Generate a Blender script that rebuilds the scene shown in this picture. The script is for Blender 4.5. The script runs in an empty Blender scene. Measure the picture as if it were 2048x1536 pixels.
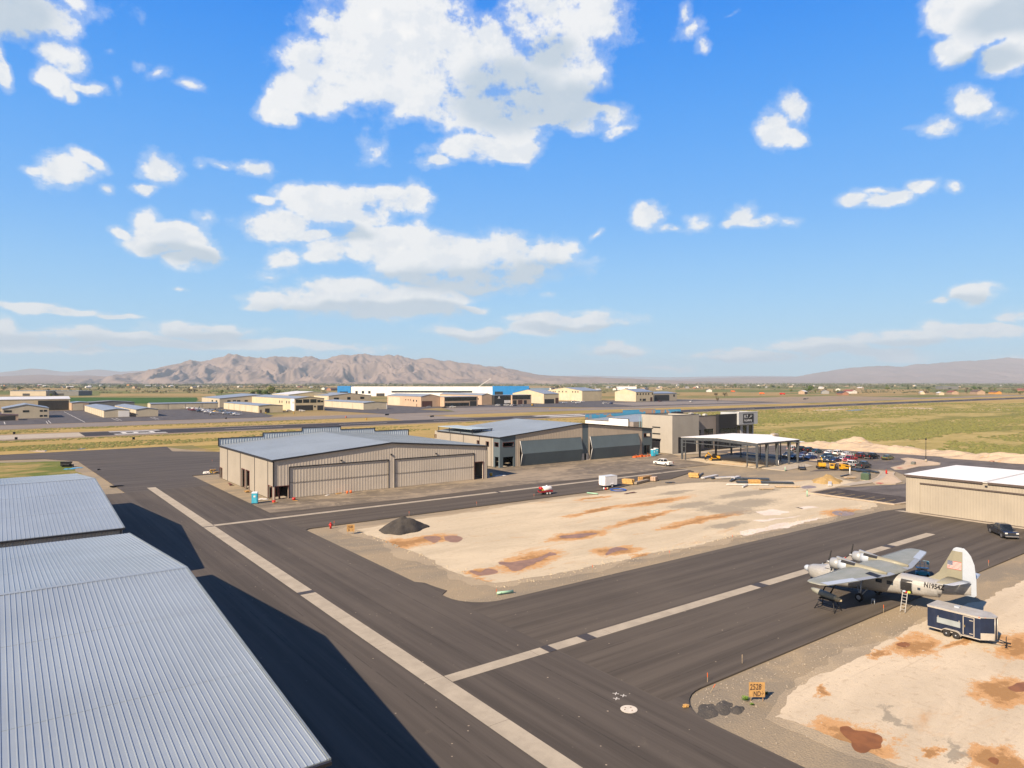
import bpy, bmesh, math, random
from mathutils import Vector, Matrix, noise as mnoise

random.seed(11)
R = math.radians
sc = bpy.context.scene
col = sc.collection

# ------------------------------------------------------------------ camera frame (X runs along the runway, Y across it)
F, CX, HY, H = 1381.0, 1024.0, 764.0, 24.0
c_, s_ = 0.5990, 0.8007


def at(px, py, z=0.0):
    """point of the photograph -> (x, y) on the level plane at height z"""
    D = (H - z) * F / (py - HY)
    l = (px - CX) / F * D
    return (D * c_ + l * s_, D * s_ - l * c_)


def azel(px, py):
    dx = (px - CX) / F
    dz = (HY - py) / F
    az = math.atan2(s_, c_) - math.atan(dx)
    el = math.atan2(dz, math.sqrt(1 + dx * dx))
    return az, el


# ------------------------------------------------------------------ mesh helper
class MB:
    def __init__(self):
        self.v = []
        self.f = []
        self.s = []

    def add(self, verts, faces, smooth=False):
        b = len(self.v)
        self.v += [tuple(p) for p in verts]
        self.f += [tuple(b + i for i in f) for f in faces]
        self.s += [smooth] * len(faces)
        return self

    def box(self, x0, x1, y0, y1, z0, z1):
        v = [(x0, y0, z0), (x1, y0, z0), (x1, y1, z0), (x0, y1, z0), (x0, y0, z1), (x1, y0, z1), (x1, y1, z1), (x0, y1, z1)]
        return self.add(v, [(0, 3, 2, 1), (4, 5, 6, 7), (0, 1, 5, 4), (1, 2, 6, 5), (2, 3, 7, 6), (3, 0, 4, 7)])

    def obox(self, c, d, rz=0.0, tilt=0.0, roll=0.0):
        M = Matrix.Translation(c) @ Matrix.Rotation(rz, 4, 'Z') @ Matrix.Rotation(tilt, 4, 'Y') @ Matrix.Rotation(roll, 4, 'X')
        x, y, z = d[0] / 2, d[1] / 2, d[2] / 2
        v = [M @ Vector(p) for p in [(-x, -y, -z), (x, -y, -z), (x, y, -z), (-x, y, -z), (-x, -y, z), (x, -y, z), (x, y, z), (-x, y, z)]]
        return self.add(v, [(0, 3, 2, 1), (4, 5, 6, 7), (0, 1, 5, 4), (1, 2, 6, 5), (2, 3, 7, 6), (3, 0, 4, 7)])

    def cyl(self, p0, p1, r0, r1=None, n=10, caps=True, smooth=True):
        r1 = r0 if r1 is None else r1
        p0, p1 = Vector(p0), Vector(p1)
        a = (p1 - p0).normalized()
        t = Vector((0, 0, 1)) if abs(a.z) < 0.9 else Vector((1, 0, 0))
        u = a.cross(t).normalized()
        w = a.cross(u)
        v = []
        for p, r in ((p0, r0), (p1, r1)):
            for i in range(n):
                g = 2 * math.pi * i / n
                v.append(p + u * (r * math.cos(g)) + w * (r * math.sin(g)))
        b = len(self.v)
        self.add(v, [(i, n + i, n + (i + 1) % n, (i + 1) % n) for i in range(n)], smooth)
        if caps:
            self.f += [tuple(b + i for i in range(n)), tuple(b + n + i for i in reversed(range(n)))]
            self.s += [False, False]
        return self

    def prism(self, pts, z0, z1, bottom=True):
        n = len(pts)
        a = sum(pts[i][0] * pts[(i + 1) % n][1] - pts[(i + 1) % n][0] * pts[i][1] for i in range(n))
        if a < 0:
            pts = pts[::-1]
        v = [(p[0], p[1], z0) for p in pts] + [(p[0], p[1], z1) for p in pts]
        f = [tuple(range(n, 2 * n))] + [(i, (i + 1) % n, n + (i + 1) % n, n + i) for i in range(n)]
        if bottom:
            f.append(tuple(reversed(range(n))))
        return self.add(v, f)

    def loft(self, rings, caps=True, smooth=True, closed=True):
        n = len(rings[0])
        v = [p for r in rings for p in r]
        f = []
        m = n if closed else n - 1
        for k in range(len(rings) - 1):
            for i in range(m):
                j = (i + 1) % n
                f.append((k * n + i, k * n + j, (k + 1) * n + j, (k + 1) * n + i))
        b = len(self.v)
        self.add(v, f, smooth)
        if caps:
            self.f += [tuple(b + i for i in reversed(range(n))), tuple(b + (len(rings) - 1) * n + i for i in range(n))]
            self.s += [False, False]
        return self

    def sphere(self, c, r, seg=10, rings=6, sq=(1, 1, 1), jit=0.0, rnd=None):
        v, f = [], []
        for i in range(rings + 1):
            t = math.pi * i / rings
            for j in range(seg):
                g = 2 * math.pi * j / seg
                k = r * (1 + (rnd.uniform(-jit, jit) if rnd else 0))
                v.append((c[0] + k * sq[0] * math.sin(t) * math.cos(g), c[1] + k * sq[1] * math.sin(t) * math.sin(g), c[2] + k * sq[2] * math.cos(t)))
        for i in range(rings):
            for j in range(seg):
                f.append((i * seg + j, (i + 1) * seg + j, (i + 1) * seg + (j + 1) % seg, i * seg + (j + 1) % seg))
        return self.add(v, f, True)

    def build(self, name, mat, parent=None, fix=False):
        me = bpy.data.meshes.new(name)
        me.from_pydata(self.v, [], self.f)
        for p, s in zip(me.polygons, self.s):
            p.use_smooth = s
        me.materials.append(mat)
        if fix:
            bm = bmesh.new()
            bm.from_mesh(me)
            bmesh.ops.remove_doubles(bm, verts=bm.verts, dist=0.0005)
            bmesh.ops.recalc_face_normals(bm, faces=bm.faces)
            bm.to_mesh(me)
            bm.free()
        me.update()
        o = bpy.data.objects.new(name, me)
        col.objects.link(o)
        if parent:
            o.parent = parent
        return o


def tag(o, label, cat, group=None):
    o['label'] = label
    o['category'] = cat
    if group:
        o['group'] = group
    return o


def thing(name, label, cat, loc=(0, 0, 0), rz=0.0, group=None):
    o = bpy.data.objects.new(name, None)
    o.empty_display_size = 0.5
    col.objects.link(o)
    o.location = loc
    o.rotation_euler = (0, 0, rz)
    return tag(o, label, cat, group)


def struct(o):
    o['kind'] = 'structure'
    return o


def stuff(o, label, cat):
    o['kind'] = 'stuff'
    return tag(o, label, cat)


def copy_tree(o, parent=None):
    k = o.copy()
    col.objects.link(k)
    if parent:
        k.parent = parent
    for ch in [x for x in o.children]:
        copy_tree(ch, k)
    return k


def text_mesh(txt, size, mat, name, parent=None, place=None, bold=0.0, align='LEFT'):
    cu = bpy.data.curves.new(name, 'FONT')
    cu.body = txt
    cu.size = size
    cu.offset = bold
    cu.align_x = align
    cu.resolution_u = 3
    tmp = bpy.data.objects.new('tmp', cu)
    col.objects.link(tmp)
    dg = bpy.context.evaluated_depsgraph_get()
    me = bpy.data.meshes.new_from_object(tmp.evaluated_get(dg))
    bpy.data.objects.remove(tmp)
    if place:
        bm = bmesh.new()
        bm.from_mesh(me)
        bmesh.ops.triangulate(bm, faces=bm.faces)
        for _ in range(2):
            bmesh.ops.subdivide_edges(bm, edges=[e for e in bm.edges if e.calc_length() > size * .12], cuts=1, use_grid_fill=False)
            bmesh.ops.triangulate(bm, faces=bm.faces)
        bm.to_mesh(me)
        bm.free()
        for v in me.vertices:
            v.co = place(v.co.x, v.co.y)
    me.materials.clear()
    me.materials.append(mat)
    me.name = name
    o = bpy.data.objects.new(name, me)
    col.objects.link(o)
    if parent:
        o.parent = parent
    return o


# ------------------------------------------------------------------ materials
def new_mat(name):
    m = bpy.data.materials.new(name)
    m.use_nodes = True
    nt = m.node_tree
    return m, nt, nt.nodes['Principled BSDF']


class NB:
    """tiny node builder"""
    def __init__(self, nt):
        self.nt = nt

    def n(self, t, **kw):
        nd = self.nt.nodes.new(t)
        for k, v in kw.items():
            setattr(nd, k, v)
        return nd

    def lk(self, a, b):
        self.nt.links.new(a, b)

    def pos(self):
        return self.n('ShaderNodeNewGeometry').outputs['Position']

    def scale(self, vec, sx, sy, sz=1.0, rot=0.0, off=(0, 0, 0)):
        m = self.n('ShaderNodeMapping')
        m.inputs['Scale'].default_value = (sx, sy, sz)
        m.inputs['Rotation'].default_value = (0, 0, rot)
        m.inputs['Location'].default_value = off
        self.lk(vec, m.inputs['Vector'])
        return m.outputs['Vector']

    def noise(self, vec, scale, detail=4, rough=0.55, dist=0.0):
        t = self.n('ShaderNodeTexNoise')
        t.inputs['Scale'].default_value = scale
        t.inputs['Detail'].default_value = detail
        t.inputs['Roughness'].default_value = rough
        t.inputs['Distortion'].default_value = dist
        self.lk(vec, t.inputs['Vector'])
        return t.outputs['Fac']

    def ramp(self, fac, lo, hi, a=0.0, b=1.0, smooth=True):
        t = self.n('ShaderNodeMapRange')
        t.interpolation_type = 'SMOOTHSTEP' if smooth else 'LINEAR'
        t.inputs['From Min'].default_value = lo
        t.inputs['From Max'].default_value = hi
        t.inputs['To Min'].default_value = a
        t.inputs['To Max'].default_value = b
        self.lk(fac, t.inputs['Value'])
        return t.outputs['Result']

    def mix(self, fac, a, b, mode='MIX'):
        t = self.n('ShaderNodeMix')
        t.data_type = 'RGBA'
        t.blend_type = mode
        for i, x in ((0, fac), (6, a), (7, b)):
            if isinstance(x, (int, float)):
                t.inputs[i].default_value = x
            elif isinstance(x, tuple):
                t.inputs[i].default_value = (*x, 1) if len(x) == 3 else x
            else:
                self.lk(x, t.inputs[i])
        return t.outputs[2]

    def math(self, op, a, b=0.0, clamp=False):
        t = self.n('ShaderNodeMath', operation=op)
        t.use_clamp = clamp
        for i, x in ((0, a), (1, b)):
            if isinstance(x, (int, float)):
                t.inputs[i].default_value = x
            else:
                self.lk(x, t.inputs[i])
        return t.outputs[0]

    def bump(self, h, strength, dist, bs):
        t = self.n('ShaderNodeBump')
        t.inputs['Strength'].default_value = strength
        t.inputs['Distance'].default_value = dist
        self.lk(h, t.inputs['Height'])
        self.lk(t.outputs['Normal'], bs.inputs['Normal'])


def srgb(r, g, b):
    f = lambda x: (x / 255 / 12.92) if x / 255 <= 0.04045 else ((x / 255 + 0.055) / 1.055) ** 2.4
    return (f(r), f(g), f(b))


def mul(cx, k):
    return tuple(min(1, x * k) for x in cx)


_mc = {}


def pm(name, colr, rough=0.6, var=0.12, scale=1.5, metal=0.0, spec=0.5, coat=0.0, grime=0.0):
    """paint / plain surface with uneven tone and a bit of dirt"""
    if name in _mc:
        return _mc[name]
    m, nt, bs = new_mat(name)
    b = NB(nt)
    tc = b.n('ShaderNodeTexCoord').outputs['Object']
    n1 = b.noise(tc, scale, 5, 0.6)
    n2 = b.noise(b.scale(tc, 1, 1, 0.15), scale * 3.1, 4, 0.6)
    cc = b.mix(b.ramp(n1, 0.3, 0.7), mul(colr, 1 - var), mul(colr, 1 + var))
    if grime:
        cc = b.mix(b.ramp(n2, 0.5, 0.75, 0, grime), cc, mul((0.22, 0.18, 0.13), 1))
    b.lk(cc, bs.inputs['Base Color'])
    b.lk(b.ramp(n2, 0.2, 0.8, max(0.03, rough - 0.08), min(1, rough + 0.08)), bs.inputs['Roughness'])
    bs.inputs['Metallic'].default_value = metal
    bs.inputs['Specular IOR Level'].default_value = spec
    bs.inputs['Coat Weight'].default_value = coat
    _mc[name] = m
    return m


def wallmat(name, colr, rib=0.0, axis='H', var=0.06, rough=0.55):
    """painted sheet-metal cladding; fine rib profile as bump, runs and dust"""
    if name in _mc:
        return _mc[name]
    m, nt, bs = new_mat(name)
    b = NB(nt)
    p = b.pos()
    n1 = b.noise(p, 0.18, 4, 0.6)
    n2 = b.noise(b.scale(p, 1.6, 1.6, 0.12), 1.0, 5, 0.65)
    cc = b.mix(b.ramp(n1, 0.3, 0.7), mul(colr, 1 - var), mul(colr, 1 + var))
    cc = b.mix(b.ramp(n2, 0.45, 0.8, 0, 0.28), cc, mul(colr, 0.72))
    b.lk(cc, bs.inputs['Base Color'])
    bs.inputs['Roughness'].default_value = rough
    bs.inputs['Specular IOR Level'].default_value = 0.3
    if rib:
        w = b.n('ShaderNodeTexWave')
        w.wave_type = 'BANDS'
        w.bands_direction = 'Z' if axis == 'V' else 'DIAGONAL'
        w.inputs['Scale'].default_value = rib
        b.lk(p if axis == 'V' else b.scale(p, 1, 1, 0.0), w.inputs['Vector'])
        b.bump(w.outputs['Fac'], 0.5, 0.03, bs)
    _mc[name] = m
    return m


def glassmat(name='window_glass', colr=(0.012, 0.016, 0.02), rough=0.06):
    if name in _mc:
        return _mc[name]
    m, nt, bs = new_mat(name)
    b = NB(nt)
    n1 = b.noise(b.pos(), 0.9, 2, 0.5)
    b.lk(b.mix(b.ramp(n1, 0.35, 0.7), colr, mul(colr, 2.6)), bs.inputs['Base Color'])
    bs.inputs['Roughness'].default_value = rough
    bs.inputs['Specular IOR Level'].default_value = 0.6
    _mc[name] = m
    return m
# ------------------------------------------------------------------ camera, sun, sky
cam = bpy.data.cameras.new('camera')
cam.sensor_width = 36.0
cam.lens = F / 2048.0 * 36.0
cam.clip_start = 0.1
cam.clip_end = 120000.0
camo = bpy.data.objects.new('camera', cam)
col.objects.link(camo)
camo.location = (0, 0, H)
camo.rotation_euler = (R(90) - math.atan(4.0 / F), 0, math.atan2(s_, c_) - R(90))
sc.camera = camo

SUN_DIR = Vector((-1.37, -0.33, 1.0)).normalized()      # towards the sun
SUN_EL = math.asin(SUN_DIR.z)
sl = bpy.data.lights.new('sun', 'SUN')
sl.energy = 5.0
sl.angle = R(0.53)
sl.color = (1.0, 0.82, 0.62)
so = bpy.data.objects.new('sun', sl)
col.objects.link(so)
so.rotation_euler = (-SUN_DIR).to_track_quat('-Z', 'Y').to_euler()
so.location = (-40, -10, 60)

sc.view_settings.view_transform = 'Standard'
sc.view_settings.look = 'None'
sc.view_settings.exposure = 0.9
sc.view_settings.gamma = 1.0
sc.view_settings.use_curve_mapping = False
sc.cycles.volume_bounces = 0
sc.cycles.max_bounces = 6
sc.cycles.diffuse_bounces = 3

w = bpy.data.worlds.new('World')
sc.world = w
w.use_nodes = True
nt = w.node_tree
bg = nt.nodes['Background']
b = NB(nt)
sky = b.n('ShaderNodeTexSky')
sky.sky_type = 'NISHITA'
sky.sun_disc = False
sky.sun_elevation = SUN_EL
sky.sun_rotation = math.atan2(SUN_DIR.x, SUN_DIR.y)
sky.air_density = 1.0
sky.dust_density = 0.35
sky.ozone_density = 2.2
EXPO = 0.9
SKY_STRENGTH = 0.10
bg.inputs['Strength'].default_value = SKY_STRENGTH
K = 1.0 / (SKY_STRENGTH * 2 ** EXPO)

geo = b.n('ShaderNodeNewGeometry').outputs['Incoming']
nrm = b.n('ShaderNodeVectorMath', operation='SCALE')
nrm.inputs['Scale'].default_value = -1.0
b.lk(geo, nrm.inputs[0])
d = nrm.outputs[0]
sep = b.n('ShaderNodeSeparateXYZ')
b.lk(d, sep.inputs[0])
el = b.math('ARCSINE', sep.outputs['Z'])
az = b.math('ARCTAN2', sep.outputs['Y'], sep.outputs['X'])
cmb = b.n('ShaderNodeCombineXYZ')
b.lk(az, cmb.inputs[0])
b.lk(el, cmb.inputs[1])
ae = cmb.outputs[0]
# cloud turbulence lives on the sky sphere; it flattens towards the horizon
flat = b.math('ADD', el, b.math('MULTIPLY', b.math('LOGARITHM', b.math('ADD', 1.0, b.math('DIVIDE', b.math('ABSOLUTE', el), 0.06)), math.e), 0.10))
cm2 = b.n('ShaderNodeCombineXYZ')
b.lk(az, cm2.inputs[0])
b.lk(flat, cm2.inputs[1])
fl = cm2.outputs[0]


def cnoise(vec, sc_, det, ro, off=(0, 0, 0)):
    t = b.n('ShaderNodeTexNoise')
    t.inputs['Scale'].default_value = sc_
    t.inputs['Detail'].default_value = det
    t.inputs['Roughness'].default_value = ro
    b.lk(b.scale(vec, 1, 1, 1, 0, off), t.inputs['Vector'])
    return t


wn = cnoise(fl, 9.0, 3, 0.55)
wv = b.n('ShaderNodeVectorMath', operation='SUBTRACT')
b.lk(wn.outputs['Color'], wv.inputs[0])
wv.inputs[1].default_value = (0.5, 0.5, 0.5)
ws = b.n('ShaderNodeVectorMath', operation='MULTIPLY')
b.lk(wv.outputs[0], ws.inputs[0])
ws.inputs[1].default_value = (0.055, 0.045, 0)
wa = b.n('ShaderNodeVectorMath', operation='ADD')
b.lk(ae, wa.inputs[0])
b.lk(ws.outputs[0], wa.inputs[1])
warped = wa.outputs[0]


def blob(vec, px, py, rx, ry, rot=0.0, gain=1.0):
    a0, e0 = azel(px, py)
    dx = (px - CX) / F
    kx = 1.0 / (1 + dx * dx)
    ke = 1.0 / math.sqrt(1 + dx * dx) * math.cos(e0) ** 2
    mp = b.n('ShaderNodeMapping')
    mp.vector_type = 'TEXTURE'
    mp.inputs['Location'].default_value = (a0, e0, 0)
    mp.inputs['Rotation'].default_value = (0, 0, R(rot))
    mp.inputs['Scale'].default_value = (rx / F * kx, ry / F * ke, 1)
    b.lk(vec, mp.inputs['Vector'])
    ln = b.n('ShaderNodeVectorMath', operation='LENGTH')
    b.lk(mp.outputs[0], ln.inputs[0])
    g = gain * min(1.0, max(0.5, 0.42 + max(rx, ry) / 170.0))
    return b.math('MULTIPLY', b.math('SUBTRACT', 1.0, ln.outputs['Value']), g)


def field(vec, lst):
    acc = None
    for q in lst:
        vin = vec
        if acc is not None:                                # keeps the nodes in sequence (small shader stack)
            ma = b.n('ShaderNodeVectorMath', operation='MULTIPLY_ADD')
            b.lk(acc, ma.inputs[0])
            ma.inputs[1].default_value = (1e-7, 1e-7, 1e-7)
            b.lk(vec, ma.inputs[2])
            vin = ma.outputs[0]
        x = blob(vin, *q)
        if acc is None:
            acc = x
        else:
            t = b.n('ShaderNodeMath', operation='SMOOTH_MAX')
            b.lk(acc, t.inputs[0])
            b.lk(x, t.inputs[1])
            t.inputs[2].default_value = 0.15
            acc = t.outputs[0]
    return acc


CLOUDS = [
    # big cloud top centre
    (800, 70, 200, 110), (700, 150, 150, 95), (615, 195, 95, 55), (555, 225, 50, 40), (860, 170, 170, 95), (975, 120, 100, 90),
    (920, 215, 130, 45), (790, -10, 170, 80), (1120, 30, 130, 100), (1140, 140, 95, 85), (1090, 212, 120, 38), (1195, 232, 85, 34),
    (1230, 258, 45, 22), (640, 55, 75, 32, 0, .62), (1015, 250, 90, 36, 0, .7), (970, 298, 130, 38), (1050, 292, 55, 38), (880, 325, 50, 20),
    (570, 250, 40, 20), (1210, 60, 60, 60, 0, .55), (1040, 60, 50, 60, 0, .6),
    # top left
    (40, 30, 120, 75, 0, .75), (140, 10, 60, 25, 0, .5), (0, 135, 24, 60), (132, 122, 60, 34), (118, 160, 55, 32), (175, 168, 42, 16), (150, 185, 22, 18),
    (290, 130, 22, 14, 0, .55), (325, 147, 30, 13, -20, .6), (385, 170, 28, 8, 0, .5), (232, 105, 14, 9, 0, .5), (235, 167, 12, 12, 0, .5), (290, 50, 26, 15, 30, .4),
    # left middle
    (130, 345, 60, 42), (175, 318, 42, 24, 25), (82, 345, 32, 16), (215, 383, 26, 14), (335, 345, 50, 40), (300, 378, 40, 15), (508, 337, 38, 22), (408, 330, 12, 10, 0, .5),
    (443, 327, 15, 8, 0, .45), (750, 300, 34, 30, 0, .45), (745, 303, 30, 8, 10, .5),
    # mid-left cloud
    (295, 440, 38, 34), (345, 480, 105, 34), (300, 495, 75, 24), (410, 505, 60, 26), (245, 470, 36, 14), (400, 440, 30, 18, 0, .6), (360, 520, 50, 18),
    # broken bank above the long one
    (600, 395, 70, 30), (545, 450, 95, 34), (690, 420, 130, 48), (640, 390, 70, 36), (780, 400, 90, 38), (820, 380, 40, 34), (520, 402, 35, 16), (620, 468, 70, 12), (740, 440, 60, 20), (760, 500, 120, 40),
    (578, 507, 42, 28), (555, 548, 36, 12, 0, .5),
    # long grey-based cloud
    (690, 492, 100, 32), (800, 480, 130, 42), (880, 515, 190, 60), (990, 525, 190, 58), (1100, 505, 70, 42), (640, 502, 50, 18), (930, 560, 150, 30),
    # flat cloud under it
    (590, 600, 120, 24), (700, 592, 180, 38), (760, 615, 190, 28), (860, 592, 110, 28), (945, 613, 40, 9), (520, 612, 60, 10),
    (935, 664, 110, 18), (1060, 658, 80, 18), (1150, 640, 170, 20), (1230, 694, 75, 20), (1100, 593, 18, 9, 0, .5),
    # low left bands
    (80, 620, 160, 13, -1), (220, 628, 60, 8), (110, 672, 180, 22), (260, 680, 100, 18), (400, 662, 150, 24, 2), (520, 690, 220, 16, 0, .8), (100, 700, 220, 12, 0, .7), (0, 655, 40, 22), (60, 685, 200, 18), (330, 690, 160, 14),
    (640, 695, 200, 10, 0, .6), (360, 578, 20, 6, 0, .6),
    # right side
    (1303, 440, 40, 30), (1338, 462, 34, 11), (1395, 452, 32, 20, 0, .6), (1500, 437, 42, 28), (1530, 447, 42, 16), (1470, 450, 32, 12), (1578, 452, 26, 12, 0, .55), (1203, 472, 22, 8, -30, .55),
    (1705, 400, 40, 20), (1780, 400, 55, 18), (1835, 383, 50, 20), (1910, 379, 26, 14), (1768, 385, 40, 10, 10, .6),
    (1595, 215, 50, 34, 35), (1560, 260, 50, 46), (1590, 272, 40, 28), (1925, 212, 62, 40, 25), (1870, 258, 56, 30, 10), (1985, 232, 45, 28, 0, .5),
    (1990, 40, 110, 70), (1915, 20, 90, 50), (1925, 95, 60, 48), (2010, 120, 70, 40), (2060, 60, 60, 90), (1375, 22, 18, 40, 0, .7), (1385, 55, 36, 30, 0, .8), (1402, 90, 18, 26, 0, .75), (1460, 32, 22, 7, -12, .5),
    (1940, 592, 70, 22), (1880, 608, 34, 9), (2035, 634, 36, 22),
    (1490, 712, 150, 17, 4), (1640, 696, 140, 22, 3), (1790, 682, 140, 22, 3), (1950, 668, 150, 20, 3), (1760, 712, 100, 14, 0, .7), (1330, 740, 80, 9, 0, .6), (2040, 710, 60, 8, 0, .7),
]
SHADE = [
    (960, 560, 230, 44), (1090, 545, 110, 40), (840, 555, 120, 26), (720, 625, 260, 24), (860, 622, 140, 26), (1010, 190, 150, 90), (1130, 205, 150, 60), (1100, 110, 70, 50),
    (400, 515, 90, 26), (340, 505, 80, 26), (110, 685, 200, 22), (420, 678, 150, 20), (250, 692, 240, 16), (1160, 654, 170, 14), (950, 676, 110, 12), (1230, 704, 70, 12),
    (1650, 712, 200, 20), (1850, 695, 200, 18), (1500, 722, 160, 12), (2020, 30, 110, 60), (1960, 130, 120, 30), (20, 40, 140, 90), (700, 470, 60, 20), (1945, 602, 70, 12),
]
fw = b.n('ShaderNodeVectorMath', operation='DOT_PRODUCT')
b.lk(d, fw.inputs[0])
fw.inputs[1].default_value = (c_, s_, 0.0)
cover = b.ramp(fw.outputs['Value'], 0.10, 0.62, 1.0, 0.0)  # mask of the unseen part of the sky, dimmed for less ambient light
base = field(warped, CLOUDS)
f1 = cnoise(fl, 14.0, 10, 0.68, (3.1, 1.7, 0)).outputs['Fac']
f2 = cnoise(fl, 14.0, 5, 0.68, (3.122, 1.718, 0)).outputs['Fac']        # same turbulence a step towards the sun
vp = b.n('ShaderNodeTexVoronoi')
vp.feature = 'SMOOTH_F1'
vp.inputs['Scale'].default_value = 20.0
vp.inputs['Smoothness'].default_value = 0.35
vp.inputs['Detail'].default_value = 2.0
vp.inputs['Roughness'].default_value = 0.5
vd = b.n('ShaderNodeVectorMath', operation='ADD')
b.lk(fl, vd.inputs[0])
b.lk(ws.outputs[0], vd.inputs[1])
b.lk(vd.outputs[0], vp.inputs['Vector'])
puff = b.math('MULTIPLY', b.math('SUBTRACT', 0.42, vp.outputs['Distance']), 0.45)
dens = b.math('ADD', b.math('ADD', b.math('MINIMUM', b.math('ADD', b.math('MULTIPLY', base, 2.1), 0.10), 1.0), puff), b.math('MULTIPLY', b.math('SUBTRACT', f1, 0.50), 3.2))
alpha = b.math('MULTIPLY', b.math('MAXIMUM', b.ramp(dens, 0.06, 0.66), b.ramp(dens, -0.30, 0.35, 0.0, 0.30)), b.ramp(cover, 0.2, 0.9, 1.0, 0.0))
relief = b.math('MULTIPLY', b.math('ADD', b.ramp(b.math('SUBTRACT', f2, f1), -0.06, 0.07), b.ramp(vp.outputs['Distance'], 0.25, 0.65)), 0.62)
under = b.ramp(b.math('ADD', field(warped, SHADE), b.math('MULTIPLY', b.math('SUBTRACT', f1, 0.5), 0.5)), 0.0, 0.55)
thick = b.ramp(dens, 0.15, 1.0)
cw = b.mix(b.math('MULTIPLY', relief, 0.42), (1.02 * K, 1.0 * K, 0.97 * K), (0.66 * K, 0.73 * K, 0.82 * K))
cw = b.mix(b.math('MULTIPLY', under, 0.78), cw, (0.50 * K, 0.60 * K, 0.70 * K))
cw = b.mix(b.ramp(el, 0.0, 0.16, 0.35, 0.0), cw, (0.62 * K, 0.70 * K, 0.78 * K))
hsv = b.n('ShaderNodeHueSaturation')
hsv.inputs['Saturation'].default_value = 1.25
hsv.inputs['Value'].default_value = 1.0
b.lk(sky.outputs['Color'], hsv.inputs['Color'])
cr = b.n('ShaderNodeValToRGB')
cr.color_ramp.interpolation = 'B_SPLINE'
stops = [(0.0, (190, 226, 240)), (0.07, (172, 217, 244)), (0.2, (152, 207, 250)), (0.36, (112, 182, 252)), (0.6, (74, 162, 250)), (0.85, (6, 134, 243)), (1.0, (2, 122, 236))]
while len(cr.color_ramp.elements) < len(stops):
    cr.color_ramp.elements.new(0.5)
for e_, (p_, c3) in zip(cr.color_ramp.elements, stops):
    e_.position = p_
    e_.color = (*mul(srgb(*c3), 1.0), 1)
b.lk(b.ramp(el, 0.0, 0.62, 0, 1, False), cr.inputs['Fac'])
csc = b.n('ShaderNodeVectorMath', operation='SCALE')
csc.inputs['Scale'].default_value = K
b.lk(cr.outputs['Color'], csc.inputs[0])
skyc = b.mix(0.95, hsv.outputs['Color'], csc.outputs[0])
# sky out of view overhead and behind, darkened to lower the ambient light
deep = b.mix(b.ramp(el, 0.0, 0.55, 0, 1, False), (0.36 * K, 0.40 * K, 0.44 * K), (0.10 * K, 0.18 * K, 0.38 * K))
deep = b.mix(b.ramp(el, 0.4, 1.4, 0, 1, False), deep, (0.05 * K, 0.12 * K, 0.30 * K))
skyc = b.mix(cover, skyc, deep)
final = b.mix(b.math('MULTIPLY', alpha, 0.97), skyc, cw)
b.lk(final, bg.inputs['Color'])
w.cycles.sampling_method = 'MANUAL'
w.cycles.sample_map_resolution = 256
# ------------------------------------------------------------------ ground, fields, pavements
def ground_mat(name, tan, tan2, green, gfrac=(0.48, 0.6), scl=0.02, stretch=0.35, fine=0.9, dirt=None, bump=0.25):
    m, nt, bs = new_mat(name)
    b = NB(nt)
    p = b.pos()
    ps = b.scale(p, stretch, 1, 1)
    n1 = b.noise(ps, scl, 6, 0.62, 0.6)
    n2 = b.noise(b.scale(p, stretch * 1.2, 1, 1, 0, (40, 9, 0)), scl * 3.4, 6, 0.62, 0.5)
    n3 = b.noise(p, fine, 6, 0.7)
    n4 = b.noise(b.scale(p, stretch, 1, 1, 0, (7, 77, 0)), scl * 9, 4, 0.6)
    cc = b.mix(b.ramp(n2, 0.35, 0.65), tan, tan2)
    cc = b.mix(b.ramp(n1, gfrac[0], gfrac[1]), cc, green)
    cc = b.mix(b.ramp(n4, 0.55, 0.7, 0, 0.55), cc, mul(green, 0.8))
    if dirt:
        cc = b.mix(b.ramp(n2, 0.62, 0.74, 0, 0.8), cc, dirt)
    cc = b.mix(b.ramp(n3, 0.3, 0.75, 0.0, 0.55), cc, b.mix(0.5, cc, mul(green, 0.45)))
    b.lk(cc, bs.inputs['Base Color'])
    bs.inputs['Roughness'].default_value = 0.95
    bs.inputs['Specular IOR Level'].default_value = 0.1
    b.bump(b.math('ADD', n3, b.math('MULTIPLY', n4, 2.0)), bump, 0.3, bs)
    return m


def sheet(name, pts, z, mat, jit=0.0, step=4.0, seed=1, skirt=None):
    """flat polygon lying in the ground with an uneven edge; skirt = depth of its side face"""
    rnd = random.Random(seed)
    out = []
    n = len(pts)
    for i in range(n):
        a, q = Vector(pts[i][:2]), Vector(pts[(i + 1) % n][:2])
        L = (q - a).length
        k = max(1, int(L / step)) if jit else 1
        nrm_ = Vector((-(q - a).y, (q - a).x)).normalized() if L > 0 else Vector((0, 0))
        for j in range(k):
            t = j / k
            pt = a.lerp(q, t)
            if jit:
                o = mnoise.noise(Vector((pt.x * 2.1, pt.y * 2.1, seed + 9.1))) * jit * 0.22 + mnoise.noise(Vector((pt.x * 0.11 + seed * 7.3, pt.y * 0.11, seed))) * jit * 1.3 + mnoise.noise(Vector((pt.x * 0.6, pt.y * 0.6, seed + 3.3))) * jit * 0.5
                pt = pt + nrm_ * o
            out.append((pt.x, pt.y))
    mb = MB()
    if skirt:
        mb.prism(out, z - skirt, z, bottom=False)
    else:
        mb.prism(out, z - 0.001, z, bottom=False)
        mb.f = mb.f[:1]
        mb.s = mb.s[:1]
    me_o = mb.build(name, mat)
    bm = bmesh.new()
    bm.from_mesh(me_o.data)
    bmesh.ops.triangulate(bm, faces=[f for f in bm.faces if len(f.verts) > 4])
    bm.to_mesh(me_o.data)
    bm.free()
    return struct(me_o)


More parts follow.
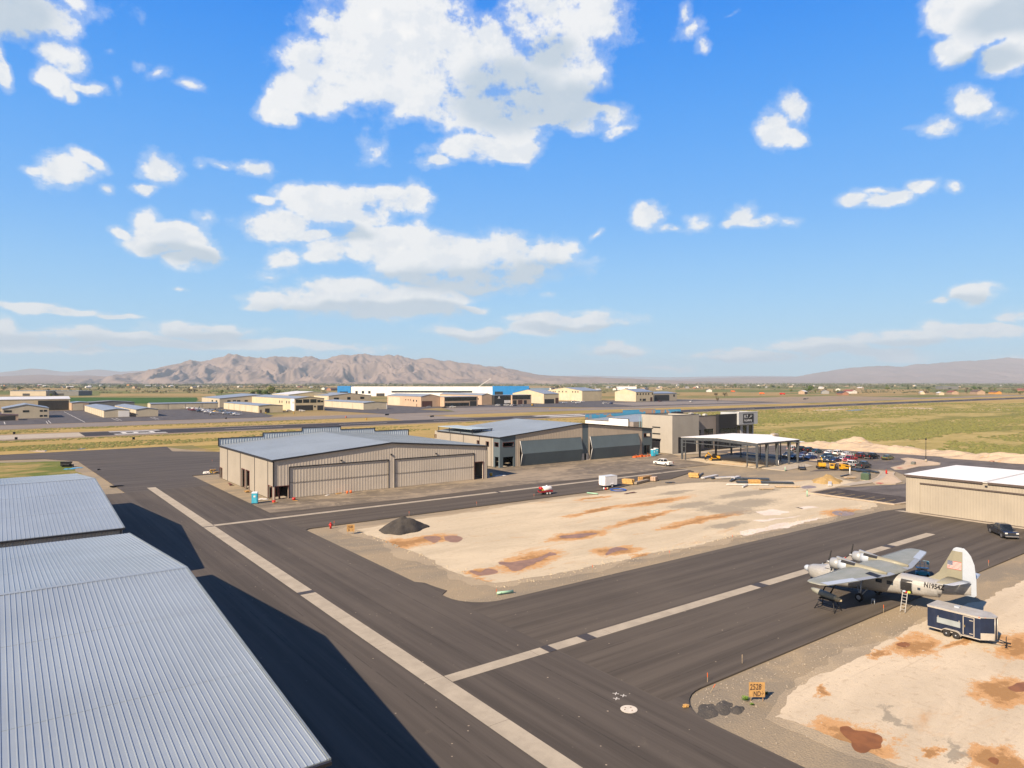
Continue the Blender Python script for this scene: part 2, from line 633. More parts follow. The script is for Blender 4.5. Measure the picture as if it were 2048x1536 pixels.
def asphalt_mat(name, base, streak=(1.0, 0.03), dust=(0.24, 0.195, 0.145), dustamt=(0.58, 0.8, 0.5), warm=(0.12, 0.100, 0.079), patch=0.0):
    """streak = (x, y) scale of the paving-lane noise"""
    m, nt, bs = new_mat(name)
    b = NB(nt)
    p = b.pos()
    lane = b.noise(b.scale(p, streak[0], streak[1], 1), 0.55, 5, 0.6)
    lane2 = b.noise(b.scale(p, streak[0] * 3.3, streak[1] * 2.0, 1, 0, (3, 8, 0)), 0.8, 4, 0.65)
    big = b.noise(p, 0.035, 5, 0.6, 0.4)
    mid = b.noise(b.scale(p, 1, 1, 1, 0.5), 0.33, 6, 0.68, 0.8)
    fine = b.noise(p, 22.0, 3, 0.7)
    cc = b.mix(b.ramp(lane, 0.34, 0.66), mul(base, 0.76), mul(base, 1.24))
    cc = b.mix(b.ramp(lane2, 0.5, 0.75, 0, 0.30), cc, warm)
    cc = b.mix(b.ramp(big, 0.45, 0.7, 0, 0.40), cc, warm)
    cc = b.mix(b.ramp(mid, dustamt[0], dustamt[1], 0, dustamt[2]), cc, dust)
    cc = b.mix(b.ramp(fine, 0.3, 0.75, 0, 0.22), cc, mul(base, 1.9))
    # paving joints between the lanes, tyre scuffs
    sx_ = b.n('ShaderNodeSeparateXYZ')
    b.lk(p, sx_.inputs[0])
    ac_ = sx_.outputs['Y' if streak[0] < streak[1] else 'X']
    fr = b.math('FRACT', b.math('DIVIDE', b.math('ADD', ac_, b.math('MULTIPLY', lane, 0.25)), 3.9))
    jl = b.math('MULTIPLY', b.ramp(b.math('ABSOLUTE', b.math('SUBTRACT', fr, 0.5)), 0.008, 0.022, 1, 0), b.ramp(mid, 0.36, 0.60))
    cc = b.mix(b.math('MULTIPLY', jl, 0.55), cc, mul(base, 0.5))
    scf = b.noise(b.scale(p, streak[0] * 1.6 + 0.05, streak[1] * 1.6 + 0.05, 1, 0.10, (31, 17, 0)), 1.5, 3, 0.6, 1.5)
    cc = b.mix(b.ramp(scf, 0.62, 0.68, 0, 0.22), cc, mul(base, 0.55))
    v = b.n('ShaderNodeTexVoronoi')
    v.inputs['Scale'].default_value = 0.8
    v.inputs['Randomness'].default_value = 1.0
    b.lk(p, v.inputs['Vector'])
    spot = b.math('MULTIPLY', b.ramp(v.outputs['Distance'], 0.035, 0.075, 1, 0), b.ramp(mid, 0.44, 0.56))
    cc = b.mix(b.math('MULTIPLY', spot, 0.7), cc, mul(dust, 2.0))
    if patch:
        n7 = b.noise(b.scale(p, 0.6, 1, 1, 0, (5, 5, 0)), 0.05, 6, 0.66, 1.2)
        cc = b.mix(b.ramp(n7, 0.46, 0.62, 0, patch), cc, dust)
    b.lk(cc, bs.inputs['Base Color'])
    bs.inputs['Roughness'].default_value = 0.86
    bs.inputs['Specular IOR Level'].default_value = 0.22
    b.bump(fine, 0.25, 0.01, bs)
    return m


STAIN_BLOBS = []


def dirt_mat(name, blobs, base=(0.53, 0.445, 0.315), gravel=(0.255, 0.225, 0.175), rust=(0.36, 0.185, 0.065), grav_blobs=()):
    m, nt, bs = new_mat(name)
    b = NB(nt)
    p = b.pos()
    n1 = b.noise(b.scale(p, 0.35, 1, 1), 0.16, 7, 0.64, 0.8)
    n2 = b.noise(b.scale(p, 0.30, 1, 1, 0, (11, 5, 0)), 0.10, 7, 0.66, 1.0)
    n3 = b.noise(p, 1.6, 6, 0.7)
    n4 = b.noise(p, 9.0, 4, 0.7)
    cc = b.mix(b.ramp(n1, 0.32, 0.68), mul(base, 0.90), mul(base, 1.13))
    cc = b.mix(b.ramp(n3, 0.50, 0.72, 0, 0.45), cc, (0.53, 0.45, 0.35))
    cc = b.mix(b.ramp(n3, 0.32, 0.46, 0.5, 0), cc, (0.37, 0.285, 0.20))
    trk = b.noise(b.scale(p, 0.05, 2.6, 1, 0.35), 1.0, 3, 0.6, 0.6)
    trk2 = b.noise(b.scale(p, 2.4, 0.06, 1, -0.2, (5, 2, 0)), 1.0, 3, 0.6, 0.6)
    cc = b.mix(b.math('MULTIPLY', b.ramp(trk, 0.60, 0.66, 0, 0.30), b.ramp(n1, 0.45, 0.6)), cc, (0.35, 0.27, 0.19))
    cc = b.mix(b.math('MULTIPLY', b.ramp(trk2, 0.62, 0.68, 0, 0.25), b.ramp(n1, 0.55, 0.42)), cc, (0.36, 0.275, 0.19))
    cc = b.mix(b.ramp(n2, 0.58, 0.70, 0, 0.75), cc, mul(rust, 1.35))
    n5 = b.noise(b.scale(p, 0.22, 1, 1, 0.15, (61, 23, 0)), 0.42, 7, 0.68, 0.9)
    cc = b.mix(b.ramp(n5, 0.60, 0.72, 0, 0.55), cc, mul(rust, 1.3))
    # wet orange silt around the puddles: stains with shapes of their own
    acc = None
    wob = b.n('ShaderNodeTexNoise')
    wob.inputs['Scale'].default_value = 0.55
    wob.inputs['Detail'].default_value = 7
    wob.inputs['Roughness'].default_value = 0.62
    b.lk(b.scale(p, 0.6, 1, 1), wob.inputs['Vector'])
    wsb = b.n('ShaderNodeVectorMath', operation='MULTIPLY_ADD')
    b.lk(wob.outputs['Color'], wsb.inputs[0])
    wsb.inputs[1].default_value = (7.5, 4.4, 0)
    b.lk(p, wsb.inputs[2])
    wp = b.n('ShaderNodeVectorMath', operation='SUBTRACT')
    b.lk(wsb.outputs[0], wp.inputs[0])
    wp.inputs[1].default_value = (3.75, 2.2, 0)

    def blobs_of(lst):
        acc = None
        for (x, y, rx, ry, rot) in lst:
            vin = wp.outputs[0]
            if acc is not None:
                ma = b.n('ShaderNodeVectorMath', operation='MULTIPLY_ADD')
                b.lk(acc, ma.inputs[0])
                ma.inputs[1].default_value = (1e-6, 1e-6, 1e-6)
                b.lk(wp.outputs[0], ma.inputs[2])
                vin = ma.outputs[0]
            mp = b.n('ShaderNodeMapping')
            mp.vector_type = 'TEXTURE'
            mp.inputs['Location'].default_value = (x, y, 0)
            mp.inputs['Rotation'].default_value = (0, 0, R(rot))
            mp.inputs['Scale'].default_value = (rx, ry, 1000)
            b.lk(vin, mp.inputs['Vector'])
            ln = b.n('ShaderNodeVectorMath', operation='LENGTH')
            b.lk(mp.outputs[0], ln.inputs[0])
            q = b.math('SUBTRACT', 1.0, ln.outputs['Value'])
            acc = q if acc is None else b.math('MAXIMUM', acc, q)
        return acc
    if blobs:
        acc = b.math('ADD', blobs_of([(x, y, rx * .85, ry * .85, ro) for x, y, rx, ry, ro in blobs]), b.math('ADD', b.math('MULTIPLY', b.math('SUBTRACT', n3, 0.5), 1.3), b.math('MULTIPLY', b.math('SUBTRACT', n4, 0.5), 0.7)))
        cc = b.mix(b.ramp(acc, -0.08, 0.22, 0, 0.85), cc, mul(rust, 1.45))
        cc = b.mix(b.ramp(acc, 0.30, 0.62, 0, 0.8), cc, mul(rust, 0.78))
    if grav_blobs:
        g = b.math('ADD', blobs_of(grav_blobs), b.math('ADD', b.math('MULTIPLY', b.math('SUBTRACT', n3, 0.5), 1.5), b.math('SUBTRACT', n4, 0.5)))
        cc = b.mix(b.ramp(g, -0.12, 0.4, 0, 0.8), cc, gravel)
    cc = b.mix(b.ramp(n4, 0.3, 0.75, 0, 0.28), cc, mul(base, 0.6))
    b.lk(cc, bs.inputs['Base Color'])
    bs.inputs['Roughness'].default_value = 0.95
    bs.inputs['Specular IOR Level'].default_value = 0.12
    b.bump(b.math('ADD', b.math('MULTIPLY', n3, 0.6), b.math('MULTIPLY', n4, 0.3)), 0.55, 0.12, bs)
    return m


def gravel_mat(name, a=(0.335, 0.268, 0.18), c2=(0.25, 0.212, 0.158), sand=(0.39, 0.305, 0.195)):
    m, nt, bs = new_mat(name)
    b = NB(nt)
    p = b.pos()
    n1 = b.noise(b.scale(p, 0.5, 1, 1), 0.09, 6, 0.62, 0.7)
    n2 = b.noise(b.scale(p, 0.6, 1, 1, 0, (3, 3, 0)), 0.22, 6, 0.66, 0.5)
    n3 = b.noise(p, 7.0, 5, 0.75)
    v = b.n('ShaderNodeTexVoronoi')
    v.inputs['Scale'].default_value = 6.0
    b.lk(p, v.inputs['Vector'])
    cc = b.mix(b.ramp(n1, 0.38, 0.62), a, c2)
    cc = b.mix(b.ramp(n2, 0.52, 0.68, 0, 0.85), cc, sand)
    cc = b.mix(b.ramp(n3, 0.3, 0.72, 0, 0.40), cc, mul(c2, 0.66))
    cc = b.mix(b.math('MULTIPLY', b.ramp(v.outputs['Distance'], 0.05, 0.22, 1, 0), b.ramp(n2, 0.4, 0.6, 0.1, 0.55)), cc, (0.42, 0.36, 0.28))
    b.lk(cc, bs.inputs['Base Color'])
    bs.inputs['Roughness'].default_value = 0.95
    bs.inputs['Specular IOR Level'].default_value = 0.12
    b.bump(b.math('ADD', n3, v.outputs['Distance']), 0.6, 0.06, bs)
    return m


def concrete_mat(name='concrete', base=(0.40, 0.34, 0.26), sc_=0.5):
    if name in _mc:
        return _mc[name]
    m, nt, bs = new_mat(name)
    b = NB(nt)
    p = b.pos()
    n1 = b.noise(p, sc_, 6, 0.65)
    n2 = b.noise(p, 14.0, 4, 0.7)
    n3 = b.noise(b.scale(p, 1, 1, 1, 0, (9, 4, 0)), 0.9, 6, 0.7, 1.5)
    cc = b.mix(b.ramp(n1, 0.3, 0.7), mul(base, 0.86), mul(base, 1.1))
    cc = b.mix(b.ramp(n2, 0.3, 0.75, 0, 0.2), cc, mul(base, 0.6))
    cc = b.mix(b.ramp(n3, 0.62, 0.72, 0, 0.45), cc, mul(base, 0.5))
    b.lk(cc, bs.inputs['Base Color'])
    bs.inputs['Roughness'].default_value = 0.85
    bs.inputs['Specular IOR Level'].default_value = 0.25
    b.bump(n2, 0.2, 0.01, bs)
    _mc[name] = m
    return m


# base sheet to the horizon
GZ = -0.30
m_ground = ground_mat('dry_plain', (0.34, 0.245, 0.115), (0.27, 0.20, 0.10), (0.15, 0.16, 0.055), (0.46, 0.58), 0.009, 0.3)
gm = MB()
gm.add([(-30000, -30000, GZ), (45000, -30000, GZ), (45000, 45000, GZ), (-30000, 45000, GZ)], [(0, 1, 2, 3)])
struct(gm.build('ground', m_ground))

# grass between taxiway and runway / right-hand scrub field / verges
m_turf = ground_mat('dry_turf', (0.42, 0.30, 0.115), (0.36, 0.26, 0.10), (0.21, 0.185, 0.05), (0.53, 0.66), 0.03, 0.28, dirt=(0.38, 0.30, 0.19))
sheet('grass_verge', [(-500, 286), (60, 286), (62, 251), (250, 251), (250, 170), (420, 60), (1900, 60), (1900, 351), (-500, 351)], GZ + 0.03, m_turf, 1.0, 9, 3)
m_scrub = ground_mat('scrub_field', (0.43, 0.335, 0.14), (0.33, 0.265, 0.095), (0.195, 0.185, 0.055), (0.47, 0.60), 0.030, 0.30, fine=0.35)
sheet('scrub_field', [(245, 205), (260, 120), (300, 40), (430, -60), (1500, -200), (1900, 240), (900, 300), (420, 312), (330, 270)], GZ + 0.06, m_scrub, 7.0, 14, 5)
sheet('grass_strip', [(-500, 395), (215, 395), (225, 431), (-500, 436)], GZ + 0.04, m_turf, 1.2, 9, 8)
sheet('grass_strip', [(245, 397), (1900, 399), (1900, 436), (262, 434)], GZ + 0.04, m_turf, 1.2, 9, 9)

# distant crop fields
rf = random.Random(4)
m_crop = ground_mat('green_crop', (0.055, 0.12, 0.025), (0.05, 0.105, 0.02), (0.04, 0.095, 0.02), (0.4, 0.6), 0.03, 0.3)
m_past = ground_mat('pasture', (0.20, 0.19, 0.065), (0.15, 0.16, 0.055), (0.10, 0.13, 0.04), (0.45, 0.6), 0.02, 0.3)
m_fallow = ground_mat('fallow', (0.36, 0.255, 0.115), (0.31, 0.22, 0.10), (0.20, 0.18, 0.07), (0.55, 0.7), 0.02, 0.3)
sheet('field', [at(128, 806.5), at(395, 806.5), at(395, 794.5), at(88, 794.5)], GZ + 0.04, m_crop, 3, 30, 21)
FIELDS = [(0, 260, 789, 782, 'p'), (400, 660, 793, 786, 'p'), (200, 430, 792, 787, 'f'), (0, 150, 780, 776, 'f'), (420, 640, 784, 779, 'p'), (700, 1000, 777, 773.5, 'p'),
          (1110, 1240, 792, 787, 'f'), (1350, 1600, 784, 779, 'p'), (1640, 1860, 783.5, 778.5, 'f'), (1860, 2060, 784, 779, 'p'), (1360, 1560, 791, 785.5, 'f'), (1700, 2060, 789, 785, 'f'),
          (1720, 1900, 778, 775, 'p'), (1500, 1700, 777, 774, 'p'), (1280, 1480, 778, 774.5, 'f'), (100, 330, 774.5, 771.5, 'p'), (420, 700, 774, 771.5, 'f'), (1800, 2060, 774.5, 771.8, 'p'),
          (900, 1150, 776, 772.5, 'f'), (1150, 1330, 774, 771.5, 'p')]
for i, (xa, xb, ya, yb, k) in enumerate(FIELDS):
    sheet('field', [at(xa, ya), at(xb, ya), at(xb, yb), at(xa, yb)], GZ + 0.05 + 0.004 * i, m_past if k == 'p' else m_fallow, 4, 60, 30 + i)

# runway and the pavements beyond it
m_rwy = asphalt_mat('runway_asphalt', (0.038, 0.034, 0.036), (0.04, 1.2), dustamt=(0.62, 0.85, 0.25))
m_old = asphalt_mat('old_asphalt', (0.19, 0.165, 0.145), (0.05, 1.0), warm=(0.23, 0.195, 0.165), dustamt=(0.6, 0.8, 0.3))
m_apron = asphalt_mat('apron_asphalt', (0.080, 0.075, 0.077), (0.3, 0.3), warm=(0.10, 0.09, 0.086), dustamt=(0.62, 0.85, 0.3))
m_conc = concrete_mat('pale_concrete', (0.40, 0.35, 0.28))
m_shoulder = gravel_mat('gravel_shoulder', (0.30, 0.235, 0.16), (0.25, 0.20, 0.15), (0.36, 0.28, 0.19))
sheet('runway_shoulder', [(-420, 353), (1950, 353), (1950, 395), (-420, 395)], GZ + 0.05, m_shoulder, 0.8, 10, 12)
sheet('runway', [(32, 360), (1950, 360), (1950, 389), (32, 389)], GZ + 0.09, m_rwy)
sheet('runway_blast_pad', [(-420, 360), (31.9, 360), (31.9, 389), (-420, 389)], GZ + 0.09, m_conc)
m_white = pm('road_paint_white', (0.62, 0.60, 0.56), 0.8, 0.15, 0.8)
m_yellow = pm('road_paint_yellow', (0.44, 0.32, 0.10), 0.8, 0.2, 0.9)
mk = MB()
z = GZ + 0.10


def flatq(mb, x0, x1, y0, y1, z):
    mb.add([(x0, y0, z), (x1, y0, z), (x1, y1, z), (x0, y1, z)], [(0, 1, 2, 3)])


for y0 in (362.5, 366.5, 382.0, 386.0):
    flatq(mk, 44, 66, y0, y0 + 2.0, z)
# runway designator strokes
for (x0, x1, y0, y1) in ((48, 50, 370, 379), (50, 60, 370, 371.2), (50, 60, 377.8, 379), (53, 55, 371.5, 377.5), (60, 62, 370, 379)):
    flatq(mk, x0, x1, y0, y1, z)
for k in range(24):
    flatq(mk, 95 + k * 62, 125 + k * 62, 374.1, 374.9, z)
for k in range(2):
    flatq(mk, 306, 352, 363.5 + 15.5 * k, 370 + 15.5 * k, z)
struct(mk.build('runway_marking', m_white))
sheet('taxiway_shoulder', [(-500, 435), (1500, 433), (1500, 478), (-500, 488)], GZ + 0.062, m_shoulder, 0.8, 10, 14)
sheet('far_taxiway', [(-500, 439), (1500, 437), (1500, 458), (470, 460), (250, 472), (-500, 480)], GZ + 0.10, m_old)
sheet('taxiway_connector', [(206, 388), (262, 388), (246, 440), (216, 440)], GZ + 0.082, m_old)
sheet('far_apron', [(-500, 481), (150, 479), (160, 500), (166, 548), (190, 552), (196, 700), (120, 700), (-500, 720)], GZ + 0.12, m_apron)
sheet('far_apron', [(224, 560), (236, 476), (300, 474), (300, 540), (330, 560), (430, 510), (470, 470), (760, 466), (760, 640), (400, 660), (320, 700), (240, 690)], GZ + 0.12, m_apron)
sheet('pale_ramp', [(300, 478), (420, 476), (385, 540), (330, 548)], GZ + 0.13, m_old)
sheet('pale_ramp', [(520, 490), (740, 486), (730, 560), (560, 575)], GZ + 0.13, m_old)
sheet('construction_dirt', [(655, 470), (1150, 462), (1150, 620), (700, 640)], GZ + 0.115, m_shoulder, 5, 20, 17)
mk = MB()
for (xa, ya, xb, yb) in ((128, 823, 170, 844), (92, 842, 96, 847), (96, 840.5, 102, 846), (222, 836, 237, 841), (231, 835.5, 243, 840.5), (300, 834, 312, 838), (306, 833.5, 318, 838), (8, 843, 10, 848)):
    a, q = Vector(at(xa, ya)), Vector(at(xb, yb))
    t = (q - a).normalized() * 0.15
    nn = Vector((-t.y, t.x))
    mk.add([(*(a + nn), GZ + 0.135), (*(q + nn), GZ + 0.135), (*(q - nn), GZ + 0.135), (*(a - nn), GZ + 0.135)], [(3, 2, 1, 0)])
struct(mk.build('apron_marking', m_white))

# near graded ground
m_gravel = gravel_mat('graded_gravel')
sheet('graded_gravel', [(14, -60), (300, -90), (262, 60), (252, 120), (243, 175), (232, 200), (110, 205), (100, 251), (62, 250), (59, 252), (50, 284), (20, 286), (-80, 262), (14, 250)], -0.14, m_gravel, 1.0, 5, 41)
m_grass2 = ground_mat('weedy_grass', (0.36, 0.26, 0.11), (0.28, 0.22, 0.085), (0.12, 0.15, 0.035), (0.42, 0.56), 0.06, 0.6, dirt=(0.36, 0.25, 0.13))
sheet('weedy_corner', [(-160, 155), (14, 160), (18, 200), (17, 250), (-10, 262), (-160, 262)], -0.11, m_grass2, 1.4, 5, 43)

# near asphalt: slabs with a real edge
m_aNS = asphalt_mat('taxilane_asphalt', (0.072, 0.061, 0.051), (1.2, 0.03), dustamt=(0.60, 0.82, 0.30))
m_aEW = asphalt_mat('cross_asphalt', (0.079, 0.066, 0.053), (0.03, 1.2), dustamt=(0.64, 0.85, 0.28))
m_aOld = asphalt_mat('dusty_asphalt', (0.14, 0.118, 0.092), (0.08, 0.9), dust=(0.34, 0.275, 0.195), dustamt=(0.46, 0.68, 0.7), warm=(0.22, 0.178, 0.128), patch=0.75)
m_aTwy = asphalt_mat('taxiway_asphalt', (0.072, 0.063, 0.056), (0.05, 0.8), dustamt=(0.62, 0.85, 0.25))


def fillet(cx, cy, r, qx, qy, n=8):
    """corner piece of pavement between two edges meeting at (cx, cy); (qx, qy) points into the pad"""
    ox, oy = cx + qx * r, cy + qy * r
    arc = []
    for i in range(n + 1):
        g = math.pi / 2 * i / n
        arc.append((ox - qx * r * math.cos(g), oy - qy * r * math.sin(g)))
    return [(cx, cy)] + arc


SK = 0.2
sheet('taxilane', [(11.5, -60), (40.3, -60), (40.3, 170), (11.5, 170)], 0.0, m_aNS, skirt=SK)
sheet('taxilane', [(22.5, 170), (40.3, 170), (40.3, 252), (49, 262), (51, 283), (-500, 283), (-500, 265), (-2, 265), (12, 260), (20, 247)], 0.0, m_aTwy, skirt=SK)
sheet('taxilane', [(40.3, 191), (97, 191), (97, 251), (61, 251), (49, 261.9), (40.31, 251.9)], 0.0, m_aTwy, skirt=SK)
sheet('cross_taxilane', [(40.31, 34.5), (134.2, 34.5), (134.2, -40), (240, -60), (240, 33), (138, 60.5), (132, 61.5), (40.31, 61.5)], 0.0, m_aEW, skirt=SK)
sheet('apron', [(40.31, 110.5), (112, 110.8), (124, 114), (134, 113.4), (150, 119), (153, 124), (146, 127), (120, 126), (95, 128), (70, 126.5), (40.31, 128)], 0.0, m_aEW, skirt=SK)
sheet('apron', [(40.31, 128.01), (70, 126.51), (95, 128.01), (120, 126.01), (146, 127.01), (168, 126), (172, 140), (180, 151.5), (176, 157), (98, 157), (98, 141.8), (45, 141.8), (45, 141), (40.31, 141)], 0.0, m_aOld, skirt=SK)
for k, args in enumerate(((40.31, 61.51, 4.5, 1, 1), (40.31, 34.49, 4.0, 1, -1), (40.31, 110.49, 1.2, 1, -1))):
    sheet('pavement_corner', fillet(*args), 0.0, m_aNS, skirt=SK)
sheet('asphalt_spill', [at(872, 1190), at(885, 1182), at(845, 1166), at(832, 1162), at(850, 1180)], -0.07, m_aNS, 0.5, 1.0, 50, skirt=0.06)

# concrete valley gutters
m_gut = concrete_mat('gutter_concrete', (0.385, 0.335, 0.26))


def gutter(x0, x1, y0, y1, step=9.0):
    """concrete strip cast in panels with narrow joints"""
    mb = MB()
    L = max(x1 - x0, y1 - y0)
    n = max(1, round(L / step))
    for i in range(n):
        a, q = i / n, (i + 1) / n
        g = 0.012
        if x1 - x0 > y1 - y0:
            flatq(mb, x0 + L * a + g, x0 + L * q - g, y0, y1, 0.008)
        else:
            flatq(mb, x0, x1, y0 + L * a + g, y0 + L * q - g, 0.008)
    struct(mb.build('concrete_gutter', m_gut))


gutter(27.45, 29.2, -60, 175)
gutter(29.25, 118.5, 47.05, 48.4)
gutter(29.25, 141, 121.7, 123.0)
gutter(141.6, 152, 121.9, 123.1)
m_drain = pm('drain_iron', (0.05, 0.042, 0.038), 0.6, 0.2, 3)
for i, (x, y, lx, ly, lab) in enumerate(((28.3, 48, 1.76, 0.0, ''), (44.5, 47.72, 1.3, 1.38, 'dark drain grate in the cross gutter beside the white manhole cover'), (39.8, 47.72, 0.9, 1.38, 'small dark drain grate in the cross gutter nearest the taxilane corner'),
                                         (28.32, 77.0, 1.78, 0.9, 'dark drain grate in the long gutter beside the hangar shadow'), (72.3, 47.72, 1.6, 1.38, 'dark drain grate in the cross gutter just left of the seaplane'),
                                         (104.5, 47.72, 1.7, 1.38, 'dark drain grate in the cross gutter behind the seaplane'), (28.32, 121.8, 1.78, 0.35, 'narrow dark drain grate where the two gutters meet'), (87.8, 122.35, 0.8, 1.36, 'dark drain grate in the far gutter by the sprayer trailer'))):
    if not lab:
        continue
    mb = MB()
    n = 7
    for k in range(n):
        mb.box(-lx / 2 + lx * k / n, -lx / 2 + lx * (k + 0.72) / n, -ly / 2, ly / 2, 0.0, 0.02)
    mb.box(-lx / 2, lx / 2, -ly / 2 - 0.03, -ly / 2, 0, 0.022).box(-lx / 2, lx / 2, ly / 2, ly / 2 + 0.03, 0, 0.022)
    mb.box(-lx / 2, lx / 2, -ly / 2, ly / 2, -0.01, 0.006)
    o = mb.build('drain_grate', m_drain)
    o.location = (x, y, 0.009)
    tag(o, lab, 'drain grate', 'drain grates in the concrete gutters')

# dirt building pads
ST1 = [(*at(850, 1078), 7, 3.5, 0), (*at(800, 1085), 4, 4.5, 0), (*at(1060, 1120), 9, 3.6, 20), (*at(965, 1142), 3, 2, 0), (*at(1155, 1070), 8, 3, 0), (*at(1232, 1100), 5, 3, 0), (*at(945, 1162), 2.6, 1.6, 0), (*at(1285, 1036), 16, 1.6, 10),
       (*at(1190, 1020), 12, 1.6, 10), (*at(1310, 1003), 14, 2.2, 0), (*at(1420, 1035), 15, 2.0, 0), (*at(1370, 1048), 10, 1.2, 0), (*at(1690, 1024), 7, 4, 0), (*at(1185, 995), 6, 1.2, 0), (*at(1290, 1110), 3, 1.5, 0), (*at(1640, 1050), 14, 1.8, 0)]
GB1 = [(*at(1385, 1008), 7, 2.6, 0), (*at(1455, 1018), 6, 6, 60), (*at(1500, 1005), 9, 4, 0), (*at(1455, 1048), 6, 1.6, 0), (*at(1350, 984), 7, 1.5, 0), (*at(1500, 985), 14, 2.5, 0)]
m_dirt1 = dirt_mat('pad_dirt', ST1, grav_blobs=GB1)
sheet('dirt_pad', [(47, 105.8), (60, 107), (88, 108.2), (103, 107.5), (112, 106), (122, 108), (134, 105.5), (150, 97), (160, 92), (170, 91), (165, 83), (156, 82), (141, 81), (140, 66), (132, 64.3), (90, 65.5), (60, 65.8), (48, 67.5), (46.3, 72), (47.2, 92)], -0.122, m_dirt1, 1.1, 0.6, 61)
ST2 = [(*at(1700, 1478), 3.6, 3.2, 0), (*at(1830, 1290), 4.5, 2.4, 0), (*at(2010, 1382), 4.2, 2.6, 0), (*at(2000, 1520), 3.0, 2.6, 0), (*at(1650, 1378), 1.6, 0.8, 0), (*at(2030, 1285), 5, 1.6, 0), (*at(1760, 1305), 1.6, .9, 0), (*at(1855, 1500), .8, .6, 0), (*at(2040, 1300), 4, 1.2, 0), (*at(1930, 1283), 4, 0.8, 0)]
GB2 = [(*at(1790, 1432), 2.0, 0.8, 50), (*at(1905, 1500), 1.8, 0.7, 50)]
m_dirt2 = dirt_mat('pad_dirt_near', ST2, base=(0.55, 0.46, 0.335), grav_blobs=GB2)
sheet('dirt_pad', [at(1545, 1430), at(1560, 1420), at(1640, 1352), at(1730, 1300), at(1830, 1262), at(1870, 1225), at(1985, 1195), at(2060, 1150), (150, 26), (150, -40), (44, -40), at(1880, 1560), at(1780, 1515), at(1680, 1480), at(1600, 1450)], -0.122, m_dirt2, 0.8, 0.35, 62)
m_fringe = gravel_mat('dirt_fringe', (0.41, 0.33, 0.225), (0.33, 0.272, 0.195), (0.46, 0.37, 0.255))
sheet('dirt_fringe', [(45, 107), (60, 108.3), (88, 109.2), (112, 107.6), (134, 107), (139, 66), (132, 63.2), (90, 64.2), (60, 64.4), (47.5, 65.5), (44.6, 72), (45.6, 92)], -0.131, m_fringe, 1.6, 0.7, 63)
sheet('dirt_fringe', [at(1525, 1433), at(1550, 1412), at(1630, 1346), at(1720, 1293), at(1820, 1255), at(1860, 1220), at(1980, 1188), (100, 28), (60, 20), (44, -40), at(1800, 1555), at(1765, 1525), at(1665, 1490), at(1585, 1458)], -0.131, m_fringe, 1.0, 0.4, 64)


def puddle(name, pts, z, colr, jit=0.35, seed=1):
    m = 'puddle_' + name
    if m not in _mc:
        mm, nt, bs = new_mat(m)
        b = NB(nt)
        n1 = b.noise(b.pos(), 0.8, 4, 0.6)
        b.lk(b.mix(b.ramp(n1, 0.35, 0.65), mul(colr, 0.85), mul(colr, 1.15)), bs.inputs['Base Color'])
        bs.inputs['Roughness'].default_value = 0.3
        bs.inputs['Specular IOR Level'].default_value = 0.10
        _mc[m] = mm
    n = len(pts)
    sm = []
    for i in range(n):                      # rounded outline
        p0, p1, p2, p3 = (Vector(pts[(i + k) % n][:2]) for k in (-1, 0, 1, 2))
        for t in (0, .2, .4, .6, .8):
            sm.append(tuple(0.5 * ((2 * p1) + (p2 - p0) * t + (2 * p0 - 5 * p1 + 4 * p2 - p3) * t * t + (3 * p1 - p0 - 3 * p2 + p3) * t ** 3)))
    return sheet('puddle', sm, z, _mc[m], jit * 1.6, 0.2, seed)


PB = (0.255, 0.135, 0.075)
puddle('brown', [at(848, 1073), at(872, 1072), at(877, 1077), at(868, 1084)], -0.117, PB, 0.3, 1)
puddle('brown', [at(884, 1072), at(910, 1070), at(926, 1076), at(918, 1084), at(893, 1082)], -0.117, PB, 0.4, 2)
puddle('brown', [at(1000, 1124), at(1025, 1122), at(1070, 1113), at(1098, 1102), at(1118, 1108), at(1102, 1112), at(1085, 1122), at(1060, 1130), at(1030, 1140), at(1016, 1132)], -0.117, PB, 0.5, 3)
puddle('brown', [at(941, 1140), at(962, 1143), at(975, 1136), at(994, 1142), at(985, 1147), at(955, 1149)], -0.117, PB, 0.3, 4)
puddle('brown', [at(1117, 1071), at(1150, 1066), at(1190, 1064), at(1196, 1068), at(1160, 1076), at(1125, 1076)], -0.117, PB, 0.4, 5)
puddle('brown', [at(1206, 1106), at(1228, 1092), at(1255, 1097), at(1236, 1102), at(1216, 1110)], -0.117, PB, 0.4, 6)
puddle('ochre', [at(1683, 1454), at(1697, 1452), at(1712, 1458), at(1740, 1461), at(1762, 1470), at(1764, 1480), at(1757, 1489), at(1738, 1493), at(1722, 1500), at(1712, 1492), at(1704, 1480), at(1692, 1470)], -0.117, (0.225, 0.09, 0.024), 0.35, 7)
puddle('ochre', [at(1797, 1287), at(1810, 1283), at(1818, 1287), at(1810, 1292)], -0.117, (0.225, 0.09, 0.024), 0.15, 8)
puddle('ochre', [at(2012, 1372), at(2052, 1361), at(2080, 1372), at(2040, 1384)], -0.117, (0.205, 0.083, 0.024), 0.2, 9)
puddle('ochre', [at(1975, 1516), at(1990, 1510), at(2006, 1520), at(1995, 1528)], -0.117, (0.205, 0.083, 0.024), 0.2, 10)
puddle('grey', [at(1664, 1024), at(1675, 1020), at(1706, 1023), at(1710, 1028), at(1680, 1030)], -0.117, (0.25, 0.17, 0.125), 0.3, 11)
puddle('grey', [at(1604, 972), at(1620, 970), at(1634, 973), at(1625, 976), at(1606, 976)], -0.117, (0.25, 0.17, 0.125), 0.3, 12)
puddle('sky', [at(78, 900), at(86, 898.5), at(94, 900), at(86, 902)], GZ + 0.07, (0.10, 0.12, 0.14), 0.4, 13)
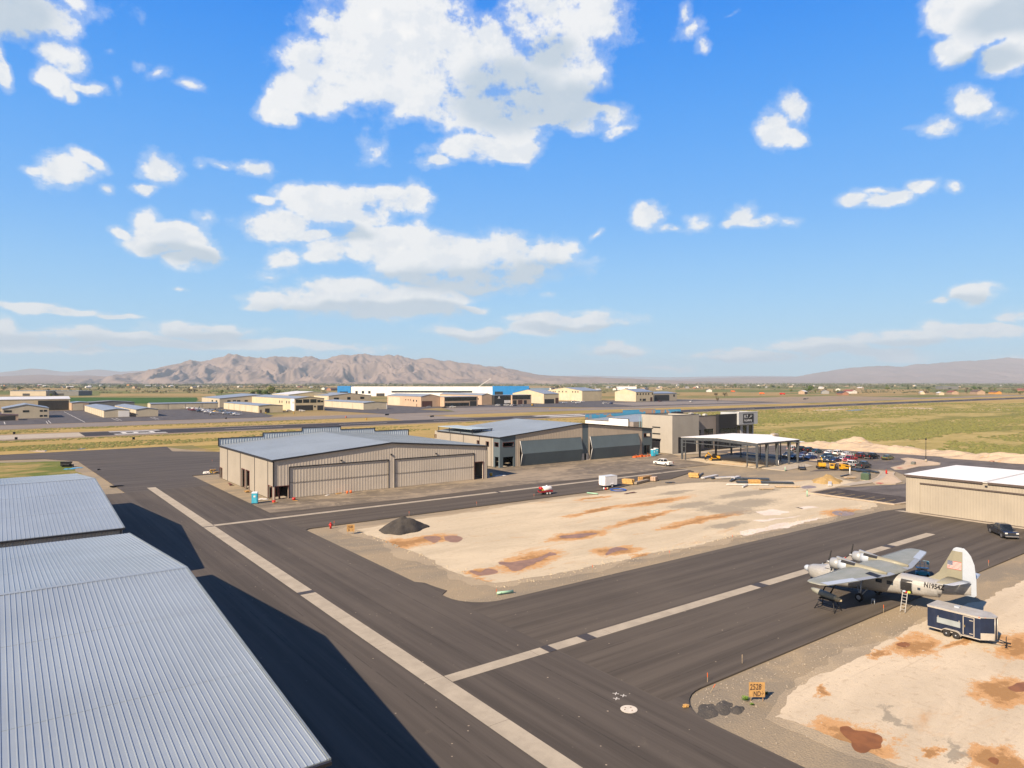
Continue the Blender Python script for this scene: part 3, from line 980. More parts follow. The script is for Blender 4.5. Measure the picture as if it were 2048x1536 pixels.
puddle('sky', [at(152, 897), at(162, 895), at(170, 896), at(160, 898)], GZ + 0.07, (0.10, 0.12, 0.14), 0.4, 14)
puddle('sky', [at(1690, 821), at(1710, 818.5), at(1728, 819), at(1705, 821.5)], GZ + 0.08, (0.12, 0.15, 0.18), 1.0, 15)
m_salt = dirt_mat('bare_salt', [], base=(0.50, 0.39, 0.28))
for k, (pts) in enumerate(([at(1625, 820), at(1700, 815), at(1690, 818), at(1640, 822)], [at(1715, 813), at(1860, 815), at(1870, 818), at(1800, 816.5)], [at(1930, 818), at(2030, 817), at(2020, 820)], [at(60, 901), at(92, 897), at(80, 904)])):
    sheet('bare_patch', pts, GZ + 0.075, m_salt, 2.5, 6, 80 + k)

m_crust = dirt_mat('salt_crust', [], base=(0.66, 0.58, 0.50), rust=(0.40, 0.24, 0.11))
for k, pts in enumerate(([at(1512, 1022), at(1545, 1018), at(1580, 1022), at(1560, 1028), at(1525, 1030)], [at(1500, 1040), at(1545, 1034), at(1600, 1030), at(1590, 1036), at(1530, 1046)], [at(1480, 1062), at(1530, 1054), at(1600, 1040), at(1640, 1034), at(1620, 1042), at(1540, 1060), at(1490, 1070)], [at(1585, 1012), at(1620, 1010), at(1640, 1014), at(1605, 1018)])):
    sheet('salt_crust', pts, -0.119 + 0.0004 * k, m_crust, 1.3, 0.5, 170 + k)

# parking lot, drives, kerbs, slabs
m_lot = asphalt_mat('lot_asphalt', (0.105, 0.092, 0.084), (0.2, 0.5), dustamt=(0.60, 0.82, 0.4), warm=(0.15, 0.128, 0.106))
m_lotd = asphalt_mat('sealed_asphalt', (0.052, 0.043, 0.039), (0.1, 0.6), dustamt=(0.52, 0.72, 0.55), dust=(0.22, 0.175, 0.13), warm=(0.10, 0.082, 0.07))
lot = [(176, 101), (188, 94), (193, 93), (197, 89.5), (186, 80), (172, 75), (160, 79), (153.5, 81.6), (141.3, 81.3), (141.3, 63.8), (150, 60), (200, 55), (240, 40), (262, 60), (243, 100), (238, 130), (238, 152), (197, 152), (197, 104)]
sheet('parking_lot', lot, -0.08, m_lot, skirt=0.05)
sheet('parking_bay', [(141.7, 81), (141.7, 64.1), (152.5, 64.1), (152.5, 81)], -0.074, m_lotd)
mk = MB()
for k in range(7):
    flatq(mk, 142.2, 147.5, 66 + k * 2.1, 66.12 + k * 2.1, -0.068)
for k in range(14):
    flatq(mk, 215.5, 220.5, 92 + k * 2.75, 92.12 + k * 2.75, -0.072)
    flatq(mk, 200, 205, 100 + k * 2.75, 100.12 + k * 2.75, -0.072)
struct(mk.build('parking_marking', m_yellow))


def kerb(name, pts, wd=0.35, z0=-0.14, z1=0.06, closed=False):
    mb = MB()
    n = len(pts)
    P2 = [Vector(p) for p in pts]
    L, Rr = [], []
    for i in range(n):
        a = P2[i - 1] if (i > 0 or closed) else P2[i]
        q = P2[(i + 1) % n] if (i < n - 1 or closed) else P2[i]
        t = (q - a).normalized()
        nn = Vector((-t.y, t.x)) * wd / 2
        L.append(P2[i] + nn)
        Rr.append(P2[i] - nn)
    rings = [[(*L[i], z0), (*L[i], z1), (*Rr[i], z1), (*Rr[i], z0)] for i in range(n)]
    if closed:
        rings.append(rings[0])
    mb.loft(rings, caps=not closed, smooth=False)
    return struct(mb.build(name, m_kerb))


m_kerb = concrete_mat('kerb_concrete', (0.44, 0.36, 0.27), 0.8)
kerb('kerb', [(153, 81.8), (141.4, 81.4), (141.4, 63.6), (150, 62.4)], 0.8, z1=0.07)
kerb('kerb', [at(1560, 889), at(1640, 887), at(1720, 896), at(1800, 905.5), at(1900, 914), at(1988, 923)], 1.2)
isl = [at(1783, 935), at(1790, 939), at(1812, 938.5), (211, 88), (219, 86), (224.3, 88), (226, 91), (229, 95), (231, 100), (227, 100), (221.5, 96), (212, 92.5)]
sheet('traffic_island', isl, 0.02, m_salt, 0, skirt=0.12)
kerb('kerb', isl, 0.45, closed=True)
isl2 = [at(1755, 955), at(1766, 943), at(1789, 944), at(1786, 950), at(1803, 964), at(1790, 967.5), at(1752, 968), at(1740, 961)]
sheet('traffic_island', isl2, 0.015, m_salt, 0, skirt=0.12)
kerb('kerb', isl2, 0.45, closed=True)
walk = [at(1680, 971), at(1700, 971.5), at(1745, 965), at(1762, 959), at(1772, 952), at(1774, 944), at(1756, 940), at(1763, 949), at(1756, 956), at(1738, 960), at(1700, 966)]
sheet('sidewalk', walk, 0.03, m_conc, skirt=0.1)
sheet('sidewalk', [(194.6, 151.9), (236, 151.9), (236, 149.5), (194.6, 149.5)], 0.03, m_conc, skirt=0.1)
sheet('sidewalk', [(180, 151.9), (194.5, 151.9), (194.5, 147.4), (181, 148.6)], 0.03, m_conc, skirt=0.1)
sheet('concrete_slab', [(170.8, 112.2), (171.4, 105.6), (187.7, 106.6), (191.5, 112.6)], 0.05, m_conc, skirt=0.2)
sheet('traffic_island', [(200.5, 104), (206, 104), (206, 145), (200.5, 145)], 0.02, m_salt, 0.3, 3, 71, skirt=0.1)
sheet('hangar_floor', [(134.3, 60.4), (135.6, 59.4), (135.6, -40), (134.3, -40)], 0.012, m_conc)
m_tact = pm('tactile_red', (0.40, 0.07, 0.05), 0.8, 0.2, 3)
mk = MB()
for (px, py) in ((1760, 967), (1800, 936.3), (1985, 922.5)):
    x, y = at(px, py)
    flatq(mk, x - 0.9, x + 0.9, y - 0.6, y + 0.6, 0.066)
struct(mk.build('tactile_paving', m_tact))
# paint crosses and concrete collar by the near corner
mk = MB()
for (px, py) in ((1232, 1388), (1247, 1392), (1233, 1398)):
    x, y = at(px, py)
    for g in (0.6, 2.2):
        mk.obox((x, y, 0.006), (0.5, 0.06, 0.004), g)
struct(mk.build('survey_marking', m_white))
mb = MB()
mb.cyl((0, 0, 0), (0, 0, 0.02), 0.62, 0.62, 28, smooth=False)
mh = thing('manhole_cover', 'round white concrete manhole collar with four dark holes in the asphalt', 'manhole', (37.15, 35.35, 0.002))
mb.build('concrete_collar', pm('white_concrete', (0.55, 0.50, 0.42), 0.85, 0.1, 2), mh)
mb = MB()
for (dx, dy) in ((-.3, .12), (.05, -.28), (.3, .1), (-.05, .3)):
    mb = MB()
    mb.cyl((dx, dy, 0.015), (dx, dy, 0.024), 0.06, n=10, smooth=False)
    mb.build('lift_hole', pm('rusty_brown', (0.20, 0.10, 0.05), 0.8), mh)
# ------------------------------------------------------------------ mountains
def interp(tab, x):
    if x <= tab[0][0]:
        return tab[0][1]
    for (a, ya), (q, yb) in zip(tab, tab[1:]):
        if x <= q:
            t = (x - a) / (q - a)
            return ya + (yb - ya) * t
    return tab[-1][1]


def rock_mat(name, base, base2, dark, sc_=0.002):
    m, nt, bs = new_mat(name)
    b = NB(nt)
    p = b.pos()
    n1 = b.noise(p, sc_, 7, 0.62)
    n2 = b.noise(p, sc_ * 7, 6, 0.65)
    cc = b.mix(b.ramp(n1, 0.35, 0.65), base, base2)
    cc = b.mix(b.ramp(n2, 0.52, 0.7, 0, 0.5), cc, dark)
    b.lk(cc, bs.inputs['Base Color'])
    bs.inputs['Roughness'].default_value = 1.0
    bs.inputs['Specular IOR Level'].default_value = 0.0
    b.bump(n2, 0.5, 18.0, bs)
    return m


def ridged(v, oct_=5):
    a, s, f = 0.0, 0.5, 1.0
    for _ in range(oct_):
        a += s * (1 - abs(2 * mnoise.noise(v * f)))
        s *= 0.5
        f *= 2.1
    return a


def hills(name, prof, D0, D1, D2, mat, x0, x1, nx=300, ny=60, gully=0.35, seed=0.0, gscale=0.0011, foot=1.3):
    """range whose crest stands at distance D1 (along the view) and whose foot starts at D0"""
    mb = MB()
    vs, fs = [], []
    for i in range(nx + 1):
        px = x0 + (x1 - x0) * i / nx
        top = max(0.0, (HY - interp(prof, px)) / F * D1 + H)
        for j in range(ny + 1):
            t = j / ny
            D = D0 + (D2 - D0) * t
            tc = (D1 - D0) / (D2 - D0)
            e = (t / tc) if t <= tc else max(0.0, (1 - t) / (1 - tc))
            l = (px - CX) / F * D1 * (1 + 0.25 * (D / D1 - 1))
            x, y = D * c_ + l * s_, D * s_ - l * c_
            base = e ** foot
            # spurs run down from the crest: ridges mostly across the range
            v = Vector((l * gscale + 0.30 * D * gscale, D * gscale * 0.42, seed))
            wv = Vector((mnoise.noise(v * 1.3 + Vector((9, 2, 1))), mnoise.noise(v * 1.3), 0)) * 0.35
            g = ridged(v + wv, 6)
            cut = (g - 0.78) * gully * top * min(1, 2.2 * e) * (1 - 0.75 * e ** 2)
            h = top * base + cut
            vs.append((x, y, max(GZ - 4, h - 1.5 - (40 if j in (0, ny) else 0))))
    for i in range(nx):
        for j in range(ny):
            k = i * (ny + 1) + j
            fs.append((k, k + ny + 1, k + ny + 2, k + 1))
    mb.add(vs, fs, True)
    return struct(mb.build(name, mat, fix=False))


MAIN = [(120, 762), (180, 756), (239, 751.5), (297, 739), (342, 729), (376, 719), (400, 717), (424, 718), (458, 707.5), (492, 710), (533, 713.5), (560, 711), (588, 708), (612, 712), (650, 713), (700, 709), (743, 704), (795, 708), (840, 712),
        (875, 716), (919, 724.5), (970, 730), (1015, 733), (1045, 741), (1077, 749), (1147, 753), (1217, 754.5), (1290, 758), (1400, 763)]
m_rock = rock_mat('bare_hill', (0.245, 0.188, 0.158), (0.205, 0.158, 0.136), (0.15, 0.125, 0.108))
hills('mountains', MAIN, 8200, 11200, 14000, m_rock, 60, 1420, 680, 150, 0.80, 2.0, 0.0021)
m_rock2 = rock_mat('far_hill', (0.25, 0.185, 0.16), (0.21, 0.16, 0.14), (0.17, 0.14, 0.125))
LOWL = [(-700, 757), (-300, 754), (0, 752), (80, 748.5), (120, 751), (180, 750), (240, 753), (300, 756), (420, 763)]
hills('hills', LOWL, 8800, 12200, 14500, m_rock2, -700, 440, 160, 30, 0.35, 7.0, 0.0011)
FARL = [(-700, 742), (-200, 740), (0, 744.5), (40, 739), (70, 735), (100, 738), (130, 742), (160, 741), (200, 737), (230, 740), (250, 742), (290, 739.5), (340, 742), (420, 750)]
hills('hills', FARL, 22000, 27000, 30000, m_rock2, -700, 430, 160, 20, 0.3, 11.0, 0.0009)
RIGHT = [(1290, 763), (1350, 758), (1462, 754.5), (1571, 753.5), (1609, 750), (1643, 741.6), (1675, 737), (1708, 734), (1769, 730.7), (1803, 732.4), (1830, 728), (1861, 725.5), (1910, 722), (1963, 718.7), (2000, 715), (2031, 713.2), (2120, 712), (2400, 714), (2800, 718)]
hills('hills', RIGHT, 12500, 17500, 21000, m_rock2, 1280, 2800, 320, 50, 0.5, 21.0, 0.0011)
FARM = [(1020, 760), (1100, 752), (1170, 750.5), (1250, 752.5), (1330, 754), (1420, 752.5), (1500, 751), (1580, 752), (1700, 758)]
hills('hills', FARM, 24000, 28000, 31000, m_rock2, 1000, 1720, 120, 16, 0.25, 31.0, 0.0005)
# ------------------------------------------------------------------ near hangars
def wall(mb, p0, ax, length, top, z0=0.0, holes=(), rib=None, ribd=0.045, thick=0.22, out=None):
    """upright sheet from p0 along unit axis ax; top = list of (s, z); holes = (s0, s1, za, zb); real thickness and reveals.
       out = unit vector of the outside; rib = pitch of a trapezoid profile"""
    p0, ax, out = Vector(p0), Vector(ax), Vector(out)
    brk = {0.0, length}
    for h in holes:
        brk |= {h[0], h[1]}
    for t in top:
        if 0 < t[0] < length:
            brk.add(t[0])
    prof = {}
    if rib:
        n = int(length / rib)
        for k in range(n + 1):
            for dx, dd in ((0.0, 0), (0.16, 1), (0.40, 1), (0.56, 0)):
                s = (k + dx) * rib
                if s < length:
                    brk.add(round(s, 4))
                    prof[round(s, 4)] = dd * ribd
    ss = sorted(brk)
    ss2 = [ss[0]]
    for s in ss[1:]:
        if s - ss2[-1] > 0.004:
            ss2.append(s)
    ss = ss2
    ks = sorted(prof.items())

    def off(s):
        if not ks:
            return 0.0
        s = round(s, 4)
        if s in prof:
            return prof[s]
        prev = [k for k in ks if k[0] <= s]
        nxt = [k for k in ks if k[0] > s]
        if not prev or not nxt:
            return 0.0
        t = (s - prev[-1][0]) / (nxt[0][0] - prev[-1][0])
        return prev[-1][1] + (nxt[0][1] - prev[-1][1]) * t

    flip = Vector((ax.x, ax.y, 0)).cross(Vector((0, 0, 1))).dot(out) < 0

    def P(s, z, o):
        q = p0 + ax * s + out * o
        return (q.x, q.y, z)

    def quad(a, q, c3, d4):
        mb.add([a, q, c3, d4], [(3, 2, 1, 0) if flip else (0, 1, 2, 3)])
    for a, q in zip(ss, ss[1:]):
        mid = (a + q) / 2
        hs = sorted([h for h in holes if h[0] - 1e-4 <= a and q <= h[1] + 1e-4], key=lambda h: h[2])
        zlo = [z0, z0]
        spans = []
        for h in hs:
            if h[2] > zlo[0] + 1e-3:
                spans.append((zlo[0], zlo[1], h[2], h[2]))
            zlo = [h[3], h[3]]
        spans.append((zlo[0], zlo[1], interp(top, a), interp(top, q)))
        oa, oq = off(a + 1e-5) if rib else 0.0, off(q) if rib else 0.0
        for (la, lq, ha, hq) in spans:
            quad(P(a, la, oa), P(q, lq, oq), P(q, hq, oq), P(a, ha, oa))
            quad(P(q, lq, -thick), P(a, la, -thick), P(a, ha, -thick), P(q, hq, -thick))
    for h in holes:
        s0, s1, za, zb = h
        quad(P(s0, za, -thick), P(s0, za, 0), P(s0, zb, 0), P(s0, zb, -thick))
        quad(P(s1, za, 0), P(s1, za, -thick), P(s1, zb, -thick), P(s1, zb, 0))
        quad(P(s0, zb, 0), P(s1, zb, 0), P(s1, zb, -thick), P(s0, zb, -thick))
        if za > z0 + 0.01:
            quad(P(s0, za, -thick), P(s1, za, -thick), P(s1, za, 0), P(s0, za, 0))


def frame_bar(mb, p0, ax, out, s0, s1, z0, z1, wd=0.16, dp=0.07, sill=False):
    """trim round an opening, standing proud of the wall"""
    p0, ax, out = Vector(p0), Vector(ax), Vector(out)

    def bar(sa, sb, za, zb):
        c = p0 + ax * (sa + sb) / 2 + out * (dp / 2 + 0.003)
        rz = math.atan2(ax.y, ax.x)
        mb.obox((c.x, c.y, (za + zb) / 2), (sb - sa, dp, zb - za), rz)
    bar(s0 - wd, s0, z0, z1 + wd)
    bar(s1, s1 + wd, z0, z1 + wd)
    bar(s0, s1, z1, z1 + wd)
    if sill:
        bar(s0, s1, z0 - wd * 0.6, z0)


def gable_roof(mb, x0, x1, y0, y1, ez, rz, axis, over=0.25, th=0.14, rib=None, ribh=0.05, ribw=0.10):
    """two-slope roof; axis = direction of the ridge"""
    if axis == 'Y':
        m = (x0 + x1) / 2
        sl = (rz - ez) / (m - x0)
        a, q = x0 - over, x1 + over
        ze = ez - sl * over
        ring = lambda y: [(a, y, ze), (m, y, rz), (q, y, ze), (q, y, ze - th), (m, y, rz - th), (a, y, ze - th)]
        mb.loft([ring(y0 - over), ring(y1 + over)], smooth=False)
        if rib:
            n = int((y1 - y0 + 2 * over) / rib)
            for k in range(n + 1):
                y = y0 - over + k * rib + 0.05
                for (xa, za, xb, zb) in ((a, ze, m, rz), (q, ze, m, rz)):
                    rib_bar(mb, (xa, y, za), (xb, y, zb), ribw, ribh)
    else:
        m = (y0 + y1) / 2
        sl = (rz - ez) / (m - y0)
        a, q = y0 - over, y1 + over
        ze = ez - sl * over
        ring = lambda x: [(x, a, ze), (x, a, ze - th), (x, m, rz - th), (x, q, ze - th), (x, q, ze), (x, m, rz)]
        mb.loft([ring(x0 - over), ring(x1 + over)], smooth=False)
        if rib:
            n = int((x1 - x0 + 2 * over) / rib)
            for k in range(n + 1):
                x = x1 + over - 0.08 - k * rib
                for (ya, za, yb, zb) in ((a, ze, m, rz), (q, ze, m, rz)):
                    rib_bar(mb, (x, ya, za), (x, yb, zb), ribw, ribh)


def rib_bar(mb, p, q, wd, hg):
    p, q = Vector(p), Vector(q)
    d = (q - p).normalized()
    side = d.cross(Vector((0, 0, 1))).normalized()
    up = side.cross(d).normalized()
    if up.z < 0:
        up = -up
    r = []
    for e in (p, q):
        r.append([tuple(e + side * wd / 2 - up * 0.01), tuple(e + side * wd * 0.28 + up * hg), tuple(e - side * wd * 0.28 + up * hg), tuple(e - side * wd / 2 - up * 0.01)])
    mb.add(r[0] + r[1], [(0, 1, 5, 4), (1, 2, 6, 5), (2, 3, 7, 6), (0, 3, 2, 1), (4, 5, 6, 7)])


def metal_roof(name, colr, rough=0.42, metal=0.35):
    if name in _mc:
        return _mc[name]
    m, nt, bs = new_mat(name)
    b = NB(nt)
    p = b.pos()
    n1 = b.noise(p, 0.10, 4, 0.6)
    n2 = b.noise(b.scale(p, 3.2, 0.10, 0.10), 1.0, 5, 0.65)
    n3 = b.noise(p, 3.0, 5, 0.7)
    cc = b.mix(b.ramp(n1, 0.3, 0.7), mul(colr, 0.93), mul(colr, 1.07))
    cc = b.mix(b.ramp(n2, 0.42, 0.75, 0, 0.35), cc, mul(colr, 0.80))
    cc = b.mix(b.ramp(n3, 0.58, 0.75, 0, 0.25), cc, mul(colr, 1.18))
    b.lk(cc, bs.inputs['Base Color'])
    b.lk(b.ramp(n3, 0.3, 0.7, rough - 0.06, rough + 0.08), bs.inputs['Roughness'])
    bs.inputs['Metallic'].default_value = metal
    bs.inputs['Specular IOR Level'].default_value = 0.4
    _mc[name] = m
    return m


X, Y = (1, 0, 0), (0, 1, 0)
nX, nY = (-1, 0, 0), (0, -1, 0)
m_galv = metal_roof('galvalume_roof', (0.285, 0.33, 0.37), 0.45, 0.15)
m_beige = wallmat('beige_cladding', (0.56, 0.50, 0.425))  # lightened to stand in for light the hangar fronts lack
m_beige2 = wallmat('beige_smooth', (0.325, 0.295, 0.252))  # darker beige, toned down for the full sun on the side walls
m_trim = pm('dark_trim', (0.022, 0.022, 0.028), 0.5, 0.15, 1)
m_inside = pm('dark_interior', (0.05, 0.048, 0.05), 0.9, 0.2, 0.4)
m_slate = wallmat('slate_panel', (0.10, 0.132, 0.152))
m_glass = glassmat()
m_iron = pm('red_oxide_steel', (0.10, 0.022, 0.018), 0.6, 0.2, 2)
m_paleg = pm('pale_trim', (0.50, 0.48, 0.44), 0.6, 0.08, 1)


# --- the two metal hangars in the foreground
def foreground_hangar(label, y0, y1, rib, seed):
    x0, x1, ez, rz = -62.0, 12.1, 6.8, 9.25
    t = thing('metal_hangar', label, 'hangar', (0, 0, 0), 0, 'pair of metal-roofed hangars in the foreground')
    mb = MB()
    m = (y0 + y1) / 2
    i = 0.15
    wall(mb, (x1 - i, y0 + i, 0), Y, y1 - y0 - 2 * i, [(0, ez - .2), (m - y0 - i, rz - .2), (y1 - y0 - 2 * i, ez - .2)], holes=[(3.5, 27, 0.0, 5.6), (31, 55, 0.0, 5.6)], rib=0.61, out=X)
    wall(mb, (x0, y1 - i, 0), X, x1 - x0 - i, [(0, ez - .22), (x1 - x0, ez - .22)], rib=0.31, ribd=0.04, out=Y)
    wall(mb, (x0, y0 + i, 0), X, x1 - x0 - i, [(0, ez - .22), (x1 - x0, ez - .22)], rib=0.31, ribd=0.04, out=nY)
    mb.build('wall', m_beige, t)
    for (a, q) in ((3.5, 27), (31, 55)):
        mb = MB()
        wall(mb, (x1 - i - .12, y0 + i + a, 0), Y, q - a, [(0, 5.6), (q - a, 5.6)], rib=0.61, thick=0.08, out=X)
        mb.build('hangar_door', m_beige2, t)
    mb = MB()
    gable_roof(mb, x0, x1, y0, y1, ez, rz, 'X', 0.02, 0.10, rib, 0.030, 0.07)
    mb.build('roof', m_galv, t)
    mb = MB()
    mb.add([(x0, m - .28, rz - .28 * (rz - ez) / (m - y0) + .034), (x1 + .02, m - .28, rz - .28 * (rz - ez) / (m - y0) + .034), (x1 + .02, m, rz + .042), (x0, m, rz + .042), (x0, m + .28, rz - .28 * (rz - ez) / (m - y0) + .034), (x1 + .02, m + .28, rz - .28 * (rz - ez) / (m - y0) + .034)], [(0, 1, 2, 3), (3, 2, 5, 4)])
    mb.build('ridge_cap', m_galv, t)
    for f_ in (.32, .66):
        for sd_ in (-1, 1):
            yy_, zz_ = m + sd_ * (m - y0) * f_, rz - (rz - ez) * f_
            mb = MB()
            mb.box(x0, x1, yy_ - .02, yy_ + .02, zz_ - .02, zz_ + .014)
            mb.build('lap_seam', m_galv, t)
    # rake trim on the gable and eave gutters
    mb = MB()
    sl = (rz - ez) / (m - y0)
    for (ya, yb, za, zb) in ((y0 - .05, m, ez, rz), (m, y1 + .05, rz, ez)):
        mb.add([(x1 + .025, ya, za + .05), (x1 + .025, yb, zb + .05), (x1 + .025, yb, zb - .3), (x1 + .025, ya, za - .3),
                (x1 + .145, ya, za + .03), (x1 + .145, yb, zb + .03), (x1 + .145, yb, zb - .3), (x1 + .145, ya, za - .3)],
               [(4, 5, 1, 0), (5, 4, 7, 6), (0, 1, 2, 3), (3, 2, 6, 7), (0, 3, 7, 4), (1, 5, 6, 2)])
    mb.build('rake_trim', m_paleg if False else pm('grey_trim', (0.19, 0.22, 0.235), 0.5, 0.1, 1), t)
    mb = MB()
    mb.box(x0, x1 + .12, y0 - .20, y0 - .04, ez - .22, ez - 0.05)
    mb.build('gutter', m_trim, t)
    mb = MB()
    mb.box(x1 - .32, x1 - .2, y0 - .02, y0 + .1, 0, ez - .24)
    mb.build('downpipe', m_trim, t)
    mb = MB()
    mb.box(x0 + 30, x0 + 30.15, y0 - .02, y0 + .1, 0, ez - .24)
    mb.build('downpipe', m_trim, t)
    return t


foreground_hangar('pale blue ribbed metal roof of the near hangar at the lower left corner', 30.2, 89.0, 0.305, 1)
foreground_hangar('second pale metal roofed hangar, behind the near ribbed roof at the left edge', 92.8, 153.0, 0.41, 2)


# --- the long beige hangar with two bifold doors (stepped parapet behind)
t = thing('beige_hangar', 'beige ribbed hangar with two closed bifold doors and a stepped parapet behind its roof', 'hangar')
x0, x1, y0, y1, ez, rz = 45.2, 98.3, 141.6, 183.2, 8.15, 10.35
mid = (x0 + x1) / 2
D1, D2, DH = (48.6, 71.0), (72.7, 94.2), 6.4
mb = MB()
top = [(0, ez - .12), (mid - x0, rz - .12), (x1 - x0, ez - .12)]
wall(mb, (x0, y0, 0), X, x1 - x0, top, holes=[(0.45, 3.1, 0, 2.6), (D1[0] - x0, D1[1] - x0, 0, DH), (D2[0] - x0, D2[1] - x0, 0, DH), (94.45 - x0, 96.9 - x0, 0, 4.2)], rib=0.66, ribd=0.024, out=nY)
wall(mb, (x1, y0, 0), Y, y1 - y0, [(0, ez - .12), (y1 - y0, ez - .12)], rib=0.66, out=X)
wall(mb, (x0, y1, 0), X, x1 - x0, top, out=Y)
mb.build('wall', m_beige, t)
mb = MB()
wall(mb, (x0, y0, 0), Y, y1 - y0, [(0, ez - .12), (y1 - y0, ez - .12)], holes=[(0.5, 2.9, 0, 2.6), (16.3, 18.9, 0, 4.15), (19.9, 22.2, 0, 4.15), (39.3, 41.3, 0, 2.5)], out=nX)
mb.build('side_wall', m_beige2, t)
for (a, q) in (D1, D2):
    mb = MB()
    for (za, zb) in ((0.05, 3.17), (3.21, DH - .1)):
        wall(mb, (a + .06, y0 + .10, 0), X, q - a - .12, [(0, zb), (q - a, zb)], z0=za, rib=0.66, ribd=0.022, thick=0.1, out=nY)
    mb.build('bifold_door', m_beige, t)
    mb = MB()
    frame_bar(mb, (0, y0, 0), X, nY, a, q, 0, DH - .02, 0.15, 0.10)
    mb.box(a, q, y0 - .0, y0 + .05, 3.165, 3.215)
    mb.build('door_frame', m_trim, t)
mb = MB()
gable_roof(mb, x0, x1, y0, y1 - .3, ez, rz, 'Y', 0.18, 0.10, 0.61, 0.02, 0.05)
mb.build('roof', m_galv, t)
mb = MB()
sl = (rz - ez) / (mid - x0)
for (xa, xb, za, zb) in ((x0 - .2, mid, ez - sl * .2, rz), (mid, x1 + .2, rz, ez - sl * .2)):
    mb.add([(xa, y0 - .34, za + .04), (xb, y0 - .34, zb + .04), (xb, y0 - .34, zb - .30), (xa, y0 - .34, za - .30), (xa, y0 - .19, za + .04), (xb, y0 - .19, zb + .04), (xb, y0 - .19, zb - .30), (xa, y0 - .19, za - .30)],
           [(0, 3, 2, 1), (4, 5, 6, 7), (0, 1, 5, 4), (3, 7, 6, 2), (0, 4, 7, 3), (1, 2, 6, 5)])
mb.box(x0 - .34, x0 - .19, y0 - .2, y1, ez - .36, ez - .02)
mb.build('fascia', m_trim, t)
mb = MB()
for k, yy in enumerate((144.9, 154.0, 164.9, 175.9)):
    mb = MB()
    mb.box(x0 - .06, x0 - .002, yy - .11, yy + .11, 0.05, ez - .37)
    mb.build('panel_joint', m_trim, t)
mb = MB()
mb.box(x0 - .05, x0 + .06, y0 - .05, y0 + .06, 2.62, ez - .38)
mb.build('corner_trim', m_trim, t)
steps = [(44.9, 55.9, 9.7), (55.9, 66.3, 10.6), (66.3, 77.2, 11.5), (77.2, 87.6, 10.6), (87.6, 98.4, 9.75)]
mb = MB()
for (a, q, zt) in steps:
    wall(mb, (a, y1 + .02, 0), X, q - a, [(0, zt), (q - a, zt)], z0=ez - .5, rib=0.66, ribd=0.06, thick=0.12, out=nY)
mb.build('parapet', metal_roof('parapet_metal', (0.46, 0.52, 0.58), 0.45, 0.2), t)
mb = MB()
for i, (a, q, zt) in enumerate(steps):
    mb.box(a, q, y1 - .1, y1 + .2, zt + .003, zt + .2)
    if i:
        zp = steps[i - 1][2]
        mb.box(a - .1, a + .1, y1 - .12, y1 + .22, min(zp, zt) + .203, max(zp, zt) + .21)
mb.box(44.8, 45.0, y1 - .1, y1 + .2, ez - .3, 9.9)
mb.box(98.4, 98.6, y1 - .1, y1 + .2, ez - .3, 9.95)
mb.build('parapet_coping', m_trim, t)
mb = MB()
mb.box(x0 + .4, x1 - .4, y0 + .4, y1 - .4, 0.004, 0.02)
mb.build('floor', m_conc, t)
mb = MB()
mb.box(x0 + .24, x0 + .5, y0 + .24, y0 + .5, 0.02, 2.7)
mb.build('steel_column', m_iron, t)
mb = MB()
mb.obox((46.6, y0 + .8, 1.25), (0.3, 0.3, 2.7), 0, R(-8))
mb.build('steel_column', m_iron, t)
for (sa, sb, zz) in ((45.65, 48.3, 2.6), (94.45, 96.9, 4.2)):
    mb = MB()
    frame_bar(mb, (0, y0, 0), X, nY, sa, sb, 0, zz, 0.12, 0.1)
    mb.build('opening_frame', m_iron, t)
for (sa, sb, zz) in ((16.3, 18.9, 4.15), (19.9, 22.2, 4.15), (39.3, 41.3, 2.5), (0.5, 2.9, 2.6)):
    mb = MB()
    frame_bar(mb, (x0, y0, 0), Y, nX, sa, sb, 0, zz, 0.12, 0.1)
    mb.build('opening_frame', m_iron, t)

for xx in (x0 + .12, mid, x1 - .2):
    mb = MB()
    if xx == mid:
        mb.box(xx - .18, xx + .18, y0 - .22, y0 - .06, 7.4, 7.75)
        mb.build('wall_lamp', m_trim, t)
    else:
        mb.box(xx - .06, xx + .06, y0 - .18, y0 - .06, 2.7 if xx < mid else 0.05, ez - .4)
        mb.build('downpipe', m_trim, t)
for xx in ((D1[0] + D1[1]) / 2, (D2[0] + D2[1]) / 2):
    mb = MB()
    mb.box(xx - .2, xx + .2, y0 - .24, y0 - .06, 6.95, 7.2)
    mb.build('wall_lamp', m_trim, t)

# --- the hangar with two slate bifold doors tilted open
t = thing('slate_door_hangar', 'taupe hangar with slate corner panels and two slate bifold doors folded outwards', 'hangar')
x0, x1, y0, y1, ez, rz = 112.7, 175.2, 156.3, 190.0, 8.6, 11.4
mid = 144.2
D1, D2, DH = (119.8, 143.3), (147.0, 168.6), 7.2
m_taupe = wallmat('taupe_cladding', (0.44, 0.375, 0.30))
mb = MB()
top = [(0, ez - .12), (mid - x0, rz - .12), (x1 - x0, ez - .12)]
wall(mb, (118.2, y0, 0), X, 170.4 - 118.2, [(0, ez - .12 + (118.2 - x0) / (mid - x0) * (rz - ez)), (mid - 118.2, rz - .12), (170.4 - 118.2, ez - .12 + (x1 - 170.4) / (x1 - mid) * (rz - ez))],
     holes=[(D1[0] - 118.2, D1[1] - 118.2, 0, DH), (143.75 - 118.2, 146.3 - 118.2, 0, 11.2), (D2[0] - 118.2, D2[1] - 118.2, 0, DH)], rib=0.62, ribd=0.03, out=nY)
wall(mb, (x0, y1, 0), X, x1 - x0, top, out=Y)
wall(mb, (x1, y0 + 3, 0), Y, y1 - y0 - 3, [(0, ez - .12), (y1 - y0, ez - .12)], out=X)
mb.build('wall', m_taupe, t)
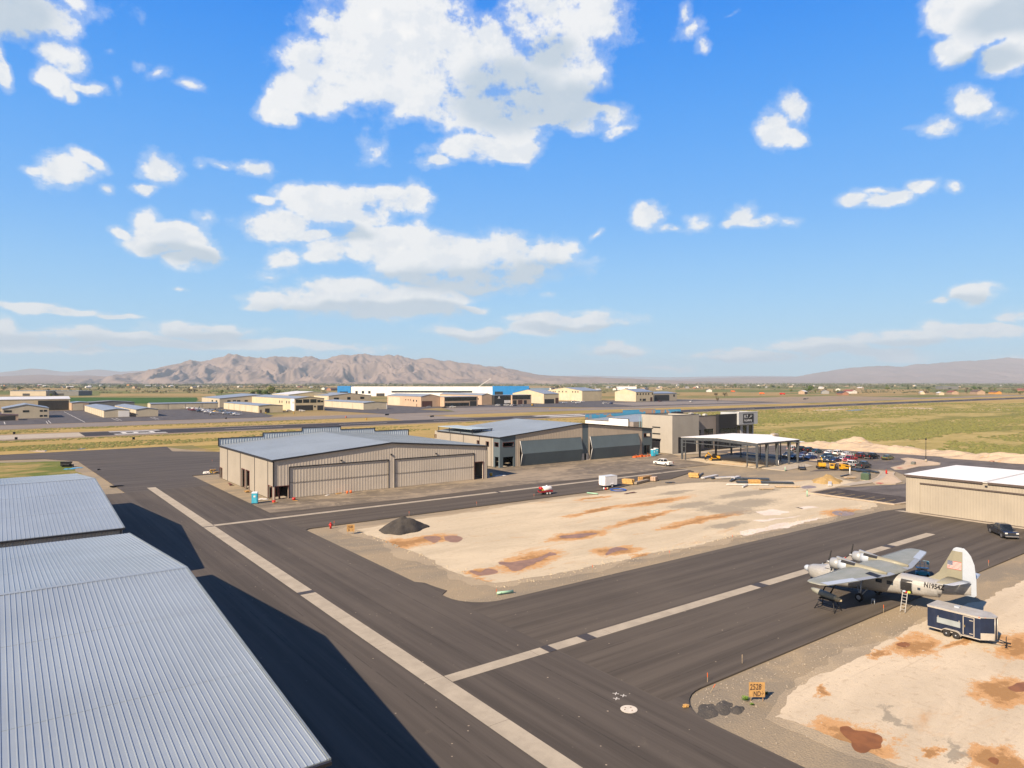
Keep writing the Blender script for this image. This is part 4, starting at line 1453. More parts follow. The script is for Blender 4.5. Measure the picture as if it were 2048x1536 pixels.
mb = MB()
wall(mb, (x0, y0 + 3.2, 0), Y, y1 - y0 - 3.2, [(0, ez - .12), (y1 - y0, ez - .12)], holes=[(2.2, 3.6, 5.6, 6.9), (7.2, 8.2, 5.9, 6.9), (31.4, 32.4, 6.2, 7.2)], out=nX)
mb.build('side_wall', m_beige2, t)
mb = MB()
wall(mb, (x0, y0, 0), X, 118.19 - x0, [(0, ez - .12), (118.2 - x0, ez - .12 + (118.2 - x0) / (mid - x0) * (rz - ez))], holes=[(1.1, 4.7, 5.85, 6.95), (1.1, 4.7, 0, 2.95)], out=nY)
wall(mb, (x0, y0, 0), Y, 3.19, [(0, ez - .12), (3.2, ez - .12)], holes=[(0.7, 2.5, 5.85, 6.95), (0.7, 2.5, 0, 2.95)], out=nX)
mb.build('slate_panel', m_slate, t)
mb = MB()
wall(mb, (170.41, y0, 0), X, x1 - 170.41, [(0, ez - .12 + (x1 - 170.4) / (x1 - mid) * (rz - ez)), (x1 - 170.41, ez - .12)], holes=[(0.9, 4.0, 5.85, 6.95), (0.9, 4.0, 0, 3.1)], out=nY)
wall(mb, (x1, y0, 0), Y, 2.99, [(0, ez - .12), (3, ez - .12)], holes=[(0.7, 2.4, 5.85, 6.95), (0.7, 2.4, 0, 3.1)], out=X)
mb.build('slate_panel', m_slate, t)
mb = MB()
wall(mb, (143.76, y0 + .05, 0), X, 2.53, [(0, rz - .14), (.44, rz - .13), (2.53, rz - .26)], z0=2.0, out=nY)
mb.build('slate_panel', m_slate, t)
mb = MB()
mb.box(143.8, 144.6, y0 - .02, y0 + .1, 0, 2.1).box(145.4, 146.25, y0 - .02, y0 + .1, 0, 2.1)
mb.build('door_base_panel', m_paleg, t)
for (a, q) in (D1, D2):
    mb = MB()
    fo, zf = 1.0, 3.55
    for (ya, za, yb, zb) in ((y0 - .05, DH - .05, y0 - fo, zf), (y0 - fo, zf - .03, y0 - .18, 0.05)):
        n = Vector((0, za - zb, -(ya - yb))).normalized() if False else None
        mb.add([(a + .1, ya, za), (q - .1, ya, za), (q - .1, yb, zb), (a + .1, yb, zb), (a + .1, ya + .12, za), (q - .1, ya + .12, za), (q - .1, yb + .12, zb), (a + .1, yb + .12, zb)],
               [(0, 3, 2, 1), (4, 5, 6, 7), (0, 1, 5, 4), (3, 7, 6, 2), (0, 4, 7, 3), (1, 2, 6, 5)])
    dd = mb.build('bifold_door', m_slate, t)
    mb = MB()
    for xx in (a + .02, ):
        for (ya, za, yb, zb) in ((y0 - .06, DH - .05, y0 - fo - .02, zf), (y0 - fo - .02, zf, y0 - .19, 0.05)):
            mb.cyl((xx, ya, za), (xx, yb, zb), 0.08, n=6)
    mb.build('door_edge', pm('white_trim', (0.62, 0.62, 0.62), 0.5, 0.05, 1), dd)
mb = MB()
gable_roof(mb, x0, x1, y0, y1, ez, rz, 'Y', 0.2, 0.10, 0.61, 0.02, 0.05)
mb.build('roof', m_galv, t)
mb = MB()
mid_ = (x0 + x1) / 2
sl = (rz - ez) / (mid_ - x0)
for (xa, xb, za, zb) in ((x0 - .2, mid_, ez - sl * .2, rz), (mid_, x1 + .2, rz, ez - sl * .2)):
    mb.add([(xa, y0 - .36, za + .04), (xb, y0 - .36, zb + .04), (xb, y0 - .36, zb - .24), (xa, y0 - .36, za - .24), (xa, y0 - .21, za + .04), (xb, y0 - .21, zb + .04), (xb, y0 - .21, zb - .24), (xa, y0 - .21, za - .24)],
           [(0, 3, 2, 1), (4, 5, 6, 7), (0, 1, 5, 4), (3, 7, 6, 2), (0, 4, 7, 3), (1, 2, 6, 5)])
mb.box(x0 - .36, x0 - .21, y0 - .2, y1 + .2, ez - .3, ez - .02)
mb.build('fascia', m_trim, t)
for yy in (160.5, 166.4, 175.0, 182.5):
    mb = MB()
    mb.box(x0 - .05, x0 - .002, yy - .08, yy + .08, 0.05, ez - .32)
    mb.build('panel_joint', m_trim, t)
for (p, ax, out, sa, sb, za, zb) in (((x0, y0, 0), X, nY, 1.1, 4.7, 5.85, 6.95), ((x0, y0, 0), Y, nX, 0.7, 2.5, 5.85, 6.95), ((170.41, y0, 0), X, nY, 0.9, 4.0, 5.85, 6.95),
                                     ((x0, y0 + 3.2, 0), Y, nX, 2.2, 3.6, 5.6, 6.9), ((x0, y0 + 3.2, 0), Y, nX, 7.2, 8.2, 5.9, 6.9), ((x0, y0 + 3.2, 0), Y, nX, 31.4, 32.4, 6.2, 7.2)):
    mb = MB()
    frame_bar(mb, p, ax, out, sa, sb, za, zb, 0.10, 0.08, True)
    mb.build('window_frame', m_iron, t)
mb = MB()
mb.box(112.7, 120.0, 170.4, 190.0, 9.85, 10.0)
mb.build('roof_canopy', metal_roof('pale_canopy', (0.42, 0.50, 0.52), 0.4, 0.2), t)
for (xx, yy) in ((112.9, 170.6), (112.9, 177), (112.9, 183.4), (112.9, 189.8), (119.8, 170.6), (119.8, 177), (119.8, 183.4), (119.8, 189.8), (116.3, 170.6)):
    mb = MB()
    mb.box(xx - .09, xx + .09, yy - .09, yy + .09, 8.4, 9.849)
    mb.build('canopy_post', m_trim, t)
mb = MB()
mb.box(112.6, 120.1, 170.28, 170.39, 9.7, 10.02)
mb.build('canopy_fascia', m_trim, t)
mb = MB()
mb.box(x0 + .4, x1 - .4, y0 + .4, y1 - .4, 0.004, 0.02)
mb.build('floor', m_conc, t)

# --- the academy building
t = thing('academy_building', 'cream, grey and black academy building with a lettered sign tower at its right end', 'building')
m_cream = wallmat('cream_render', (0.36, 0.335, 0.295))
m_greyr = wallmat('warm_grey_render', (0.25, 0.22, 0.20))
m_blackr = wallmat('charcoal_render', (0.022, 0.023, 0.028))
m_lgrey = wallmat('light_grey_panel', (0.38, 0.40, 0.42))
m_whitew = pm('white_membrane', (0.72, 0.71, 0.69), 0.6, 0.05, 0.5)
BX0, BX1, BY0, BY1 = 180.7, 194.6, 152.3, 166.0
mb = MB()
wall(mb, (BX0, BY0, 0), X, BX1 - BX0, [(0, 12.8), (BX1 - BX0, 12.75)], holes=[(3.0, 12.6, 0, 5.4)], out=nY)
wall(mb, (BX0, BY0, 0), Y, BY1 - BY0, [(0, 12.8), (BY1 - BY0, 12.8)], holes=[(5.2, 8.8, 8.3, 8.75), (5.2, 8.8, 6.1, 6.55), (5.2, 8.8, 3.9, 4.35)], out=nX)
wall(mb, (BX1, BY0, 0), Y, BY1 - BY0, [(0, 12.75), (BY1 - BY0, 12.75)], out=X)
wall(mb, (BX0, BY1, 0), X, BX1 - BX0, [(0, 12.75), (BX1 - BX0, 12.75)], z0=8, out=Y)
mb.build('cream_block', m_cream, t)
mb = MB()
wall(mb, (BX0 + 3.0, BY0 + .12, 0), X, 9.6, [(0, 5.4), (9.6, 5.4)], thick=.1, out=nY)
mb.build('roll_door', m_blackr, t)
for zz in (8.3, 6.1, 3.9):
    mb = MB()
    mb.box(BX0 + .12, BX0 + .16, BY0 + 5.2, BY0 + 8.8, zz, zz + .45)
    mb.build('slot_window', m_glass, t)
mb = MB()
mb.box(BX0 + .23, BX1 - .23, BY0 + .23, BY1 - .23, 12.0, 12.2)
mb.build('block_roof', m_galv, t)
mb = MB()
for bx in ((BX0 - .06, BX1 + .06, BY0 - .06, BY0 + .3), (BX0 - .06, BX0 + .3, BY0 + .301, BY1 + .06), (BX1 - .3, BX1 + .06, BY0 + .301, BY1 + .06), (BX0 + .301, BX1 - .301, BY1 - .3, BY1 + .06)):
    mb.box(*bx, 12.803, 12.93)
mb.build('block_coping', m_trim, t)
# main hall
mb = MB()
wall(mb, (176.5, 165.9, 0), Y, 24.0, [(0, 10.2), (24, 10.2)], out=nX)
wall(mb, (176.5, 165.9, 0), X, 4.1, [(0, 10.2), (4.1, 10.2)], out=nY)
wall(mb, (176.5, 189.9, 0), X, 56, [(0, 10.2), (56, 10.2)], out=Y)
wall(mb, (230.5, 155, 0), Y, 35, [(0, 10.2), (35, 10.2)], out=X)
mb.build('hall_wall', m_greyr, t)
mb = MB()
gable_roof(mb, 176.6, 230.4, 166.1, 189.7, 10.1, 11.3, 'Y', 0.02, .1, 0.61, 0.02, 0.05)
mb.box(194.8, 230.3, 155.3, 166.0, 10.9, 11.1)
mb.build('hall_roof', m_galv, t)
m_wrap, ntw, bsw = new_mat('insulation_wrap')
bb = NB(ntw)
vw = bb.n('ShaderNodeTexVoronoi')
vw.distance = 'CHEBYCHEV'
vw.inputs['Scale'].default_value = 0.55
bb.lk(bb.scale(bb.pos(), 1, 1, 0.6), vw.inputs['Vector'])
sepw = bb.n('ShaderNodeSeparateXYZ')
bb.lk(vw.outputs['Color'], sepw.inputs[0])
bb.lk(bb.mix(bb.ramp(sepw.outputs['X'], 0.62, 0.68), (0.10, 0.40, 0.62), (0.55, 0.34, 0.22)), bsw.inputs['Base Color'])
bsw.inputs['Roughness'].default_value = 0.6
mb = MB()
for (a, q, zt) in ((176.6, 196.5, 11.9), (196.5, 215, 13.0), (215, 231, 12.6)):
    wall(mb, (a, 190.2, 0), X, q - a, [(0, zt), (q - a, zt)], z0=9.8, thick=.15, out=nY)
mb.build('wrapped_parapet', m_wrap, t)
mb = MB()
for (a, q, zt) in ((176.6, 196.5, 11.9), (196.5, 215, 13.0), (215, 231, 12.6)):
    mb.box(a, q, 190.15, 190.42, zt + .003, zt + .1)
mb.build('parapet_coping', m_paleg, t)
mb = MB()
for (a, q, zt) in ((171.5, 178.5, 10.6), (178.5, 190.0, 9.9)):
    pass
wall(mb, (176.28, 168, 0), Y, 9.6, [(0, 11.1), (9.6, 11.1)], z0=5, thick=.12, out=nX)
wall(mb, (176.28, 177.6, 0), Y, 12.4, [(0, 9.9), (12.4, 9.9)], z0=5, thick=.12, out=nX)
mb.build('white_parapet', m_whitew, t)
mb = MB()
mb.box(176.1, 176.34, 167.9, 177.7, 11.103, 11.22).box(176.1, 176.34, 177.7, 190, 9.903, 10.02).box(176.05, 176.4, 167.75, 167.93, 5, 11.22)
mb.build('white_parapet_coping', m_trim, t)
# grey front
GX0, GX1 = 194.62, 207.6
mb = MB()
wall(mb, (GX0, 155.0, 0), X, GX1 - GX0, [(0, 12.0), (GX1 - GX0, 12.0)], holes=[(0.8, 4.4, 0.4, 7.1), (6.3, 11.6, 0.4, 7.3)], out=nY)
mb.build('grey_front', m_greyr, t)


def curtain(x0_, x1_, y_, z0_, z1_, n, m_):
    mb = MB()
    mb.box(x0_, x1_, y_, y_ + .06, z0_, z1_)
    gw = mb.build('window', m_glass, t)
    mb = MB()
    for k in range(n + 1):
        xx = x0_ + (x1_ - x0_) * k / n
        mb.box(xx - .06, xx + .06, y_ - .08, y_ - .002, z0_, z1_)
    mb.box(x0_ + .06, x1_ - .06, y_ - .07, y_ - .003, (z0_ + z1_) / 2 - .06, (z0_ + z1_) / 2 + .06)
    mb.build('mullion', m_, gw)


curtain(GX0 + .8, GX0 + 4.4, 155.15, 0.4, 7.1, 3, m_trim)
curtain(GX0 + 6.3, GX0 + 11.6, 155.15, 0.4, 7.3, 4, m_trim)
mb = MB()
mb.box(GX0, GX1, 154.9, 155.28, 12.003, 12.15)
mb.build('grey_coping', m_trim, t)
KX0, KX1 = 207.62, 218.4
mb = MB()
wall(mb, (KX0, 153.8, 0), X, KX1 - KX0, [(0, 12.4), (KX1 - KX0, 12.4)], holes=[(0.8, KX1 - KX0 - .4, 0.3, 7.2)], out=nY)
wall(mb, (KX0, 153.8, 0), Y, 1.2, [(0, 12.4), (1.2, 12.4)], out=nX)
mb.build('charcoal_front', m_blackr, t)
curtain(KX0 + .8, KX1 - .4, 153.95, 0.3, 7.2, 7, m_trim)
LX0, LX1 = 218.42, 230.2
mb = MB()
wall(mb, (LX0, 153.0, 0), X, LX1 - LX0, [(0, 12.8), (LX1 - LX0, 12.8)], z0=8.3, out=nY)
wall(mb, (LX0, 153.0, 0), Y, 8.0, [(0, 12.8), (8, 12.8)], z0=8.3, out=nX)
wall(mb, (LX1, 153.0, 0), Y, 8.0, [(0, 12.8), (8, 12.8)], z0=8.3, out=X)
wall(mb, (LX0, 161.0, 0), X, LX1 - LX0, [(0, 12.8), (LX1 - LX0, 12.8)], z0=8.3, out=Y)
mb.box(LX0 + .25, LX1 - .25, 153.25, 160.8, 8.2, 8.29)
mb.build('sign_tower', m_lgrey, t)
mb = MB()
wall(mb, (LX0, 154.4, 0), X, LX1 - LX0 - .6, [(0, 8.19), (LX1 - LX0, 8.19)], holes=[(0.9, 3.0, 3.9, 7.8), (4.4, 6.9, 3.9, 7.8), (8.2, 10.6, 3.9, 7.8), (0.9, 10.6, 0.3, 3.3)], out=nY)
wall(mb, (LX1 - .6, 154.4, 0), Y, 7, [(0, 8.19), (7, 8.19)], out=X)
mb.build('tower_base', m_lgrey, t)
for (a, q) in ((0.9, 3.0), (4.4, 6.9), (8.2, 10.6)):
    mb = MB()
    mb.box(LX0 + a, LX0 + q, 154.55, 154.6, 3.9, 7.8)
    mb.build('window', m_glass, t)
curtain(LX0 + .9, LX0 + 10.6, 154.55, 0.3, 3.3, 5, m_trim)
mb = MB()
mb.box(LX0 - .05, LX1 + .05, 152.93, 153.3, 12.803, 12.95)
mb.build('tower_coping', m_whitew, t)
# lettered sign
mb = MB()
mb.box(221.0, 227.3, 152.86, 152.985, 8.95, 12.25)
sg = mb.build('sign_board', pm('sign_navy', (0.018, 0.020, 0.028), 0.5, 0.08, 1), t)
m_let = pm('sign_white', (0.66, 0.68, 0.70), 0.5, 0.05, 2)
text_mesh('FLT', 1.7, m_let, 'lettering', sg, lambda a, q: (221.45 + a * .92, 152.85, 10.66 + q), 0.03)
text_mesh('Academy', 1.32, m_let, 'lettering', sg, lambda a, q: (221.45 + a * 1.0, 152.85, 9.42 + q), 0.03)
mb = MB()
mb.add([(225.0, 152.85, 10.75), (226.9, 152.85, 11.55), (225.9, 152.85, 11.30), (225.75, 152.85, 12.05), (225.35, 152.85, 11.15), (224.3, 152.85, 10.65)], [(0, 1, 2, 3, 4, 5)])
mb.build('bird_emblem', m_let, sg)
for (xx, yy, w_, h_) in ((197.5, 158, 1.6, 1.3), (200.2, 157.5, 1.2, .9), (202.6, 158.4, 1.0, .7), (205, 157.8, 1.4, .8), (196, 163, 3.4, 1.6), (226, 158.5, 2.2, 0.9)):
    mb = MB()
    mb.box(xx, xx + w_, yy, yy + w_ * .8, 11.101, 11.6 + h_)
    mb.cyl((xx + w_ / 2, yy + w_ * .4, 11.6 + h_), (xx + w_ / 2, yy + w_ * .4, 11.75 + h_), w_ * .3, n=10)
    mb.build('roof_unit', m_paleg if w_ < 3 else m_trim, t)
mb = MB()
for (xx) in (179.2, 180.3):
    mb.cyl((xx, 165.6, 4), (xx, 165.6, 12.0), 0.06, n=6)
for k in range(16):
    mb.cyl((179.2, 165.6, 4.3 + k * .48), (180.3, 165.6, 4.3 + k * .48), 0.03, n=5)
mb.build('roof_ladder', pm('pale_blue_steel', (0.20, 0.36, 0.42), 0.5, 0.1, 2), t)

# --- open steel canopy in front of it
t = thing('steel_canopy', 'unfinished steel frame shelter with a bright white roof on dark columns', 'shelter')
m_steel = pm('dark_steel', (0.060, 0.068, 0.078), 0.5, 0.2, 1.5)
m_wroof = pm('white_roof_sheet', (0.80, 0.79, 0.76), 0.5, 0.04, 0.3)
CX0, CX1, CY0, CY1, CE, CR = 170.3, 195.5, 113.2, 140.0, 6.95, 7.55
mb = MB()
gable_roof(mb, CX0, CX1 - 4.2, CY0, CY1, CE, CR, 'X', 0.12, 0.10)
mb.add([(CX1 - 4.08, CY0 + 9, CR - .26), (CX1 + 1.0, CY0 + 12, CR - .2), (CX1 + 1.0, CY1, CE), (CX1 - 4.08, CY1, CE), (CX1 - 4.08, CY0 + 9, CR - .36), (CX1 + 1.0, CY0 + 12, CR - .3), (CX1 + 1.0, CY1, CE - .1), (CX1 - 4.08, CY1, CE - .1)],
       [(0, 1, 2, 3), (7, 6, 5, 4), (0, 4, 5, 1), (1, 5, 6, 2), (2, 6, 7, 3), (3, 7, 4, 0)])
mb.build('roof', m_wroof, t)
mb = MB()
cm_ = (CY0 + CY1) / 2
for (ya, yb, za, zb) in ((CY0, cm_, CE, CR), (cm_, CY1, CR, CE)):
    mb.add([(CX0 - .05, ya, za - .13), (CX0 - .05, yb, zb - .13), (CX0 - .05, yb, zb - 1.0), (CX0 - .05, ya, za - 1.0), (CX0 + .2, ya, za - .13), (CX0 + .2, yb, zb - .13), (CX0 + .2, yb, zb - 1.0), (CX0 + .2, ya, za - 1.0)],
           [(0, 1, 2, 3), (7, 6, 5, 4), (0, 4, 5, 1), (3, 2, 6, 7), (0, 3, 7, 4), (1, 5, 6, 2)])
mb.box(CX0 + .21, CX1 - 4.1, CY0 - .02, CY0 + .2, CE - .55, CE - .12)
mb.box(CX0 + .21, CX1 - 4.1, CY1 - .2, CY1 + .02, CE - .55, CE - .12)
mb.build('roof_beam', m_steel, t)


def column(x, y, z1, w0=0.28, w1=0.28, axis='Y', zb=0.0):
    mb = MB()
    if axis == 'Y':
        r = lambda w_, z_: [(x - .13, y - w_ / 2, z_), (x + .13, y - w_ / 2, z_), (x + .13, y + w_ / 2, z_), (x - .13, y + w_ / 2, z_)]
    else:
        r = lambda w_, z_: [(x - w_ / 2, y - .13, z_), (x + w_ / 2, y - .13, z_), (x + w_ / 2, y + .13, z_), (x - w_ / 2, y + .13, z_)]
    mb.loft([r(w0, zb - .1), r(w1, z1)], smooth=False)
    mb.box(x - .3, x + .3, y - .3, y + .3, zb - .1, zb + .04)
    mb.build('column', m_steel, t)


for (x, y, z1, a, q) in ((CX0 + .1, CY0 + .25, 6.2, .5, .9), (CX0 + .1, CY0 + 3.4, 6.1, .24, .24), (CX0 + .1, CY1 - .25, 6.2, .5, .9), (CX0 + .1, CY1 - 1.6, 6.2, .26, .26), (CX0 + .1, CY1 - 5.8, 6.2, .26, .26),
                         (CX0 + .1, CY1 - 10.8, 6.3, .26, .26), (CX0 + .1, CY0 + 8.4, 6.4, .24, .24)):
    if y in (CY1 - 10.8, CY0 + 8.4, CY1 - 5.8):
        continue
    column(x, y, z1, a, q)
for (x, y) in ((175.4, CY0 + .4), (180.4, CY0 + .4), (186.6, CY0 + .4), (191.2, CY0 + .4), (178.8, CY1 - .4), (187, CY1 - .4), (195.2, CY1 - .4)):
    column(x, y, 6.4, .45, 1.1)
for (x, y) in ((191.2, CY0 + 6), (191.2, CY0 + 13), (191.2, CY0 + 20), (195.8, CY0 + 14)):
    column(x, y, 6.9, .26, .26)
for (z0_, z1_) in ((5.25, 5.5),):
    mb = MB()
    mb.box(CX0 - .02, CX0 + .2, CY0 + .5, CY1 - .5, z0_, z1_)
    mb.build('girt', m_steel, t)
for (ya, yb, zz) in ((CY0 + .6, CY0 + 3.3, 3.6), (CY0 + .6, CY0 + 3.3, 1.6), (CY1 - 1.5, CY1 - .5, 4.0), (CY1 - 1.5, CY1 - .5, 2.2)):
    mb = MB()
    mb.box(CX0, CX0 + .2, ya, yb, zz, zz + .22)
    mb.build('girt', m_steel, t)
for yy in (CY0 + 3.4, CY0 + 9.0, CY0 + 15.2, CY0 + 21.5):
    mb = MB()
    mb.box(CX0 - .09, CX0 - .052, yy - .1, yy + .1, 5.55, CE + .3)
    mb.build('stiffener', m_steel, t)
mb = MB()
mb.box(190.6, 194.6, CY0 + .2, CY0 + 2.4, 6.0, 6.15)
mb.build('side_awning', m_wroof, t)
mb = MB()
mb.box(CX0 - .2, CX0 + .5, CY0 - .3, CY1 + .3, -.12, 0.06)
mb.build('footing', m_conc, t)
# ground under it: churned soil
sheet('bare_soil', [(171, 114), (191, 113.5), (196, 120), (196, 139), (172, 140.5), (169, 130)], -0.10, m_dirt1, 0.8, 2, 95)

# --- the cream hangar with the white roof, right edge
t = thing('white_roof_hangar', 'cream hangar with a white flat roof and one wide closed door at the right edge', 'hangar')
m_creamw = wallmat('cream_cladding', (0.335, 0.30, 0.245))
x0, x1, y0, y1, ez = 135.6, 158.6, -34.0, 58.9, 6.85
mb = MB()
wall(mb, (x0, y0, 0), Y, y1 - y0, [(0, ez), (y1 - y0, ez)], holes=[(60.5, y1 - y0 - 2.4, 0.1, 5.35)], rib=0.46, ribd=0.022, out=nX)
wall(mb, (x0, y1, 0), X, x1 - x0, [(0, ez), (x1 - x0, ez)], rib=0.31, ribd=0.03, out=Y)
wall(mb, (x1, y0, 0), Y, y1 - y0, [(0, ez), (y1 - y0, ez)], out=X)
mb.build('wall', m_creamw, t)
mb = MB()
wall(mb, (x0 + .12, y0 + 60.5, 0), Y, y1 - y0 - 62.9, [(0, 5.33), (40, 5.33)], z0=0.12, rib=0.46, ribd=0.022, thick=.1, out=nX)
mb.build('hangar_door', m_creamw, t)
m_brown = pm('brown_trim', (0.085, 0.065, 0.058), 0.5, 0.1, 1)
mb = MB()
mb.box(x0 - .12, x0 - .003, y0 + 60.3, y1 - 2.4, 5.36, 5.58)
mb.box(x0 - .06, x0 - .003, y0 + 60.5, y1 - 2.4, 0.02, 0.12)
mb.build('door_header', m_brown, t)
mb = MB()
for (ya, yb, za, zb) in ((y0, 45.6, ez + .62, ez + .08), (46.4, y1 + .25, ez + .06, ez + .02)):
    mb.add([(x0 - .2, ya, za), (x1 + .2, ya, za), (x1 + .2, yb, zb), (x0 - .2, yb, zb), (x0 - .2, ya, za - .1), (x1 + .2, ya, za - .1), (x1 + .2, yb, zb - .1), (x0 - .2, yb, zb - .1)],
           [(0, 1, 2, 3), (7, 6, 5, 4), (0, 4, 5, 1), (1, 5, 6, 2), (2, 6, 7, 3), (3, 7, 4, 0)])
mb.build('roof', m_wroof, t)
mb = MB()
mb.box(x0 - .22, x1 + .2, 45.61, 46.39, ez - .12, ez + .03)
mb.build('roof_gutter', m_paleg, t)
mb = MB()
for (ya, yb, za, zb) in ((y0, 45.6, ez + .60, ez + .06), (46.4, y1 + .25, ez + .04, ez + .0)):
    mb.add([(x0 - .36, ya, za), (x0 - .205, ya, za), (x0 - .205, yb, zb), (x0 - .36, yb, zb), (x0 - .36, ya, za - .34), (x0 - .205, ya, za - .34), (x0 - .205, yb, zb - .34), (x0 - .36, yb, zb - .34)],
           [(0, 1, 2, 3), (7, 6, 5, 4), (0, 4, 5, 1), (1, 5, 6, 2), (2, 6, 7, 3), (3, 7, 4, 0)])
mb.build('fascia', m_brown, t)
mb = MB()
mb.box(x0 - .12, x0 - .003, 45.7, 46.1, 6.0, 6.3)
mb.build('wall_lamp', m_trim, t)
# ------------------------------------------------------------------ the flying boat
m_alu, nta, bsa = new_mat('weathered_aluminium')
ba = NB(nta)
pa = ba.n('ShaderNodeTexCoord').outputs['Object']
na1 = ba.noise(ba.scale(pa, 1, 0.5, 1), 0.55, 6, 0.65)
na2 = ba.noise(ba.scale(pa, 1, 1, 0.35, 0, (4, 4, 4)), 1.9, 6, 0.7)
na3 = ba.noise(ba.scale(pa, 4, 4, 0.6), 1.0, 5, 0.7)
bk = ba.n('ShaderNodeTexBrick')
bk.inputs['Scale'].default_value = 0.9
bk.inputs['Mortar Size'].default_value = 0.006
bk.inputs['Color1'].default_value = (0.38, 0.375, 0.36, 1)
bk.inputs['Color2'].default_value = (0.44, 0.435, 0.42, 1)
bk.inputs['Mortar'].default_value = (0.24, 0.23, 0.21, 1)
sw = ba.n('ShaderNodeVectorMath', operation='MULTIPLY')
sx = ba.n('ShaderNodeSeparateXYZ')
ba.lk(pa, sx.inputs[0])
cx_ = ba.n('ShaderNodeCombineXYZ')
ba.lk(sx.outputs['Y'], cx_.inputs[0])
ba.lk(sx.outputs['Z'], cx_.inputs[1])
ba.lk(cx_.outputs[0], bk.inputs['Vector'])
ca = ba.mix(ba.ramp(na1, 0.42, 0.66, 0, 0.6), bk.outputs['Color'], (0.38, 0.37, 0.335))
ca = ba.mix(ba.ramp(na2, 0.55, 0.75, 0, 0.55), ca, (0.29, 0.275, 0.25))
ca = ba.mix(ba.ramp(na3, 0.64, 0.78, 0, 0.4), ca, (0.27, 0.20, 0.14))
ba.lk(ca, bsa.inputs['Base Color'])
bsa.inputs['Metallic'].default_value = 0.25
ba.lk(ba.ramp(na2, 0.3, 0.7, 0.34, 0.6), bsa.inputs['Roughness'])


def worn(name, base, worn_c, amt=0.55, metal=0.1, rough=0.5):
    m, nt, bs = new_mat(name)
    b = NB(nt)
    p = b.n('ShaderNodeTexCoord').outputs['Object']
    n1 = b.noise(b.scale(p, 0.5, 1, 1), 0.8, 6, 0.68)
    n2 = b.noise(b.scale(p, 0.8, 3, 1, 0, (2, 5, 0)), 1.5, 6, 0.7)
    n3 = b.noise(p, 9, 4, 0.7)
    cc = b.mix(b.ramp(n1, 0.38, 0.66, 0, amt), base, worn_c)
    cc = b.mix(b.ramp(n2, 0.60, 0.72, 0, 0.7), cc, mul(base, 1.5))
    cc = b.mix(b.ramp(n3, 0.3, 0.75, 0, 0.2), cc, mul(base, 0.6))
    b.lk(cc, bs.inputs['Base Color'])
    bs.inputs['Metallic'].default_value = metal
    bs.inputs['Roughness'].default_value = rough
    return m


m_olive = worn('wing_grey_green', (0.255, 0.265, 0.215), (0.34, 0.34, 0.30), 0.7)
m_finc = worn('fin_khaki', (0.265, 0.25, 0.185), (0.235, 0.225, 0.17), 0.5, 0.05, 0.55)
m_acwhite = worn('aircraft_white', (0.40, 0.45, 0.52), (0.36, 0.40, 0.45), 0.4, 0.0, 0.4)
m_acgrey = worn('aircraft_pale_grey', (0.345, 0.36, 0.37), (0.29, 0.30, 0.30), 0.4, 0.2, 0.4)
m_black = pm('matt_black', (0.014, 0.014, 0.016), 0.6, 0.2, 3)
m_rubber = pm('rubber', (0.020, 0.019, 0.019), 0.85, 0.2, 5)
m_orange = pm('safety_orange', (0.80, 0.14, 0.02), 0.6, 0.1, 4)
m_red = pm('bright_red', (0.52, 0.016, 0.012), 0.45, 0.1, 3)
m_yel = pm('machine_yellow', (0.60, 0.32, 0.015), 0.45, 0.12, 2, grime=0.35)

ac = thing('flying_boat', 'weathered silver twin-engined flying boat with white rudder and tail flag, parked on the asphalt', 'aircraft', (77.8, 37.7, 0))
ST = [  # y, bottom, top, half-width
    (7.05, 1.25, 2.15, .34), (6.5, .82, 2.40, .82), (5.6, .52, 2.56, 1.10), (4.5, .48, 2.78, 1.25), (3.9, .48, 3.05, 1.28), (3.2, .50, 3.30, 1.30), (2.0, .62, 3.42, 1.32), (0.0, .84, 3.55, 1.32),
    (-1.5, 1.0, 3.60, 1.30), (-3.0, 1.22, 3.56, 1.24), (-5.0, 1.50, 3.60, 1.06), (-7.2, 1.80, 3.72, .74), (-7.22, 2.15, 3.72, .73), (-8.2, 2.32, 3.80, .56), (-9.2, 2.55, 3.85, .36), (-10.1, 2.68, 3.7, .12)]
HPROF = [(0.0, 0.0), (0.06, .46), (0.15, .80), (0.30, .95), (0.5, 1.0), (0.70, .97), (0.84, .80), (0.94, .50), (1.0, 0.0)]


def st(y):
    S = ST[::-1]
    if y <= S[0][0]:
        return S[0][1:]
    for a, q in zip(S, S[1:]):
        if y <= q[0]:
            t = 0 if q[0] == a[0] else (y - a[0]) / (q[0] - a[0])
            return tuple(a[i] + (q[i] - a[i]) * t for i in (1, 2, 3))
    return S[-1][1:]


def hull_w(y, z):
    zb, zt, wd = st(y)
    return wd * interp(HPROF, (z - zb) / (zt - zb))


def hull_ring(y, zb, zt, wd):
    r = []
    for h, f in HPROF:
        r.append((wd * f, y, zb + h * (zt - zb)))
    for h, f in HPROF[-2:0:-1]:
        r.append((-wd * f, y, zb + h * (zt - zb)))
    return r


mb = MB()
mb.loft([hull_ring(*s) for s in ST])
fu = mb.build('fuselage', m_alu, ac, fix=True)
mb = MB()
mb.sphere((0, 7.2, 1.78), .36, 12, 8, (1, 1.25, 1))
mb.build('radome', m_acwhite, ac)


def hull_patch(mb, y0, y1, z0, z1, n=4, k=3, eps=0.015, side=-1):
    vs = []
    for i in range(n + 1):
        for j in range(k + 1):
            y = y0 + (y1 - y0) * i / n
            zz = z0 + (z1 - z0) * j / k
            vs.append((side * (hull_w(y, zz) + eps), y, zz))
    fs = []
    for i in range(n):
        for j in range(k):
            a = i * (k + 1) + j
            fs.append((a, a + 1, a + k + 2, a + k + 1))
    mb.add(vs, fs)


